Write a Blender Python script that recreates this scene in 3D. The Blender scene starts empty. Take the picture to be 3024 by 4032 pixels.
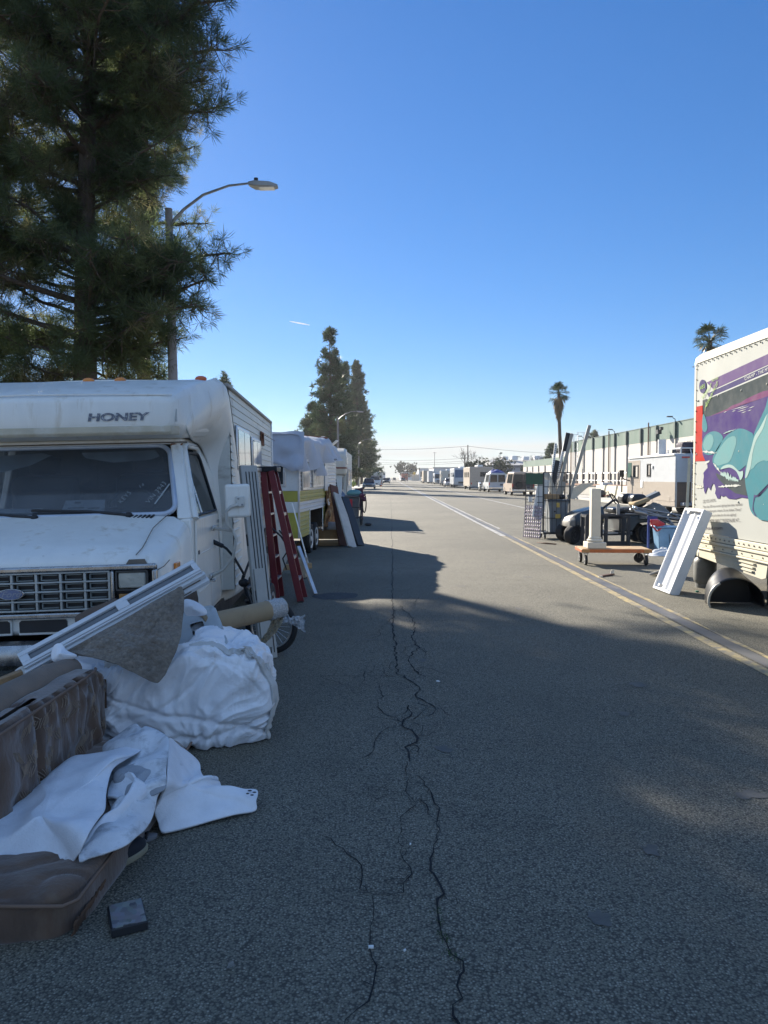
import bpy, math, random
import numpy as np
from mathutils import Vector, Matrix, noise
R = math.radians
rnd = random.Random(7)
scn = bpy.context.scene
col = scn.collection

# ------------------------------------------------------------------ camera, sky, sun, exposure
F, CX, CY, VPX, HOR, EYE = 3030.0, 1512.0, 2016.0, 1535.0, 1880.0, 1.6
YAW = math.atan((VPX - CX) / F)
PITCH = math.atan((CY - HOR) / F)
cam_d = bpy.data.cameras.new("camera")
cam = bpy.data.objects.new("camera", cam_d); col.objects.link(cam)
cam.location = (0, 0, EYE)
cam.rotation_euler = (R(90) - PITCH, 0, YAW)
cam_d.sensor_fit = 'VERTICAL'; cam_d.sensor_height = 36.0
cam_d.lens = 36.0 * F / 4032.0
cam_d.clip_start = 0.05; cam_d.clip_end = 9000
scn.camera = cam
SUN_AZ, SUN_EL = R(27.5), R(25.0)          # sun is to the left of the road ahead
world = bpy.data.worlds.new("World"); scn.world = world; world.use_nodes = True
wn = world.node_tree.nodes; wl = world.node_tree.links
bg = wn["Background"]; bg.inputs[1].default_value = 0.074
sky = wn.new("ShaderNodeTexSky"); sky.sky_type = 'NISHITA'; sky.sun_disc = False
sky.sun_elevation = SUN_EL; sky.sun_rotation = -SUN_AZ
sky.air_density = 1.0; sky.dust_density = 0.1; sky.ozone_density = 8.0
# thin cloud bank low over the horizon, part of the sky
tc = wn.new("ShaderNodeTexCoord"); sep = wn.new("ShaderNodeSeparateXYZ"); wl.new(tc.outputs["Generated"], sep.inputs[0])
mp = wn.new("ShaderNodeMapping"); mp.inputs["Scale"].default_value = (2.2, 2.2, 26.0); wl.new(tc.outputs["Generated"], mp.inputs[0])
nz = wn.new("ShaderNodeTexNoise"); nz.inputs["Scale"].default_value = 2.6; nz.inputs["Detail"].default_value = 7.0; nz.inputs["Roughness"].default_value = 0.62
wl.new(mp.outputs[0], nz.inputs[0])
band = wn.new("ShaderNodeMapRange"); band.inputs[1].default_value = 0.062; band.inputs[2].default_value = 0.040
band.inputs[3].default_value = 0.0; band.inputs[4].default_value = 1.0; wl.new(sep.outputs[2], band.inputs[0])
jit = wn.new("ShaderNodeMapRange"); jit.inputs[1].default_value = 0.36; jit.inputs[2].default_value = 0.66; wl.new(nz.outputs[0], jit.inputs[0])
mul = wn.new("ShaderNodeMath"); mul.operation = 'MULTIPLY'; mul.use_clamp = True
add = wn.new("ShaderNodeMath"); add.operation = 'MULTIPLY_ADD'; add.inputs[1].default_value = 0.5; add.inputs[2].default_value = 0.62
wl.new(jit.outputs[0], add.inputs[0]); wl.new(band.outputs[0], mul.inputs[0]); wl.new(add.outputs[0], mul.inputs[1])
cm = wn.new("ShaderNodeMix"); cm.data_type = 'RGBA'; cm.inputs[7].default_value = (3.9, 4.0, 3.95, 1)
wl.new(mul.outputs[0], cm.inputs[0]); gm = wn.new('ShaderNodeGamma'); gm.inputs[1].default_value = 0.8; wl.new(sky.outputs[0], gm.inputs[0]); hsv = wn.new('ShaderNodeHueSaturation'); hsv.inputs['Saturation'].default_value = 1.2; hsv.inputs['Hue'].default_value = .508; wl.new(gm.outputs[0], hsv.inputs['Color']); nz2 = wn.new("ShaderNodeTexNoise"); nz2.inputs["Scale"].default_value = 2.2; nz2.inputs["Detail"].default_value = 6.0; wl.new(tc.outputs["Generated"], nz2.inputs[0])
c_r = wn.new("ShaderNodeMapRange"); c_r.inputs[1].default_value = .35; c_r.inputs[2].default_value = .62; c_r.inputs[3].default_value = .35; wl.new(nz2.outputs[0], c_r.inputs[0])  # added unseen bright cloud overhead and behind the camera to lift the shade
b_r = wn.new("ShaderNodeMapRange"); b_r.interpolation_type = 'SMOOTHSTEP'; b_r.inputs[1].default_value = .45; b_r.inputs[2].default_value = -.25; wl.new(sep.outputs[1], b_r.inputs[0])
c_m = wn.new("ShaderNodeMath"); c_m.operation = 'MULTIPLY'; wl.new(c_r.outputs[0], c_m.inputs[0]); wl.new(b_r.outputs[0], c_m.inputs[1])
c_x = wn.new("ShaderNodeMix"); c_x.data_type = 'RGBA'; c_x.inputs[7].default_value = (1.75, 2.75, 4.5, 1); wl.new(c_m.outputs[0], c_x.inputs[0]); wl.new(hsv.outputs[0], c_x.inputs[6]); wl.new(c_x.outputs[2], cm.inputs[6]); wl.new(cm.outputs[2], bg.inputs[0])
sun_d = bpy.data.lights.new("sun", 'SUN'); sun_d.energy = 4.9; sun_d.angle = R(0.53); sun_d.color = (1.0, 0.91, 0.77)
sun = bpy.data.objects.new("sun", sun_d); col.objects.link(sun)
SUNV = Vector((-math.sin(SUN_AZ) * math.cos(SUN_EL), math.cos(SUN_AZ) * math.cos(SUN_EL), math.sin(SUN_EL)))
sun.rotation_euler = SUNV.to_track_quat('Z', 'Y').to_euler()
vs = scn.view_settings; vs.view_transform = 'Standard'; vs.look = 'None'; vs.exposure = 1.4; vs.gamma = 1.0
vs.use_curve_mapping = False

# ------------------------------------------------------------------ pixel of the 3024 x 4032 photograph -> place
CROT = cam.rotation_euler.to_matrix()
def gz(x): return -0.025 * min(3.6, max(0.0, -0.8 - x))
def ray(u, v): return CROT @ Vector(((u - CX) / F, (CY - v) / F, -1.0))
def at(u, v, Y):
    d = ray(u, v); return Vector((0, 0, EYE)) + d * (Y / d.y)
def gp(u, v, h=0.0):
    d = ray(u, v); z = 0.0
    for _ in range(4):
        p = Vector((0, 0, EYE)) + d * ((z + h - EYE) / d.z); z = gz(p.x)
    return p

# ------------------------------------------------------------------ mesh collector
class MB:
    def __init__(s): s.v = []; s.f = []; s.M = None
    def add(s, vs_, fs):
        n = len(s.v)
        if s.M is not None: vs_ = [s.M @ Vector(p) for p in vs_]
        s.v += [tuple(p) for p in vs_]; s.f += [tuple(i + n for i in f) for f in fs]; return s
    def box(s, x0, y0, z0, x1, y1, z1):
        return s.add([(x0,y0,z0),(x1,y0,z0),(x1,y1,z0),(x0,y1,z0),(x0,y0,z1),(x1,y0,z1),(x1,y1,z1),(x0,y1,z1)],
                     [(0,3,2,1),(4,5,6,7),(0,1,5,4),(1,2,6,5),(2,3,7,6),(3,0,4,7)])
    def obox(s, c, size, rot=None):
        c = Vector(c); a, b, d = [k * .5 for k in size]
        pts = [Vector((i*a, j*b, k*d)) for k in (-1,1) for i, j in ((-1,-1),(1,-1),(1,1),(-1,1))]
        if rot is not None: pts = [rot @ p for p in pts]
        return s.add([c + p for p in pts], [(0,3,2,1),(4,5,6,7),(0,1,5,4),(1,2,6,5),(2,3,7,6),(3,0,4,7)])
    def beam(s, p, q, w, t, up=(0,0,1)):
        p, q, up = Vector(p), Vector(q), Vector(up); d = (q - p).normalized()
        a = d.cross(up)
        if a.length < 1e-4: a = d.cross(Vector((1,0,0)))
        a.normalize(); b = a.cross(d).normalized(); a = a * (w/2); b = b * (t/2)
        return s.add([p-a-b,p+a-b,p+a+b,p-a+b,q-a-b,q+a-b,q+a+b,q-a+b],
                     [(0,3,2,1),(4,5,6,7),(0,1,5,4),(1,2,6,5),(2,3,7,6),(3,0,4,7)])
    def tube(s, pts, r, n=8, caps=True):
        pts = [Vector(p) for p in pts]; rs = r if isinstance(r, (list, tuple)) else [r] * len(pts)
        rings = []; prev = None
        for i, p in enumerate(pts):
            d = (pts[min(i+1, len(pts)-1)] - pts[max(i-1, 0)]).normalized()
            if prev is None:
                a = d.cross(Vector((0,0,1)))
                if a.length < .05: a = d.cross(Vector((1,0,0)))
            else: a = prev - d * prev.dot(d)
            a.normalize(); prev = a; b = d.cross(a)
            rings.append([p + (a*math.cos(2*math.pi*k/n) + b*math.sin(2*math.pi*k/n)) * rs[i] for k in range(n)])
        return s.loft(rings, caps=caps)
    def cyl(s, p, q, r, r2=None, n=20, caps=True): return s.tube([p, q], [r, r if r2 is None else r2], n, caps)
    def loft(s, rings, caps=True, closed=True):
        n = len(rings[0]); vs_ = [p for r in rings for p in r]; fs = []
        m = n if closed else n - 1
        for i in range(len(rings)-1):
            for k in range(m):
                k2 = (k+1) % n; fs.append((i*n+k, i*n+k2, (i+1)*n+k2, (i+1)*n+k))
        if caps and closed:
            fs.append(tuple(range(n-1, -1, -1))); fs.append(tuple((len(rings)-1)*n + k for k in range(n)))
        return s.add(vs_, fs)
    def lathe(s, prof, n=24, c=(0,0,0), ax='z'):
        c = Vector(c); rings = []
        for r, h in prof:
            ring = []
            for k in range(n):
                a = 2*math.pi*k/n; x, y = r*math.cos(a), r*math.sin(a)
                ring.append(c + Vector((x,y,h) if ax == 'z' else ((h,x,y) if ax == 'x' else (y,h,x))))
            rings.append(ring)
        return s.loft(rings)
    def prism(s, poly, a0, a1, ax='x'):
        def P(p, a): return (a, p[0], p[1]) if ax == 'x' else ((p[0], a, p[1]) if ax == 'y' else (p[0], p[1], a))
        n = len(poly)
        return s.add([P(p, a0) for p in poly] + [P(p, a1) for p in poly],
                     [tuple(range(n-1,-1,-1)), tuple(range(n, 2*n))] + [(k,(k+1)%n,n+(k+1)%n,n+k) for k in range(n)])
    def grid(s, fn, nu, nv, closed_u=False):
        vs_ = [fn(i/(nu if closed_u else nu-1), j/(nv-1)) for j in range(nv) for i in range(nu)]; fs = []
        for j in range(nv-1):
            for i in range(nu if closed_u else nu-1):
                i2 = (i+1) % nu; fs.append((j*nu+i, j*nu+i2, (j+1)*nu+i2, (j+1)*nu+i))
        return s.add(vs_, fs)
    def ball(s, c, r, nu=14, nv=9):
        c = Vector(c); rx, ry, rz = r if isinstance(r, (tuple, list)) else (r, r, r)
        def fn(a, b):
            t = 2*math.pi*a; p = math.pi*(b*.998+.001) - math.pi/2
            return c + Vector((rx*math.cos(p)*math.cos(t), ry*math.cos(p)*math.sin(t), rz*math.sin(p)))
        return s.grid(fn, nu, nv, True)
    def plate(s, pts, th, nrm):
        n = len(pts); nv = Vector(nrm).normalized() * th; pts = [Vector(p) for p in pts]
        return s.add(pts + [p + nv for p in pts], [tuple(range(n-1,-1,-1)), tuple(range(n, 2*n))] + [(k,(k+1)%n,n+(k+1)%n,n+k) for k in range(n)])

def link(name, me, mat, parent=None):
    o = bpy.data.objects.new(name, me); col.objects.link(o)
    if parent is not None: o.parent = parent
    if mat is not None: me.materials.append(mat)
    return o
def put(name, mb, mat, parent=None, bevel=0.0, ang=38, seg=2, solid=0.0, sub=0):
    me = bpy.data.meshes.new(name); me.from_pydata(mb.v, [], mb.f); me.update()
    import bmesh
    bm = bmesh.new(); bm.from_mesh(me); bmesh.ops.recalc_face_normals(bm, faces=bm.faces); bm.to_mesh(me); bm.free()
    me.shade_smooth(); me.set_sharp_from_angle(angle=R(ang))
    o = link(name, me, mat, parent)
    if solid:
        m = o.modifiers.new("solid", 'SOLIDIFY'); m.thickness = solid; m.offset = 0
    if sub:
        m = o.modifiers.new("sub", 'SUBSURF'); m.levels = sub; m.render_levels = sub
    if bevel:
        m = o.modifiers.new("bevel", 'BEVEL'); m.width = bevel; m.segments = seg; m.limit_method = 'ANGLE'; m.angle_limit = R(35)
        m.harden_normals = False
    return o
def tag(o, label=None, cat=None, group=None, kind=None):
    if label: o["label"] = label
    if cat: o["category"] = cat
    if group: o["group"] = group
    if kind: o["kind"] = kind
    return o
def thing(name, label, cat, loc=(0,0,0), rz=0.0, group=None, rx=0.0, ry=0.0):
    o = bpy.data.objects.new(name, None); col.objects.link(o); o.empty_display_size = .2
    o.location = loc; o.rotation_euler = (rx, ry, rz)
    return tag(o, label, cat, group)
def struct(name, mb, mat, **k): return tag(put(name, mb, mat, **k), kind="structure")
def copy_tree(o, parent=None):
    c = o.copy(); col.objects.link(c)
    if parent is not None: c.parent = parent
    for ch in list(o.children): copy_tree(ch, c)
    return c

# ------------------------------------------------------------------ materials
MATS = {}
def mat(name, c, rough=.6, metal=0.0, var=.12, scale=6.0, bump=0.0, bscale=60.0, c2=None, cut=(.45,.62), c2scale=3.0, coat=0.0, spec=.5, stretch=(1,1,1), trans=0.0, dist=.01):
    if name in MATS: return MATS[name]
    m = bpy.data.materials.new(name); m.use_nodes = True; nt = m.node_tree; N = nt.nodes; L = nt.links
    b = N["Principled BSDF"]; b.inputs["Roughness"].default_value = rough; b.inputs["Metallic"].default_value = metal
    b.inputs["Specular IOR Level"].default_value = spec
    if coat: b.inputs["Coat Weight"].default_value = coat; b.inputs["Coat Roughness"].default_value = .08
    t = N.new("ShaderNodeTexCoord"); mp = N.new("ShaderNodeMapping"); mp.inputs["Scale"].default_value = stretch; L.new(t.outputs["Object"], mp.inputs[0])
    n = N.new("ShaderNodeTexNoise"); n.inputs["Scale"].default_value = scale; n.inputs["Detail"].default_value = 6; n.inputs["Roughness"].default_value = .6; L.new(mp.outputs[0], n.inputs[0])
    mr = N.new("ShaderNodeMapRange"); mr.inputs[1].default_value = .3; mr.inputs[2].default_value = .7; mr.inputs[3].default_value = 1-var; mr.inputs[4].default_value = 1+var; L.new(n.outputs[0], mr.inputs[0])
    hs = N.new("ShaderNodeHueSaturation"); hs.inputs["Color"].default_value = (*c, 1); L.new(mr.outputs[0], hs.inputs["Value"]); out = hs.outputs[0]
    if c2 is not None:
        n2 = N.new("ShaderNodeTexNoise"); n2.inputs["Scale"].default_value = c2scale; n2.inputs["Detail"].default_value = 9; n2.inputs["Roughness"].default_value = .68; L.new(mp.outputs[0], n2.inputs[0])
        r2 = N.new("ShaderNodeMapRange"); r2.inputs[1].default_value = cut[0]; r2.inputs[2].default_value = cut[1]; L.new(n2.outputs[0], r2.inputs[0])
        mx = N.new("ShaderNodeMix"); mx.data_type = 'RGBA'; mx.inputs[7].default_value = (*c2, 1); L.new(r2.outputs[0], mx.inputs[0]); L.new(out, mx.inputs[6]); out = mx.outputs[2]
    L.new(out, b.inputs["Base Color"])
    rr = N.new("ShaderNodeMapRange"); rr.inputs[1].default_value = .3; rr.inputs[2].default_value = .7; rr.inputs[3].default_value = max(.02, rough*.82); rr.inputs[4].default_value = min(1, rough*1.18); L.new(n.outputs[0], rr.inputs[0]); L.new(rr.outputs[0], b.inputs["Roughness"])
    if bump:
        nb = N.new("ShaderNodeTexNoise"); nb.inputs["Scale"].default_value = bscale; nb.inputs["Detail"].default_value = 5; L.new(mp.outputs[0], nb.inputs[0])
        bp = N.new("ShaderNodeBump"); bp.inputs["Strength"].default_value = bump; bp.inputs["Distance"].default_value = dist; L.new(nb.outputs[0], bp.inputs["Height"]); L.new(bp.outputs[0], b.inputs["Normal"])
    if trans:
        tr = N.new("ShaderNodeBsdfTranslucent"); L.new(out, tr.inputs[0]); ms = N.new("ShaderNodeMixShader"); ms.inputs[0].default_value = trans
        L.new(b.outputs[0], ms.inputs[1]); L.new(tr.outputs[0], ms.inputs[2]); L.new(ms.outputs[0], N["Material Output"].inputs[0])
    MATS[name] = m; return m
def glassy(name, tint=(.35,.4,.42), clear=.55, dust_glare=(.02,.025,.03)):
    if name in MATS: return MATS[name]
    m = bpy.data.materials.new(name); m.use_nodes = True; nt = m.node_tree; N = nt.nodes; L = nt.links
    b = N["Principled BSDF"]; b.inputs["Base Color"].default_value = (*dust_glare, 1); b.inputs["Roughness"].default_value = .06; b.inputs["Specular IOR Level"].default_value = .8
    t = N.new("ShaderNodeBsdfTransparent"); t.inputs[0].default_value = (*tint, 1)
    tc_ = N.new("ShaderNodeTexCoord"); n = N.new("ShaderNodeTexNoise"); n.inputs["Scale"].default_value = 3; n.inputs["Detail"].default_value = 6; L.new(tc_.outputs["Object"], n.inputs[0])
    mr = N.new("ShaderNodeMapRange"); mr.inputs[1].default_value = .3; mr.inputs[2].default_value = .7; mr.inputs[3].default_value = clear*.85; mr.inputs[4].default_value = min(1, clear*1.1); L.new(n.outputs[0], mr.inputs[0])
    ms = N.new("ShaderNodeMixShader"); L.new(mr.outputs[0], ms.inputs[0]); L.new(b.outputs[0], ms.inputs[1]); L.new(t.outputs[0], ms.inputs[2]); L.new(ms.outputs[0], N["Material Output"].inputs[0])
    MATS[name] = m; return m

black = mat("black_plastic", (.018,.018,.02), .5, bump=.1)
rubber = mat("rubber", (.022,.022,.023), .8, var=.3, bump=.3, bscale=40)
chrome = mat("chrome", (.55,.56,.57), .2, 1.0, var=.2, bump=.05, bscale=20)
steel = mat("grey_steel", (.28,.29,.3), .42, .8, var=.25)
alu = mat("aluminium", (.62,.63,.65), .38, .9, var=.15)
white_paint = mat("white_paint", (.76,.76,.74), .45, var=.08, c2=(.5,.46,.4), cut=(.58,.8))
dark_steel = mat("dark_steel", (.035,.037,.042), .5, .3, var=.3)
wood = mat("pine_wood", (.42,.29,.16), .75, var=.25, stretch=(1,1,9), scale=5, bump=.2)
cardboard = mat("cardboard", (.36,.24,.13), .85, var=.12, bump=.1)
dark_glass = mat("dark_glass", (.012,.016,.022), .08, var=.3, spec=.5)
amber = mat("amber_lens", (.75,.24,.03), .25, coat=.5)
red_lens = mat("red_lens", (.5,.02,.02), .25, coat=.5)
lens = mat("clear_lens", (.55,.55,.53), .12, var=.2, coat=.6, bump=.4, bscale=90)
concrete = mat("concrete", (.36,.35,.32), .85, var=.12, bump=.3, bscale=30, c2=(.22,.21,.2), cut=(.55,.75))

def wheel(parent, c, r, w, rimmat, ax='x', side=1, name='wheel', n=28, rim=.62):
    c = Vector(c); mb = MB()
    mb.lathe([(r*.55,-w*.42),(r*.9,-w*.5),(r*.985,-w*.36),(r,-w*.15),(r,w*.15),(r*.985,w*.36),(r*.9,w*.5),(r*.55,w*.42)], n, c, ax)
    o = put(name, mb, rubber, parent, ang=50)
    q = MB(); s = side
    q.lathe([(r*.02,s*w*.48),(r*.16,s*w*.50),(r*.2,s*w*.42),(r*rim*.75,s*w*.38),(r*rim*.9,s*w*.47),(r*rim*1.04,s*w*.5),(r*rim*1.04,s*w*.40)], n, c, ax)
    put('rim', q, rimmat, o, ang=30)
    return o
def text(body, size, m, parent, M, name='lettering', ext=.001, shear=0.0, bold=0.0, align='LEFT', label=None, space=1.0, sx=1.0):
    cu = bpy.data.curves.new(name, 'FONT'); cu.body = body; cu.size = size; cu.extrude = ext; cu.shear = shear; cu.offset = bold
    cu.align_x = align; cu.align_y = 'BOTTOM_BASELINE'; cu.space_character = space
    t = bpy.data.objects.new(name, cu); col.objects.link(t)
    bpy.context.view_layer.update()
    me = bpy.data.meshes.new_from_object(t.evaluated_get(bpy.context.evaluated_depsgraph_get()))
    bpy.data.objects.remove(t); me.materials.clear(); me.name = name
    me.transform(M @ Matrix.Diagonal((sx, 1, 1, 1)))
    return link(name, me, m, parent)
def frame_mat(o, xa, ya):
    xa = Vector(xa).normalized(); ya = Vector(ya); ya = (ya - xa * ya.dot(xa)).normalized(); za = xa.cross(ya)
    M = Matrix((xa, ya, za)).transposed().to_4x4(); M.translation = Vector(o); return M
# ------------------------------------------------------------------ ground, road, kerbs, markings
def asphalt(name, c1, c2, ag=(.3,.29,.26), stain=True):
    m = bpy.data.materials.new(name); m.use_nodes = True; nt = m.node_tree; N = nt.nodes; L = nt.links; b = N["Principled BSDF"]
    t = N.new("ShaderNodeTexCoord"); P = t.outputs["Object"]
    def noise_(s, d=5, r=.6):
        n = N.new("ShaderNodeTexNoise"); n.inputs["Scale"].default_value = s; n.inputs["Detail"].default_value = d; n.inputs["Roughness"].default_value = r; L.new(P, n.inputs[0]); return n.outputs[0]
    def rng(x, a, b_, c=0, d=1):
        q = N.new("ShaderNodeMapRange"); q.inputs[1].default_value = a; q.inputs[2].default_value = b_; q.inputs[3].default_value = c; q.inputs[4].default_value = d; L.new(x, q.inputs[0]); return q.outputs[0]
    def mix(f, a, b_):
        q = N.new("ShaderNodeMix"); q.data_type = 'RGBA'; L.new(f, q.inputs[0])
        for i, x in ((6, a), (7, b_)):
            if isinstance(x, tuple): q.inputs[i].default_value = (*x, 1)
            else: L.new(x, q.inputs[i])
        return q.outputs[2]
    v = N.new("ShaderNodeTexVoronoi"); v.inputs["Scale"].default_value = 112; L.new(P, v.inputs[0])
    v2 = N.new("ShaderNodeTexVoronoi"); v2.inputs["Scale"].default_value = 230; L.new(P, v2.inputs[0])
    sp = N.new("ShaderNodeSeparateColor"); L.new(v.outputs["Color"], sp.inputs[0])
    base = mix(rng(noise_(.35, 6), .35, .65), c1, c2)
    base = mix(rng(noise_(1.6, 7, .7), .52, .72, 0, .55), base, tuple(k*.5 for k in c1)); base = mix(rng(noise_(.16, 3), .42, .6, 0, .45), base, tuple(k*.62 for k in c1)); base = mix(rng(noise_(4.5, 4, .7), .66, .74, 0, .75), base, tuple(k*.35 for k in c1))
    stone = rng(sp.outputs[0], .45, 1.0); near = rng(v.outputs["Distance"], .55, .2)
    mu = N.new("ShaderNodeMath"); mu.operation = 'MULTIPLY'; L.new(stone, mu.inputs[0]); L.new(near, mu.inputs[1])
    mu2 = N.new("ShaderNodeMath"); mu2.operation = 'MULTIPLY'; L.new(mu.outputs[0], mu2.inputs[0]); mu2.inputs[1].default_value = .62
    cc = mix(mu2.outputs[0], base, ag)
    cc = mix(rng(v.outputs["Distance"], .42, .75, 0, .7), cc, (.015,.015,.017))
    # stretched tyre-polish streaks along the lanes
    mp = N.new("ShaderNodeMapping"); mp.inputs["Scale"].default_value = (1.1, .03, 1); L.new(P, mp.inputs[0])
    n = N.new("ShaderNodeTexNoise"); n.inputs["Scale"].default_value = 1.3; n.inputs["Detail"].default_value = 4; L.new(mp.outputs[0], n.inputs[0])
    cc = mix(rng(n.outputs[0], .5, .75, 0, .3), cc, tuple(k*.6 for k in c1))
    L.new(cc, b.inputs["Base Color"]); b.inputs["Roughness"].default_value = .78; b.inputs["Specular IOR Level"].default_value = .35
    ad = N.new("ShaderNodeMath"); ad.operation = 'ADD'; L.new(v.outputs["Distance"], ad.inputs[0]); L.new(v2.outputs["Distance"], ad.inputs[1])
    bp = N.new("ShaderNodeBump"); bp.invert = True; bp.inputs["Strength"].default_value = .55; bp.inputs["Distance"].default_value = .006; L.new(ad.outputs[0], bp.inputs["Height"]); L.new(bp.outputs[0], b.inputs["Normal"])
    return m
m_road = asphalt("road_asphalt", (.162,.152,.116), (.206,.192,.147), ag=(.48,.45,.36))
m_lot = asphalt("lot_asphalt", (.14,.135,.122), (.17,.163,.15))
m_dirt = mat("dry_ground", (.26,.22,.16), .95, var=.25, scale=.4, bump=.3, bscale=8, c2=(.12,.13,.06), cut=(.48,.6), c2scale=.3)
m_walk = mat("pavement_concrete", (.42,.4,.36), .88, var=.12, scale=1.5, bump=.2, bscale=40)
LK, RK = -4.4, 13.8
mb = MB()
ys = [-14, 0, 10, 25, 60, 150, 400, 900, 1800]
xs = [LK, -3.2, -2.0, -.8, 1.5, 5, 9, RK]
mb.add([(x, y, gz(x)) for y in ys for x in xs], [(j*8+i, j*8+i+1, (j+1)*8+i+1, (j+1)*8+i) for j in range(8) for i in range(7)])
struct('road', mb, m_road)
mb = MB().box(-3000, -200, -1.4, 3000, 5200, -.15); struct('ground', mb, m_dirt)
zl = gz(LK)
struct('kerb', MB().box(LK-.16, -14, -.3, LK, 900, zl+.14), concrete, bevel=.02)
struct('sidewalk', MB().box(LK-1.9, -14, -.3, LK-.163, 900, zl+.136), m_walk)
m_grass = mat("verge_grass", (.09,.11,.035), .95, var=.35, scale=3, bump=.6, bscale=60, c2=(.2,.15,.08), cut=(.45,.6), c2scale=.8)
struct('verge', MB().box(-60, -14, -.3, LK-1.903, 900, zl+.1), m_grass)
struct('kerb', MB().box(RK, -14, -.3, RK+.16, 235, .14), mat("pale_kerb", (.5,.48,.43), .85, var=.12), bevel=.02)
struct('sidewalk', MB().box(RK+.163, -14, -.3, RK+2.6, 235, .136), m_walk)
struct('parking_lot', MB().box(RK+2.603, -14, -.3, 90, 330, .10), m_lot)
# painted lines and the tar strip between them
ylw = mat("worn_yellow_paint", (.44,.34,.15), .6, var=.2, scale=20, c2=(.18,.165,.135), cut=(.40,.58), c2scale=7)
tar = mat("sealed_tar_strip", (.105,.104,.105), .55, var=.2, scale=3)
wht = mat("worn_white_and_glare_paint", (.42,.41,.38), .6, var=.15, scale=20, c2=(.2,.19,.165), cut=(.46,.62), c2scale=5)
def strip(x0, x1, y0, y1, m, z=.004, wob=.006, step=None):
    mb = MB(); n = 70; rows = []
    for i in range(n+1):
        y = y0 + (y1-y0) * (i/n)**2.2
        rows.append((x0 + rnd.uniform(-wob,wob), y)); rows.append((x1 + rnd.uniform(-wob,wob), y))
    mb.add([(x, y, z) for x, y in rows], [(2*i, 2*i+1, 2*i+3, 2*i+2) for i in range(n)])
    return struct('lane_marking', mb, m)
strip(3.04, 3.145, -3, 21, ylw); strip(3.17, 3.32, -3, 300, tar, wob=.012); strip(3.335, 3.385, -3, 21, ylw, wob=.02)
strip(3.03, 3.19, 21, 420, wht); strip(3.37, 3.45, 24, 300, wht, wob=.02)  # far yellow lines painted whitish, the glare on them put into the colour
strip(7.0, 7.13, -3, 420, wht)
for k in range(6): strip(1.2-.4, 1.2-.25, 250+k*25, 262+k*25, wht); strip(-1.0, -.85, 250+k*25, 262+k*25, wht)
# cracks: ragged ribbons laid on the road
m_crack = mat("crack", (.008,.008,.009), .95)
def crk(pts, ox, oy, sc, w):
    P = [gp(ox + a/sc, oy + b/sc) for a, b in pts]; out = [P[0]]
    for a, b in zip(P, P[1:]):
        d = (b-a).length; k = max(1, min(14, int(d/.05)))
        for i in range(1, k+1):
            q = a.lerp(b, i/k); j = min(.018, d*.12)
            out.append(q + Vector((rnd.uniform(-j,j), rnd.uniform(-j,j), 0)))
    n = len(out); L_ = []
    for i, p in enumerate(out):
        d = out[min(i+1,n-1)] - out[max(i-1,0)]; s = Vector((-d.y, d.x, 0)).normalized()
        ww = w * rnd.uniform(.3,1.15) * (.85 + .5*noise.noise(p*2.5)) * (.3 if i in (0, n-1) else 1)
        for e in (-1, 1):
            q = p + s*ww*e*.5; L_.append((q.x, q.y, gz(q.x)+.004))
    return L_
CR7 = [([(560,-60),(565,0),(570,200),(575,400),(570,500),(578,640),(575,740),(590,900),(597,1000),(600,1090),(650,1095),(690,1130),(735,1160),(740,1200),(725,1220),(765,1260),(830,1290),(855,1310)],.016),
 ([(620,635),(660,680),(705,720),(718,790),(700,850),(730,900),(745,915),(712,940),(670,1000),(720,1050),(745,1085)],.012),
 ([(680,1290),(690,1330),(665,1390),(640,1420),(710,1470),(735,1490),(720,1530),(660,1560),(680,1600),(675,1659)],.013),
 ([(100,1100),(330,1103),(600,1097)],.007),([(490,1160),(510,1220),(475,1270),(480,1310),(530,1350),(610,1390),(660,1400)],.008),
 ([(640,1430),(550,1440),(500,1460),(470,1530),(440,1600),(380,1640)],.007),([(380,1060),(400,1110),(360,1160),(355,1215)],.006),
 ([(705,730),(900,735),(1100,740),(1500,745)],.005),([(430,700),(430,740)],.006),([(590,700),(490,800),(480,840),(420,860)],.006)]
CR8 = [([(665,0),(680,90),(740,95),(790,150),(830,210),(830,270),(895,330),(875,370),(865,450),(855,520),(840,545),(850,590),(815,640),(820,670),(810,715),(850,740),(880,800),(905,865),(870,900),(865,970),(890,1050),(890,1130),(920,1190),(970,1260),(1030,1310),(1035,1370),(1010,1400),(1005,1540),(970,1600),(960,1660),(1000,1712),(1010,1790)],.015),
 ([(690,95),(680,190),(710,270),(720,295),(665,320),(630,360),(635,420),(630,560),(635,640),(690,690),(690,740),(655,790),(640,855),(560,865),(440,875),(415,855)],.009),
 ([(440,875),(445,960),(435,1030),(440,1150),(430,1220),(430,1290),(460,1340),(455,1470),(410,1560),(350,1610),(280,1690),(260,1760)],.010),
 ([(690,190),(540,215),(480,245),(420,275)],.005),([(0,330),(160,343),(370,312),(480,335),(630,355)],.006),([(560,145),(460,200),(330,215),(240,265),(205,300)],.005),
 ([(830,210),(960,210),(1100,220),(1290,225)],.006),([(70,470),(160,510),(240,570),(265,610),(340,645),(365,680),(380,740),(375,830),(420,860)],.007),
 ([(740,240),(790,280),(800,340),(870,390)],.012),([(1035,1370),(1100,1365),(1230,1375),(1290,1370)],.006),([(810,715),(760,710),(700,710)],.006),([(905,865),(930,905),(1000,915)],.007),([(410,100),(430,135)],.006)]
rc_ = random.Random(77)
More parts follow.
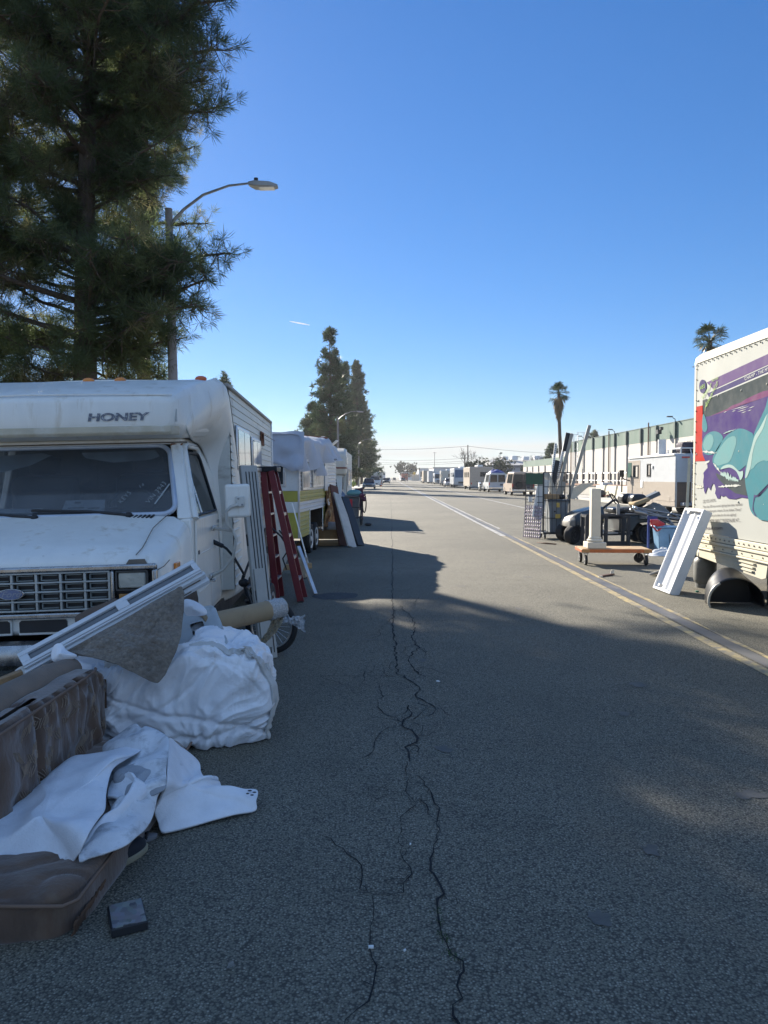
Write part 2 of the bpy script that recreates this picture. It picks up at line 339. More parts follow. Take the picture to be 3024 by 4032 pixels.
for S, k_ in ((CR7, 26), (CR8, 30)):
    base_ = [p for pts, w in S[:4] for p in pts]
    for _ in range(k_):
        x, y = rc_.choice(base_); a = rc_.uniform(0, 6.28); pts = [(x, y)]
        for _s in range(rc_.randint(3, 7)): a += rc_.gauss(0, .6); x += 38*math.cos(a); y += 18*math.sin(a); pts.append((x, y))
        S.append((pts, .0055))
mb = MB()
for S, oy in ((CR7, 2000), (CR8, 3000)):
    for pts, w in S:
        L_ = crk(pts, 1200, oy, 1.659, w*(1.3 if oy == 2000 else .72)); n = len(L_)//2
        mb.add(L_, [(2*i, 2*i+1, 2*i+3, 2*i+2) for i in range(n-1)])
struct('road_cracks', mb, m_crack)
# oil stain on the road by the motorhome
def blot(c, rx, ry, n=40, k=.12):
    mb = MB(); pts = [(c.x, c.y, gz(c.x)+.003)]
    for i in range(n):
        a = 2*math.pi*i/n; q = 1 + k*noise.noise(Vector((math.cos(a)*1.5, math.sin(a)*1.5, c.y)))*2
        x = c.x + rx*q*math.cos(a); pts.append((x, c.y + ry*q*math.sin(a), gz(x)+.003))
    mb.add(pts, [(0, 1+i, 1+(i+1)%n) for i in range(n)]); return mb
m_stain = mat("oil_stain", (.03,.031,.034), .75, var=.3, scale=12, bump=.4, bscale=120)
struct('oil_stain', blot(gp(1320,2347), .33, .3), m_stain)
m_drip = mat("faint_drip_stain", (.112,.107,.096), .8, var=.35, scale=14, bump=.5, bscale=120)
ro = random.Random(15)
for k in range(26):
    y = 1.8 + 24*(k/26)**1.5; p = Vector((ro.choice((-.1,.9,1.9,2.5))+ro.gauss(0,.35), y, 0)); struct('oil_stain', blot(p, ro.uniform(.02,.08), ro.uniform(.02,.1), 26, .45), m_drip)
for k in range(70):
    y = 1.6 + 14*(k/70)**1.4; p = Vector((ro.uniform(-.9,3.0), y, .004)); s_ = ro.uniform(.003,.009)
    if k == 0: grit = MB()
    grit.ball(p, (s_, s_*.8, s_*.6), 6, 4)
tag(put('grit', grit, mat("loose_grit", (.22,.2,.17), .9, var=.4)), kind='stuff', label='loose grit and tiny stones lying on the asphalt', cat='grit')
# ------------------------------------------------------------------ trees, palms
npr = np.random.default_rng(11)
def tri_mesh(name, V, mats, parent, smooth=False, faces=3, mi=None):
    n = V.shape[0]; k = V.shape[1]
    me = bpy.data.meshes.new(name); me.vertices.add(n*k); me.loops.add(n*k); me.polygons.add(n)
    me.vertices.foreach_set("co", V.reshape(-1).astype(np.float32))
    me.loops.foreach_set("vertex_index", np.arange(n*k, dtype=np.int32))
    me.polygons.foreach_set("loop_start", np.arange(0, n*k, k, dtype=np.int32))
    for m in mats: me.materials.append(m)
    if mi is not None: me.polygons.foreach_set("material_index", mi.astype(np.int32))
    me.update(); me.validate()
    o = bpy.data.objects.new(name, me); col.objects.link(o)
    if parent is not None: o.parent = parent
    return o
def unit(a): return a / np.maximum(1e-6, np.linalg.norm(a, axis=-1, keepdims=True))
def needles(P, D, L, w, per, spread=.8, droop=.15):
    """P tuft centres, D tuft directions, L lengths -> slim leaf triangles"""
    n = len(P); P = np.repeat(P, per, 0); D = np.repeat(D, per, 0); L = np.repeat(L, per)
    d = unit(D + npr.normal(0, spread, (n*per, 3)) + np.array([0,0,-droop])); L = L * npr.uniform(.6, 1.15, n*per)
    side = unit(np.cross(d, unit(npr.normal(0,1,(n*per,3))))) * (w*.5)
    base = P + npr.normal(0, .03, P.shape)
    tip = base + d * L[:,None]; mid = base + d * (L*.55)[:,None]
    return np.stack([base, mid + side, tip, mid - side], 1)
m_bark = mat("pine_bark", (.085,.065,.05), .95, var=.35, scale=5, bump=.9, bscale=14, stretch=(3,3,.8), dist=.03)
m_needle = [mat("pine_needles_%s" % nm, c, .55, var=.25, scale=.8, trans=.58) for nm, c in (("dark", (.085,.115,.052)), ("mid", (.125,.155,.068)), ("tan", (.19,.18,.09)))]
def long_needle_pine(name, label, x, y, base_z, height, lean, prof, nb, seed, rbase=.33, tuft=.29, width=.0125, per=40, zmin=3.6, extra=(), gaps=(), group=None):
    r = random.Random(seed); t = thing(name, label, 'tree', (x, y, base_z), 0, group)
    path = []
    for i in range(13):
        q = i/12; path.append(Vector((lean*q*2.2 + .12*math.sin(q*5+seed), .1*math.sin(q*4), height*q)))
    def trunk_at(z):
        q = min(.999, z/height)*12; i = int(q); return path[i].lerp(path[i+1], q-i)
    tb = MB().tube(path, [rbase*1.35] + [max(.03, rbase*(1-.9*i/12)) for i in range(1, 13)], 14)
    put('trunk', tb, m_bark, t, ang=60)
    lb = MB(); P = []; D = []; Ls = []
    def bough(z, az, L, up=.25):
        o = trunk_at(z); d = Vector((math.cos(az), math.sin(az), 0)); pts = []; n = 7
        for i in range(n+1):
            q = i/n; w = Vector((r.uniform(-.07,.07), r.uniform(-.07,.07), r.uniform(-.05,.05)))*L*q*.7
            pts.append(o + d*L*q + Vector((0,0,L*(up*q + .10*q*q*(1 if up > 0 else -.2)))) + w)
        rb = max(.02, .018*L + .012); lb.tube(pts, [rb*(1-.8*i/n) + .006 for i in range(n+1)], 6, False)
        k = int(11 + L*13)
        for i in range(k):
            q = r.uniform(.2, 1.0) ** .75; s = q*n; j = min(n-1, int(s)); p = pts[j].lerp(pts[j+1], s-j)
            off = Vector((r.gauss(0,1), r.gauss(0,1), r.gauss(.3,.7))); off = off.normalized() * r.uniform(.1, .30*L*(1.15-q*.75)+.22)
            e = p + off
            if r.random() < .45 or off.length > .38: lb.tube([p, p + off*.6 + Vector((0,0,-.05)), e], [.016, .011, .006], 4, False)
            P.append(e); D.append((off.normalized()*.9 + d*.5 + Vector((0,0,.35))).normalized()); Ls.append(tuft*r.uniform(.75,1.25))
        P.append(pts[-1]); D.append(d); Ls.append(tuft*1.2)
    for i in range(nb):
        z = zmin + (height-zmin-.2) * ((i+r.random())/nb); az = r.uniform(0, 2*math.pi)
        rad = float(np.interp(z, [a for a, _ in prof], [b for _, b in prof]))
        if any(a < z < b and r.random() < .8 for a, b in gaps): rad *= .45
        bough(z, az, rad*r.uniform(.6,1.06), r.uniform(-.05,.4) if z > zmin+1.5 else r.uniform(-.15,.15))
    for z, az, L, up in extra: bough(z, R(az), L, up)
    put('limbs', lb, m_bark, t, ang=60)
    P, D, Ls = np.array([tuple(p) for p in P]), np.array([tuple(d) for d in D]), np.array(Ls)
    V = needles(P, D, Ls, width, per, spread=1.0)
    # clumps of lighter and drier needles
    cl = np.array([noise.noise(Vector(tuple(p*.7 + seed))) for p in P]); cl = cl + npr.normal(0, .12, len(P))
    mi = np.repeat(np.where(cl > .28, 2, np.where(cl > .0, 1, 0)), per)
    tri_mesh('crown', V, m_needle, t, mi=mi)
    return t
PX, PY = -6.95, 17.6
prof = [(3.4,1.9),(4.5,1.9),(5.1,2.4),(5.8,2.3),(6.6,2.6),(7.1,1.8),(7.6,2.0),(8.3,2.4),(9.0,2.9),(10.2,2.9),(11,3.0),(12.5,2.6),(14,2.2),(16,1.2),(17,.4)]
long_needle_pine('pine_tree', 'tall pine with long drooping needles and a thick leaning trunk behind the street lamp', PX, PY, gz(-5)+.05, 17.2, .16, prof, 165, 3,
    gaps=[(6.7,8.0)], extra=[(5.9,2,3.2,.16),(5.0,-12,2.6,.08),(6.4,10,2.5,.12),(4.5,8,2.2,.05),(4.6,-35,2.5,.1),(5.2,25,2.7,.12),(5.6,-25,2.8,.14),(6.0,-48,2.7,.1),(6.3,35,2.6,.1),(4.9,45,2.3,.08),(5.4,-5,2.9,.15),(10.0,25,3.1,.1),(9.5,-28,3.0,.12),(11.2,-15,3.2,.1),(8.2,-30,2.3,.15),(9,-10,2.9,.15),(10.6,0,3.0,.15),(4.9,190,3.3,.2),(4.6,150,3.2,.1),(5.6,215,3.6,.15)])
prof2 = [(3.0,2.8),(5,3.9),(8,4.2),(11,4.2),(14,3.4),(17,1.6),(18,.4)]
long_needle_pine('pine_tree', 'pine cut off by the left edge of the photo beside the taller pine', -11.6, 19.2, gz(-5)+.05, 18.0, -.05, prof2, 150, 9, zmin=2.8)

prof3 = [(10.7,2.5),(11.4,2.8),(11.55,.3),(12.7,.3),(12.85,2.3),(15,2.2),(18,1.6),(21,.4)]
long_needle_pine('pine_tree', 'pine standing farther back, its crown mostly hidden behind the tallest pine', -9.2, 29, gz(-5)+.05, 21, .0, prof3, 140, 17, zmin=10.75, gaps=[(11.5,12.75)])
# distant conifers: whorled boughs, leaf clumps
m_con = [mat("conifer_leaf_%d" % i, c, .6, var=.25, scale=.3, trans=.25) for i, c in enumerate(((.045,.075,.036), (.075,.11,.05), (.12,.135,.066)))]
def conifer(label, x, y, h, rad, seed, n_boughs=90, name='conifer_tree', tip_gap=False, leaf=.55, z0=.08, group='trees beyond the parked motorhomes'):
    r = random.Random(seed); t = thing(name, label, 'tree', (x, y, gz(x)), 0, group)
    put('trunk', MB().tube([(0,0,0),(.1,0,h*.5),(0,.05,h*.98)], [h*.017, h*.010, .03], 8), m_bark, t)
    P = []; D = []; Ls = []; lb = MB()
    for i in range(n_boughs):
        q = z0 + (1-z0)*(i+r.random())/n_boughs
        if tip_gap and .86 < q < .93: continue
        L = rad * (1-q)**.72 * r.uniform(.65,1.1) + .35
        if tip_gap and q >= .93: L *= .9
        az = r.uniform(0, 2*math.pi); z = h*q; d = Vector((math.cos(az), math.sin(az), 0))
        e = d*L + Vector((0,0,z + L*.12)); lb.tube([(0,0,z), d*L*.5 + Vector((0,0,z-.05*L)), e], [.07,.05,.02], 4, False)
        for k in range(int(5 + 5*L)):
            s = r.uniform(.25,1.05); p = d*L*s + Vector((r.gauss(0,.2*L), r.gauss(0,.2*L), z + L*.1*s + r.gauss(.1,.22)))
            P.append(tuple(p)); D.append(tuple((d*.6 + Vector((0,0,.7))).normalized())); Ls.append(leaf*r.uniform(.7,1.3))
    put('boughs', lb, m_bark, t)
    P = np.array(P); V = needles(P, np.array(D), np.array(Ls), leaf*.17, 17, spread=.9, droop=.1)
    cl = np.array([noise.noise(Vector(tuple(p*.35 + seed))) for p in P]) + npr.normal(0,.12,len(P))
    tri_mesh('crown', V, m_con, t, mi=np.repeat(np.where(cl > .3, 2, np.where(cl > .05, 1, 0)), 17))
    return t
conifer('tallest conifer of the far row with a bare stem below its tip', -7.0, 90, 18.6, 2.5, 21, 120, tip_gap=True)
conifer('shorter conifer between the two spired trees of the far row', -6.7, 112, 18.0, 2.3, 22, 110)
conifer('dark spired conifer at the right of the far row', -6.4, 150, 23.6, 3.3, 23, 150, leaf=.7)
conifer('broad dark conifer low behind the third street lamp', -6.8, 185, 21.0, 3.8, 24, 130, leaf=.75)
conifer('small conifer at the far end of the row by the utility pole', -7.5, 255, 16.0, 4.5, 25, 90, leaf=.8)
conifer('conifer filling the gap behind the yellow striped trailer', -9.6, 100, 11.0, 3.6, 26, 100)
conifer('lone conifer tip showing above the roof of the big motorhome', -21, 97, 14.2, 3.0, 27, 80)
conifer('conifer tip rising behind the white warehouse', 50, 190, 12.6, 3.4, 29, 60, leaf=.7)
def norfolk(label, x, y, h):
    t = thing('norfolk_pine', label, 'tree', (x, y, 0)); put('trunk', MB().tube([(0,0,0),(0,0,h)], [.3,.05], 8), m_bark, t)
    P = []; r = random.Random(5)
    for k in range(11):
        z = h*(.3 + .7*k/11); L = 2.4*(1-k/12.5)
        for j in range(7):
            a = j*.9 + k*.5
            for s in (.4,.7,.95,1.0): P.append((math.cos(a)*L*s + r.gauss(0,.1), math.sin(a)*L*s + r.gauss(0,.1), z + .18*s*L))
    P = np.array(P); D = np.tile([0,0,1.], (len(P),1)); V = needles(P, D, np.full(len(P), .55), .14, 16)
    tri_mesh('crown', V, m_con[:2], t, mi=npr.integers(0, 2, len(P)*16))
norfolk('small layered norfolk pine beyond the low green topped building', 31.5, 150, 8.3)

m_frond = [mat("palm_frond_%d" % i, c, .5, var=.2, scale=1, trans=.2) for i, c in enumerate(((.035,.06,.022), (.07,.1,.035), (.16,.12,.06)))]
def palm(label, x, y, h, R_, skirt, seed, lean=0.0, tr=.17):
    r = random.Random(seed); t = thing('fan_palm', label, 'palm tree', (x, y, 0))
    path = [Vector((lean*(1-i/10)**1.6, 0, h*i/10)) for i in range(11)]
    mb = MB(); mb.tube(path, [tr*1.5] + [tr*(1.15 - .3*i/10) * (1 + .06*(i % 2)) for i in range(1, 11)], 10); put('trunk', mb, m_bark, t)
    quads = []; mi = []
    def fan(o, d, size, m):
        d = d.normalized(); a = d.cross(Vector((0,0,1)));
        if a.length < .1: a = Vector((1,0,0))
        a.normalize(); up = a.cross(d)
        for k in range(15):
            th = R(-95 + 190*k/14); b = (d*math.cos(th) + a*math.sin(th) + up*r.uniform(-.12,.2)).normalized()
            L = size*r.uniform(.8,1.05); tip = o + b*L + Vector((0,0,-.35*size*r.random())); mid = o + b*L*.55; s = b.cross(up).normalized()*size*.05
            quads.append([tuple(o), tuple(mid+s), tuple(tip), tuple(mid-s)]); mi.append(m)
    top = path[-1]; st = MB()
    for i in range(34):
        az = r.uniform(0, 2*math.pi); el = R(r.uniform(-35, 85)); d = Vector((math.cos(az)*math.cos(el), math.sin(az)*math.cos(el), math.sin(el)))
        L = R_*r.uniform(.4,.72); o = top + d*L; st.tube([top, top + d*L*.5 + Vector((0,0,.04)), o], [.03,.02,.015], 4, False)
        fan(o, d + Vector((0,0,-.25)), R_*.5, 1 if r.random() < .4 else 0)
    put('frond_stems', st, m_frond[1], t)
    for i in range(int(skirt*130)):      # dead fronds hanging down the trunk
        q = r.random(); az = r.uniform(0, 2*math.pi); rr = R_*(.72 - .5*q)*r.uniform(.5,1)
        o = top + Vector((math.cos(az)*rr*.55, math.sin(az)*rr*.55, -.2 - q*skirt*.7)); e = o + Vector((math.cos(az)*rr*.45, math.sin(az)*rr*.45, -r.uniform(.5,.9)*(.5+skirt*.25)))
        s = Vector((-math.sin(az), math.cos(az), 0))*r.uniform(.04,.09)
        quads.append([tuple(o), tuple(o.lerp(e,.5)+s), tuple(e), tuple(o.lerp(e,.5)-s)]); mi.append(2 if r.random() < .85 else 0)
    tri_mesh('crown', np.array(quads), m_frond, t, mi=np.array(mi))
palm('tall fan palm with a long skirt of dead fronds and thin trunk', 17.0, 78, 10.0, 1.25, 2.6, 31, lean=.55)
palm('green fan palm crown without a skirt showing above the box truck', 22.2, 54, 11.0, 1.35, .5, 33)
# round-crowned and bare trees far along the street
m_leaf = [mat("far_leaf_%d" % i, c, .7, var=.25, scale=.4) for i, c in enumerate(((.03,.05,.02), (.055,.08,.03)))]
def round_tree(label, x, y, h, rad, seed, z0=.3, group='round trees along the far street'):
    r = random.Random(seed); t = thing('broadleaf_tree', label, 'tree', (x, y, 0), 0, group)
    mb = MB().tube([(0,0,0),(.1,0,h*.5)], [.25,.16], 8); P = []
    for i in range(9):
        a = r.uniform(0, 6.28); e = Vector((math.cos(a)*rad*.7, math.sin(a)*rad*.7, h*r.uniform(.6,.9))); mb.tube([(0.1,0,h*.4), e], [.1,.03], 5, False)
        for k in range(34):
            P.append(tuple(e + Vector((r.gauss(0,.3)*rad, r.gauss(0,.3)*rad, r.gauss(0,.13)*h))))
    put('trunk', mb, m_bark, t); P = np.array(P); D = unit(P - np.array([0,0,h*.6])); V = needles(P, D, np.full(len(P), rad*.22), rad*.09, 14, spread=.8)
    tri_mesh('crown', V, m_leaf, t, mi=np.repeat(npr.integers(0,2,len(P)), 14))
def bare_tree(label, x, y, h, rad, seed):
    r = random.Random(seed); t = thing('bare_tree', label, 'tree', (x, y, 0), 0, 'leafless trees far off'); mb = MB(); tw = MB()
    mb.tube([(0,0,0),(.1,0,h*.35)], [.28,.2], 6)
    def br(p, d, L, w, k):
        e = p + d*L; (mb if k > 2 else tw).tube([p, p.lerp(e,.5)+Vector((r.gauss(0,.05),r.gauss(0,.05),.05))*L, e], [w, w*.75, w*.5], 4, False)
        if k:
            for _ in range(3): br(e, (d + Vector((r.gauss(0,.5), r.gauss(0,.5), r.gauss(.15,.25)))).normalized(), L*r.uniform(.62,.85), w*.6, k-1)
    for i in range(5): br(Vector((.1,0,h*.35)), Vector((r.gauss(0,.55), r.gauss(0,.55), 1)).normalized(), h*.2, .1, 4)
    put('trunk', mb, m_bark, t); put('twigs', tw, m_bark, t)
for a in [('dark round tree behind the beige motorhome in the far row', 22.0, 195, 5.6, 2.4, 41), ('bushy green tree before the grey roofed building, nearer the warehouse', 26.5, 180, 5.4, 1.8, 42),
          ('low green tree tucked against the end of the low warehouse', 30, 166, 3.9, 1.5, 43), ('hazy big round tree at the far end of the road', 8.5, 410, 8.5, 4.2, 44),
          ('hazy low tree left of the far end of the road', -9, 420, 5.5, 3, 45)]: round_tree(*a)
bare_tree('wide leafless tree behind the tall utility pole', 21, 215, 10.2, 4, 51); bare_tree('leafless tree left of the bushy green tree', 31, 225, 8.6, 4, 52); bare_tree('faint leafless tree over the low warehouse roof', 46, 235, 10, 4, 53)
# ------------------------------------------------------------------ buildings, fences, poles, wires
m_tilt = mat("painted_concrete_wall", (.48,.45,.41), .8, var=.05, scale=.5, bump=.1, bscale=20, c2=(.6,.56,.5), cut=(.6,.8), c2scale=.4)
m_green = mat("faded_green_band", (.115,.175,.145), .85, var=.08, scale=.6, c2=(.17,.22,.19), cut=(.5,.7), c2scale=1.2, stretch=(1,1,.3))
m_cap = mat("dark_green_trim", (.05,.09,.08), .7)
m_roof = mat("grey_roof", (.3,.31,.32), .8)
def tag_b(o, l): return tag(o, l, 'building')
WX = 28.0
w = thing('warehouse', 'long white warehouse with a green band along its top and white pilasters', 'building', (0,0,0))
put('wall', MB().box(WX, 20, 0, WX+42, 122, 5.45), m_tilt, w)
put('parapet_band', MB().box(WX-.01, 19.98, 5.453, WX+42, 122.01, 7.0), m_green, w)
put('roof', MB().box(WX+.4, 20.4, 7.003, WX+41.6, 121.6, 7.02), m_roof, w)
put('coping', MB().box(WX-.05, 19.95, 7.003, WX+.25, 122.05, 7.08).box(WX+.26, 121.8, 7.003, WX+42, 122.05, 7.08), m_cap, w)
pil = [121.7,116.5,111.3,106.3,101.2,96,91.2,86,81,75.7,70.6,65.4,60.2,55,50,45,40,35,30]
for y in pil:
    p = put('pilaster', MB().box(WX-.16, y-.13, 0, WX-.003, y+.13, 5.42), m_tilt, w)
    put('pilaster_cap', MB().box(WX-.24, y-.2, 5.423, WX-.013, y+.2, 7.04), m_cap, p)
for y in (119, 98.5, 83.5, 63): put('drain_pipe', MB().cyl((WX-.12,y,0),(WX-.12,y,7.5 if y in (98.5,83.5) else 6.9),.07), mat("rusty_pipe", (.2,.12,.08), .7, var=.3), w)
for y in (111.3, 96, 75.7):
    q = put('floodlight', MB().tube([(WX-.1,y,6.9),(WX-.15,y,7.3),(WX-.35,y+.1,7.45)], .04, 6).obox((WX-.6,y+.2,7.55),(.55,.22,.12)), dark_steel, w)
for y in (78.3,): put('floodlight', MB().tube([(WX-.43,y,6.6),(WX-.7,y,6.5)], .06, 6).obox((WX-.8,y,6.2),(.4,.5,.45)).obox((WX-.8,y-.7,6.5),(.3,.3,.3)), dark_steel, w)
text('315-341', .62, dark_steel, w, frame_mat((WX-.02, 72.9, 4.6), (0,-1,0), (0,0,1)), name='building_number')
lad = MB()
for dy in (-.28, .28): lad.tube([(WX-.5,113.2+dy,1.2),(WX-.5,113.2+dy,8.2),(WX+.4,113.2+dy,8.2),(WX+.4,113.2+dy,7.1)], .035, 6)
for k in range(22): lad.cyl((WX-.5,112.92,1.4+k*.3),(WX-.5,113.48,1.4+k*.3),.02, n=6)
for k in range(6): lad.tube([(WX-.5,112.9,2.6+k*1.05),(WX-1.0,112.85,2.6+k*1.05),(WX-1.15,113.2,2.6+k*1.05),(WX-1.0,113.55,2.6+k*1.05),(WX-.5,113.5,2.6+k*1.05)], .02, 5)
for dy in (-.3,0,.3): lad.cyl((WX-1.1,113.2+dy,2.6),(WX-1.1,113.2+dy,7.9),.018, n=6)
put('roof_ladder', lad, alu, w)
put('ladder_guard', MB().box(WX-.62,112.8,1.6,WX-.56,113.6,3.4), steel, w)
b2 = thing('low_warehouse', 'lower white building with a green band beyond the tall warehouse', 'building', (0,0,0))
put('wall', MB().box(WX, 123.2, 0, WX+40, 162, 3.75), m_tilt, b2)
put('parapet_band', MB().box(WX-.01, 123.18, 3.753, WX+40, 162.02, 4.95), m_green, b2)
put('roof_block', MB().box(WX+3, 124, 4.953, WX+40, 150, 6.0), m_tilt, b2)
for y in (127.5,133,139,145,151,157): put('pilaster', MB().box(WX-.2, y-.12, 0, WX-.003, y+.12, 3.74), m_tilt, b2)
put('roof_light', MB().tube([(WX-.1,161.6,4.9),(WX-.2,161.6,5.7),(WX-.9,161.4,5.9)], .05, 6).obox((WX-1.2,161.3,5.9),(.6,.3,.14)), dark_steel, b2)
b3 = thing('grey_roofed_building', 'grey building with a dark roof edge and rooftop units behind the green trees', 'building', (0,0,0))
put('wall', MB().box(30, 232, 0, 75, 262, 4.6), mat("blue_grey_wall", (.3,.34,.4), .8), b3)
put('roof', MB().box(29.6, 231.5, 4.603, 75.5, 262.5, 5.3), mat("dark_roof_edge", (.08,.09,.11), .8), b3)
put('roof_slab', MB().prism([(231.6,5.303),(262,5.303),(262,7.4),(245,7.2)], 31, 75), m_roof, b3)
for k, x in enumerate((35,38,41.5,45,47,50)): put('roof_unit', MB().box(x, 240, 7.0, x+1.8, 243, 8.1+.2*(k%2)), white_paint, b3, bevel=.05)
def shed(label, x0, x1, y0, y1, h, m, win=0):
    t = thing('far_building', label, 'building', (0,0,0), 0, 'low buildings at the far end of the street'); put('wall', MB().box(x0,y0,0,x1,y1,h), m, t)
    put('roof', MB().box(x0-.2,y0-.2,h+.003,x1+.2,y1+.2,h+.25), m_roof, t)
    for k in range(win): put('window', MB().box(x0+1+k*(x1-x0-2)/win, y0-.06, h*.3, x0+1+(k+.6)*(x1-x0-2)/win, y0-.003, h*.75), dark_glass, t)
    return t
m_wh = mat("far_white_wall", (.62,.62,.62), .85)
shed('white flat building behind the row of motorhomes', 15.2, 24, 268, 300, 4.9, m_wh)
shed('pale block of a building right of the road end', 6.5, 15, 480, 520, 5.5, m_wh, 2)
shed('small white building with a dark doorway at the road end', 16, 24, 430, 455, 6.5, m_wh, 1)
shed('bluish building closing the far end of the road', -16, -4, 640, 680, 6.0, mat("far_blue_wall", (.3,.36,.44), .85), 3)
# loading ramp rail on concrete base
rp = thing('ramp_railing', 'pipe railing of a loading ramp on a low concrete wall before the warehouse', 'railing', (0,0,0))
put('concrete_base', MB().box(17.0, 40, .1, 17.5, 76, .86), concrete, rp, bevel=.03)
put('ramp_slab', MB().box(17.51, 40, .1, 24, 76, .8), concrete, rp)
mb = MB()
for z in (1.35, 1.95): mb.cyl((17.25,40,z),(17.25,76,z),.035, n=8)
put('rail', mb, alu, rp)
for y in np.arange(41, 76.1, 2.15): put('post', MB().box(17.17, y-.09, .86, 17.33, y+.09, 2.02), mat("rail_post_brown", (.13,.11,.1), .7), rp)
put('timber_rub_rail', MB().box(16.9,40,.9,16.99,76,1.06), mat("red_brown_timber", (.2,.11,.08), .8), rp)
for k, y in enumerate((43.5,46.5,49.4,52.3,55.2,58.1)):
    t = put('concrete_barrier', MB().prism([(16.0,.135),(16.62,.135),(16.55,.3),(16.42,1.0),(16.2,1.0),(16.07,.3)], y, y+2.45, 'y'), mat("cream_barrier", (.55,.52,.42), .85, var=.1, c2=(.35,.33,.26), cut=(.55,.75)), bevel=.02)
    tag(t, ['cream concrete barrier nearest the motorhome on the right kerb'] [0] if k == 0 else 'cream concrete barrier in the row below the ramp railing', 'barrier', 'concrete barriers below the ramp railing')
# blue grey fence and retaining wall far right
fz = thing('metal_fence', 'blue grey picket fence behind the parked vans on the far kerb', 'fence', (0,0,0))
mb = MB()
for k in range(70): mb.box(16.4, 84+k*.9, .13, 16.46, 84.07+k*.9, 2.1)
put('pickets', mb, steel, fz); put('rails', MB().box(16.39,84,.5,16.42,147,.58).box(16.39,84,1.2,16.42,147,1.3).box(16.39,84,1.9,16.42,147,1.98), mat("fence_blue", (.25,.36,.45), .6), fz)
tag(put('retaining_wall', MB().box(14.6, 300, -.1, 15.0, 360, 1.1).box(10.5,372,-.1,14.2,372.5,3.1), mat("far_wall_tan", (.55,.5,.42), .9), bevel=.03), 'low pale wall at a driveway far down the right side', 'wall')
s = thing('warning_sign', 'yellow diamond road sign on a post far down the right side', 'road sign', (11.8,371,0)); put('post', MB().cyl((0,0,0),(0,0,4.2),.06,n=8), steel, s)
put('sign_panel', MB().obox((0,-.1,3.6),(1.25,.05,1.25), Matrix.Rotation(R(45),3,'Y')), mat("sign_yellow", (.7,.42,.03), .5), s)
# street lamps
m_lamp = mat("concrete_lamp_pole", (.22,.21,.21), .8, var=.15, bump=.25, bscale=60, scale=20)
def street_lamp(label, x, y, h, arm, lean=0.0, sign=False):
    t = thing('street_lamp', label, 'street lamp', (x, y, gz(LK)+.13), 0, 'street lamps along the left kerb', ry=-lean)
    put('pole', MB().tube([(0,0,0),(0,0,h)], [.14,.085], 12), m_lamp, t); put('base_plate', MB().cyl((0,0,0),(0,0,.18),.19,n=12), steel, t)
    put('arm', MB().tube([(.03,0,h-.35),(.35,0,h-.02),(.8,0,h+.3),(1.4,0,h+.5),(arm-.55,0,h+.55)], [.04,.036,.032,.028,.024], 8), steel, t)
    hd = put('lamp_head', MB().loft([[(arm-.6,-.07,h+.5),(arm-.6,.07,h+.5),(arm-.6,.07,h+.57),(arm-.6,-.07,h+.57)], [(arm-.45,-.15,h+.44),(arm-.45,.15,h+.44),(arm-.45,.13,h+.575),(arm-.45,-.13,h+.575)],
        [(arm-.1,-.15,h+.43),(arm-.1,.15,h+.43),(arm-.1,.12,h+.55),(arm-.1,-.12,h+.55)], [(arm+.08,-.08,h+.43),(arm+.08,.08,h+.43),(arm+.08,.06,h+.5),(arm+.08,-.06,h+.5)]]), mat("lamp_head_grey", (.3,.31,.31), .5), t, bevel=.02)
    put('lens', MB().box(arm-.35,-.11,h+.415,arm,.11,h+.428), lens, hd); put('photocell', MB().cyl((arm-.42,0,h+.57),(arm-.42,0,h+.66),.05,n=10), black, hd)
    if sign: put('notice', MB().box(-.3,-.16,2.1,.3,-.15,2.9), steel, t)
    return t
L1 = street_lamp('tall concrete street lamp in front of the big pine', -5.0, 18.0, 7.75, 2.45, R(.75))
street_lamp('street lamp in front of the tallest conifer, behind the tarped trailer', -5.25, 78, 7.7, 2.5)
street_lamp('street lamp at the right edge of the conifers with a notice on its pole', -5.25, 130, 7.5, 2.5, sign=True)
street_lamp('small distant street lamp just past the lamp with a notice', -5.25, 186, 7.4, 2.5, sign=True)
street_lamp('fourth and smallest of the street lamps by the conifers', -5.25, 232, 7.4, 2.5)
# utility poles and wires
m_pole = mat("weathered_pole", (.12,.1,.085), .9, var=.3, scale=6, stretch=(3,3,.5))
def upole(label, x, y, h, arms=1):
    t = thing('utility_pole', label, 'utility pole', (x,y,0), 0, 'utility poles'); put('pole', MB().tube([(0,0,0),(0,0,h)], [.2,.13], 8), m_pole, t)
    for k in range(arms): put('crossarm', MB().box(-1.2,-.1,h-.5-k*1.2,1.2,.08,h-.34-k*1.2), m_pole, t)
upole('tall bare utility pole above the motorhomes on the right', 20.2, 200, 10.0, 0); upole('shorter utility pole with crossarm beside the tall one', 21.5, 222, 7.6, 1); upole('bluish utility pole with two crossarms left of the road end', -6.5, 300, 9.3, 2)
upole('tall thin pole with crossarm at the far right of the road end', 29, 500, 18, 1)
def wire(label, p, q, sag, r=.035, n=24):
    p, q = Vector(p), Vector(q); pts = [p.lerp(q, i/n) + Vector((0,0,-sag*4*(i/n)*(1-i/n))) for i in range(n+1)]
    tag(put('power_line', MB().tube(pts, r, 5), black), label, 'wire', 'overhead wires')
wire('highest overhead wire running left from the tall utility pole', (20.2,200,9.7), (-26,200,9.9), 1.0); wire('overhead wire running right from the tall utility pole', (20.2,200,9.7), (75,205,8.0), 1.2)
for k, z in enumerate((7.0, 6.2, 5.7)): wire(['upper of the three wires crossing the far road', 'middle wire of the three crossing the far road', 'lowest wire crossing the far road'][k], (21.5,222,z+.1), (-6.5,300,z+1.6-.2*k), .5)
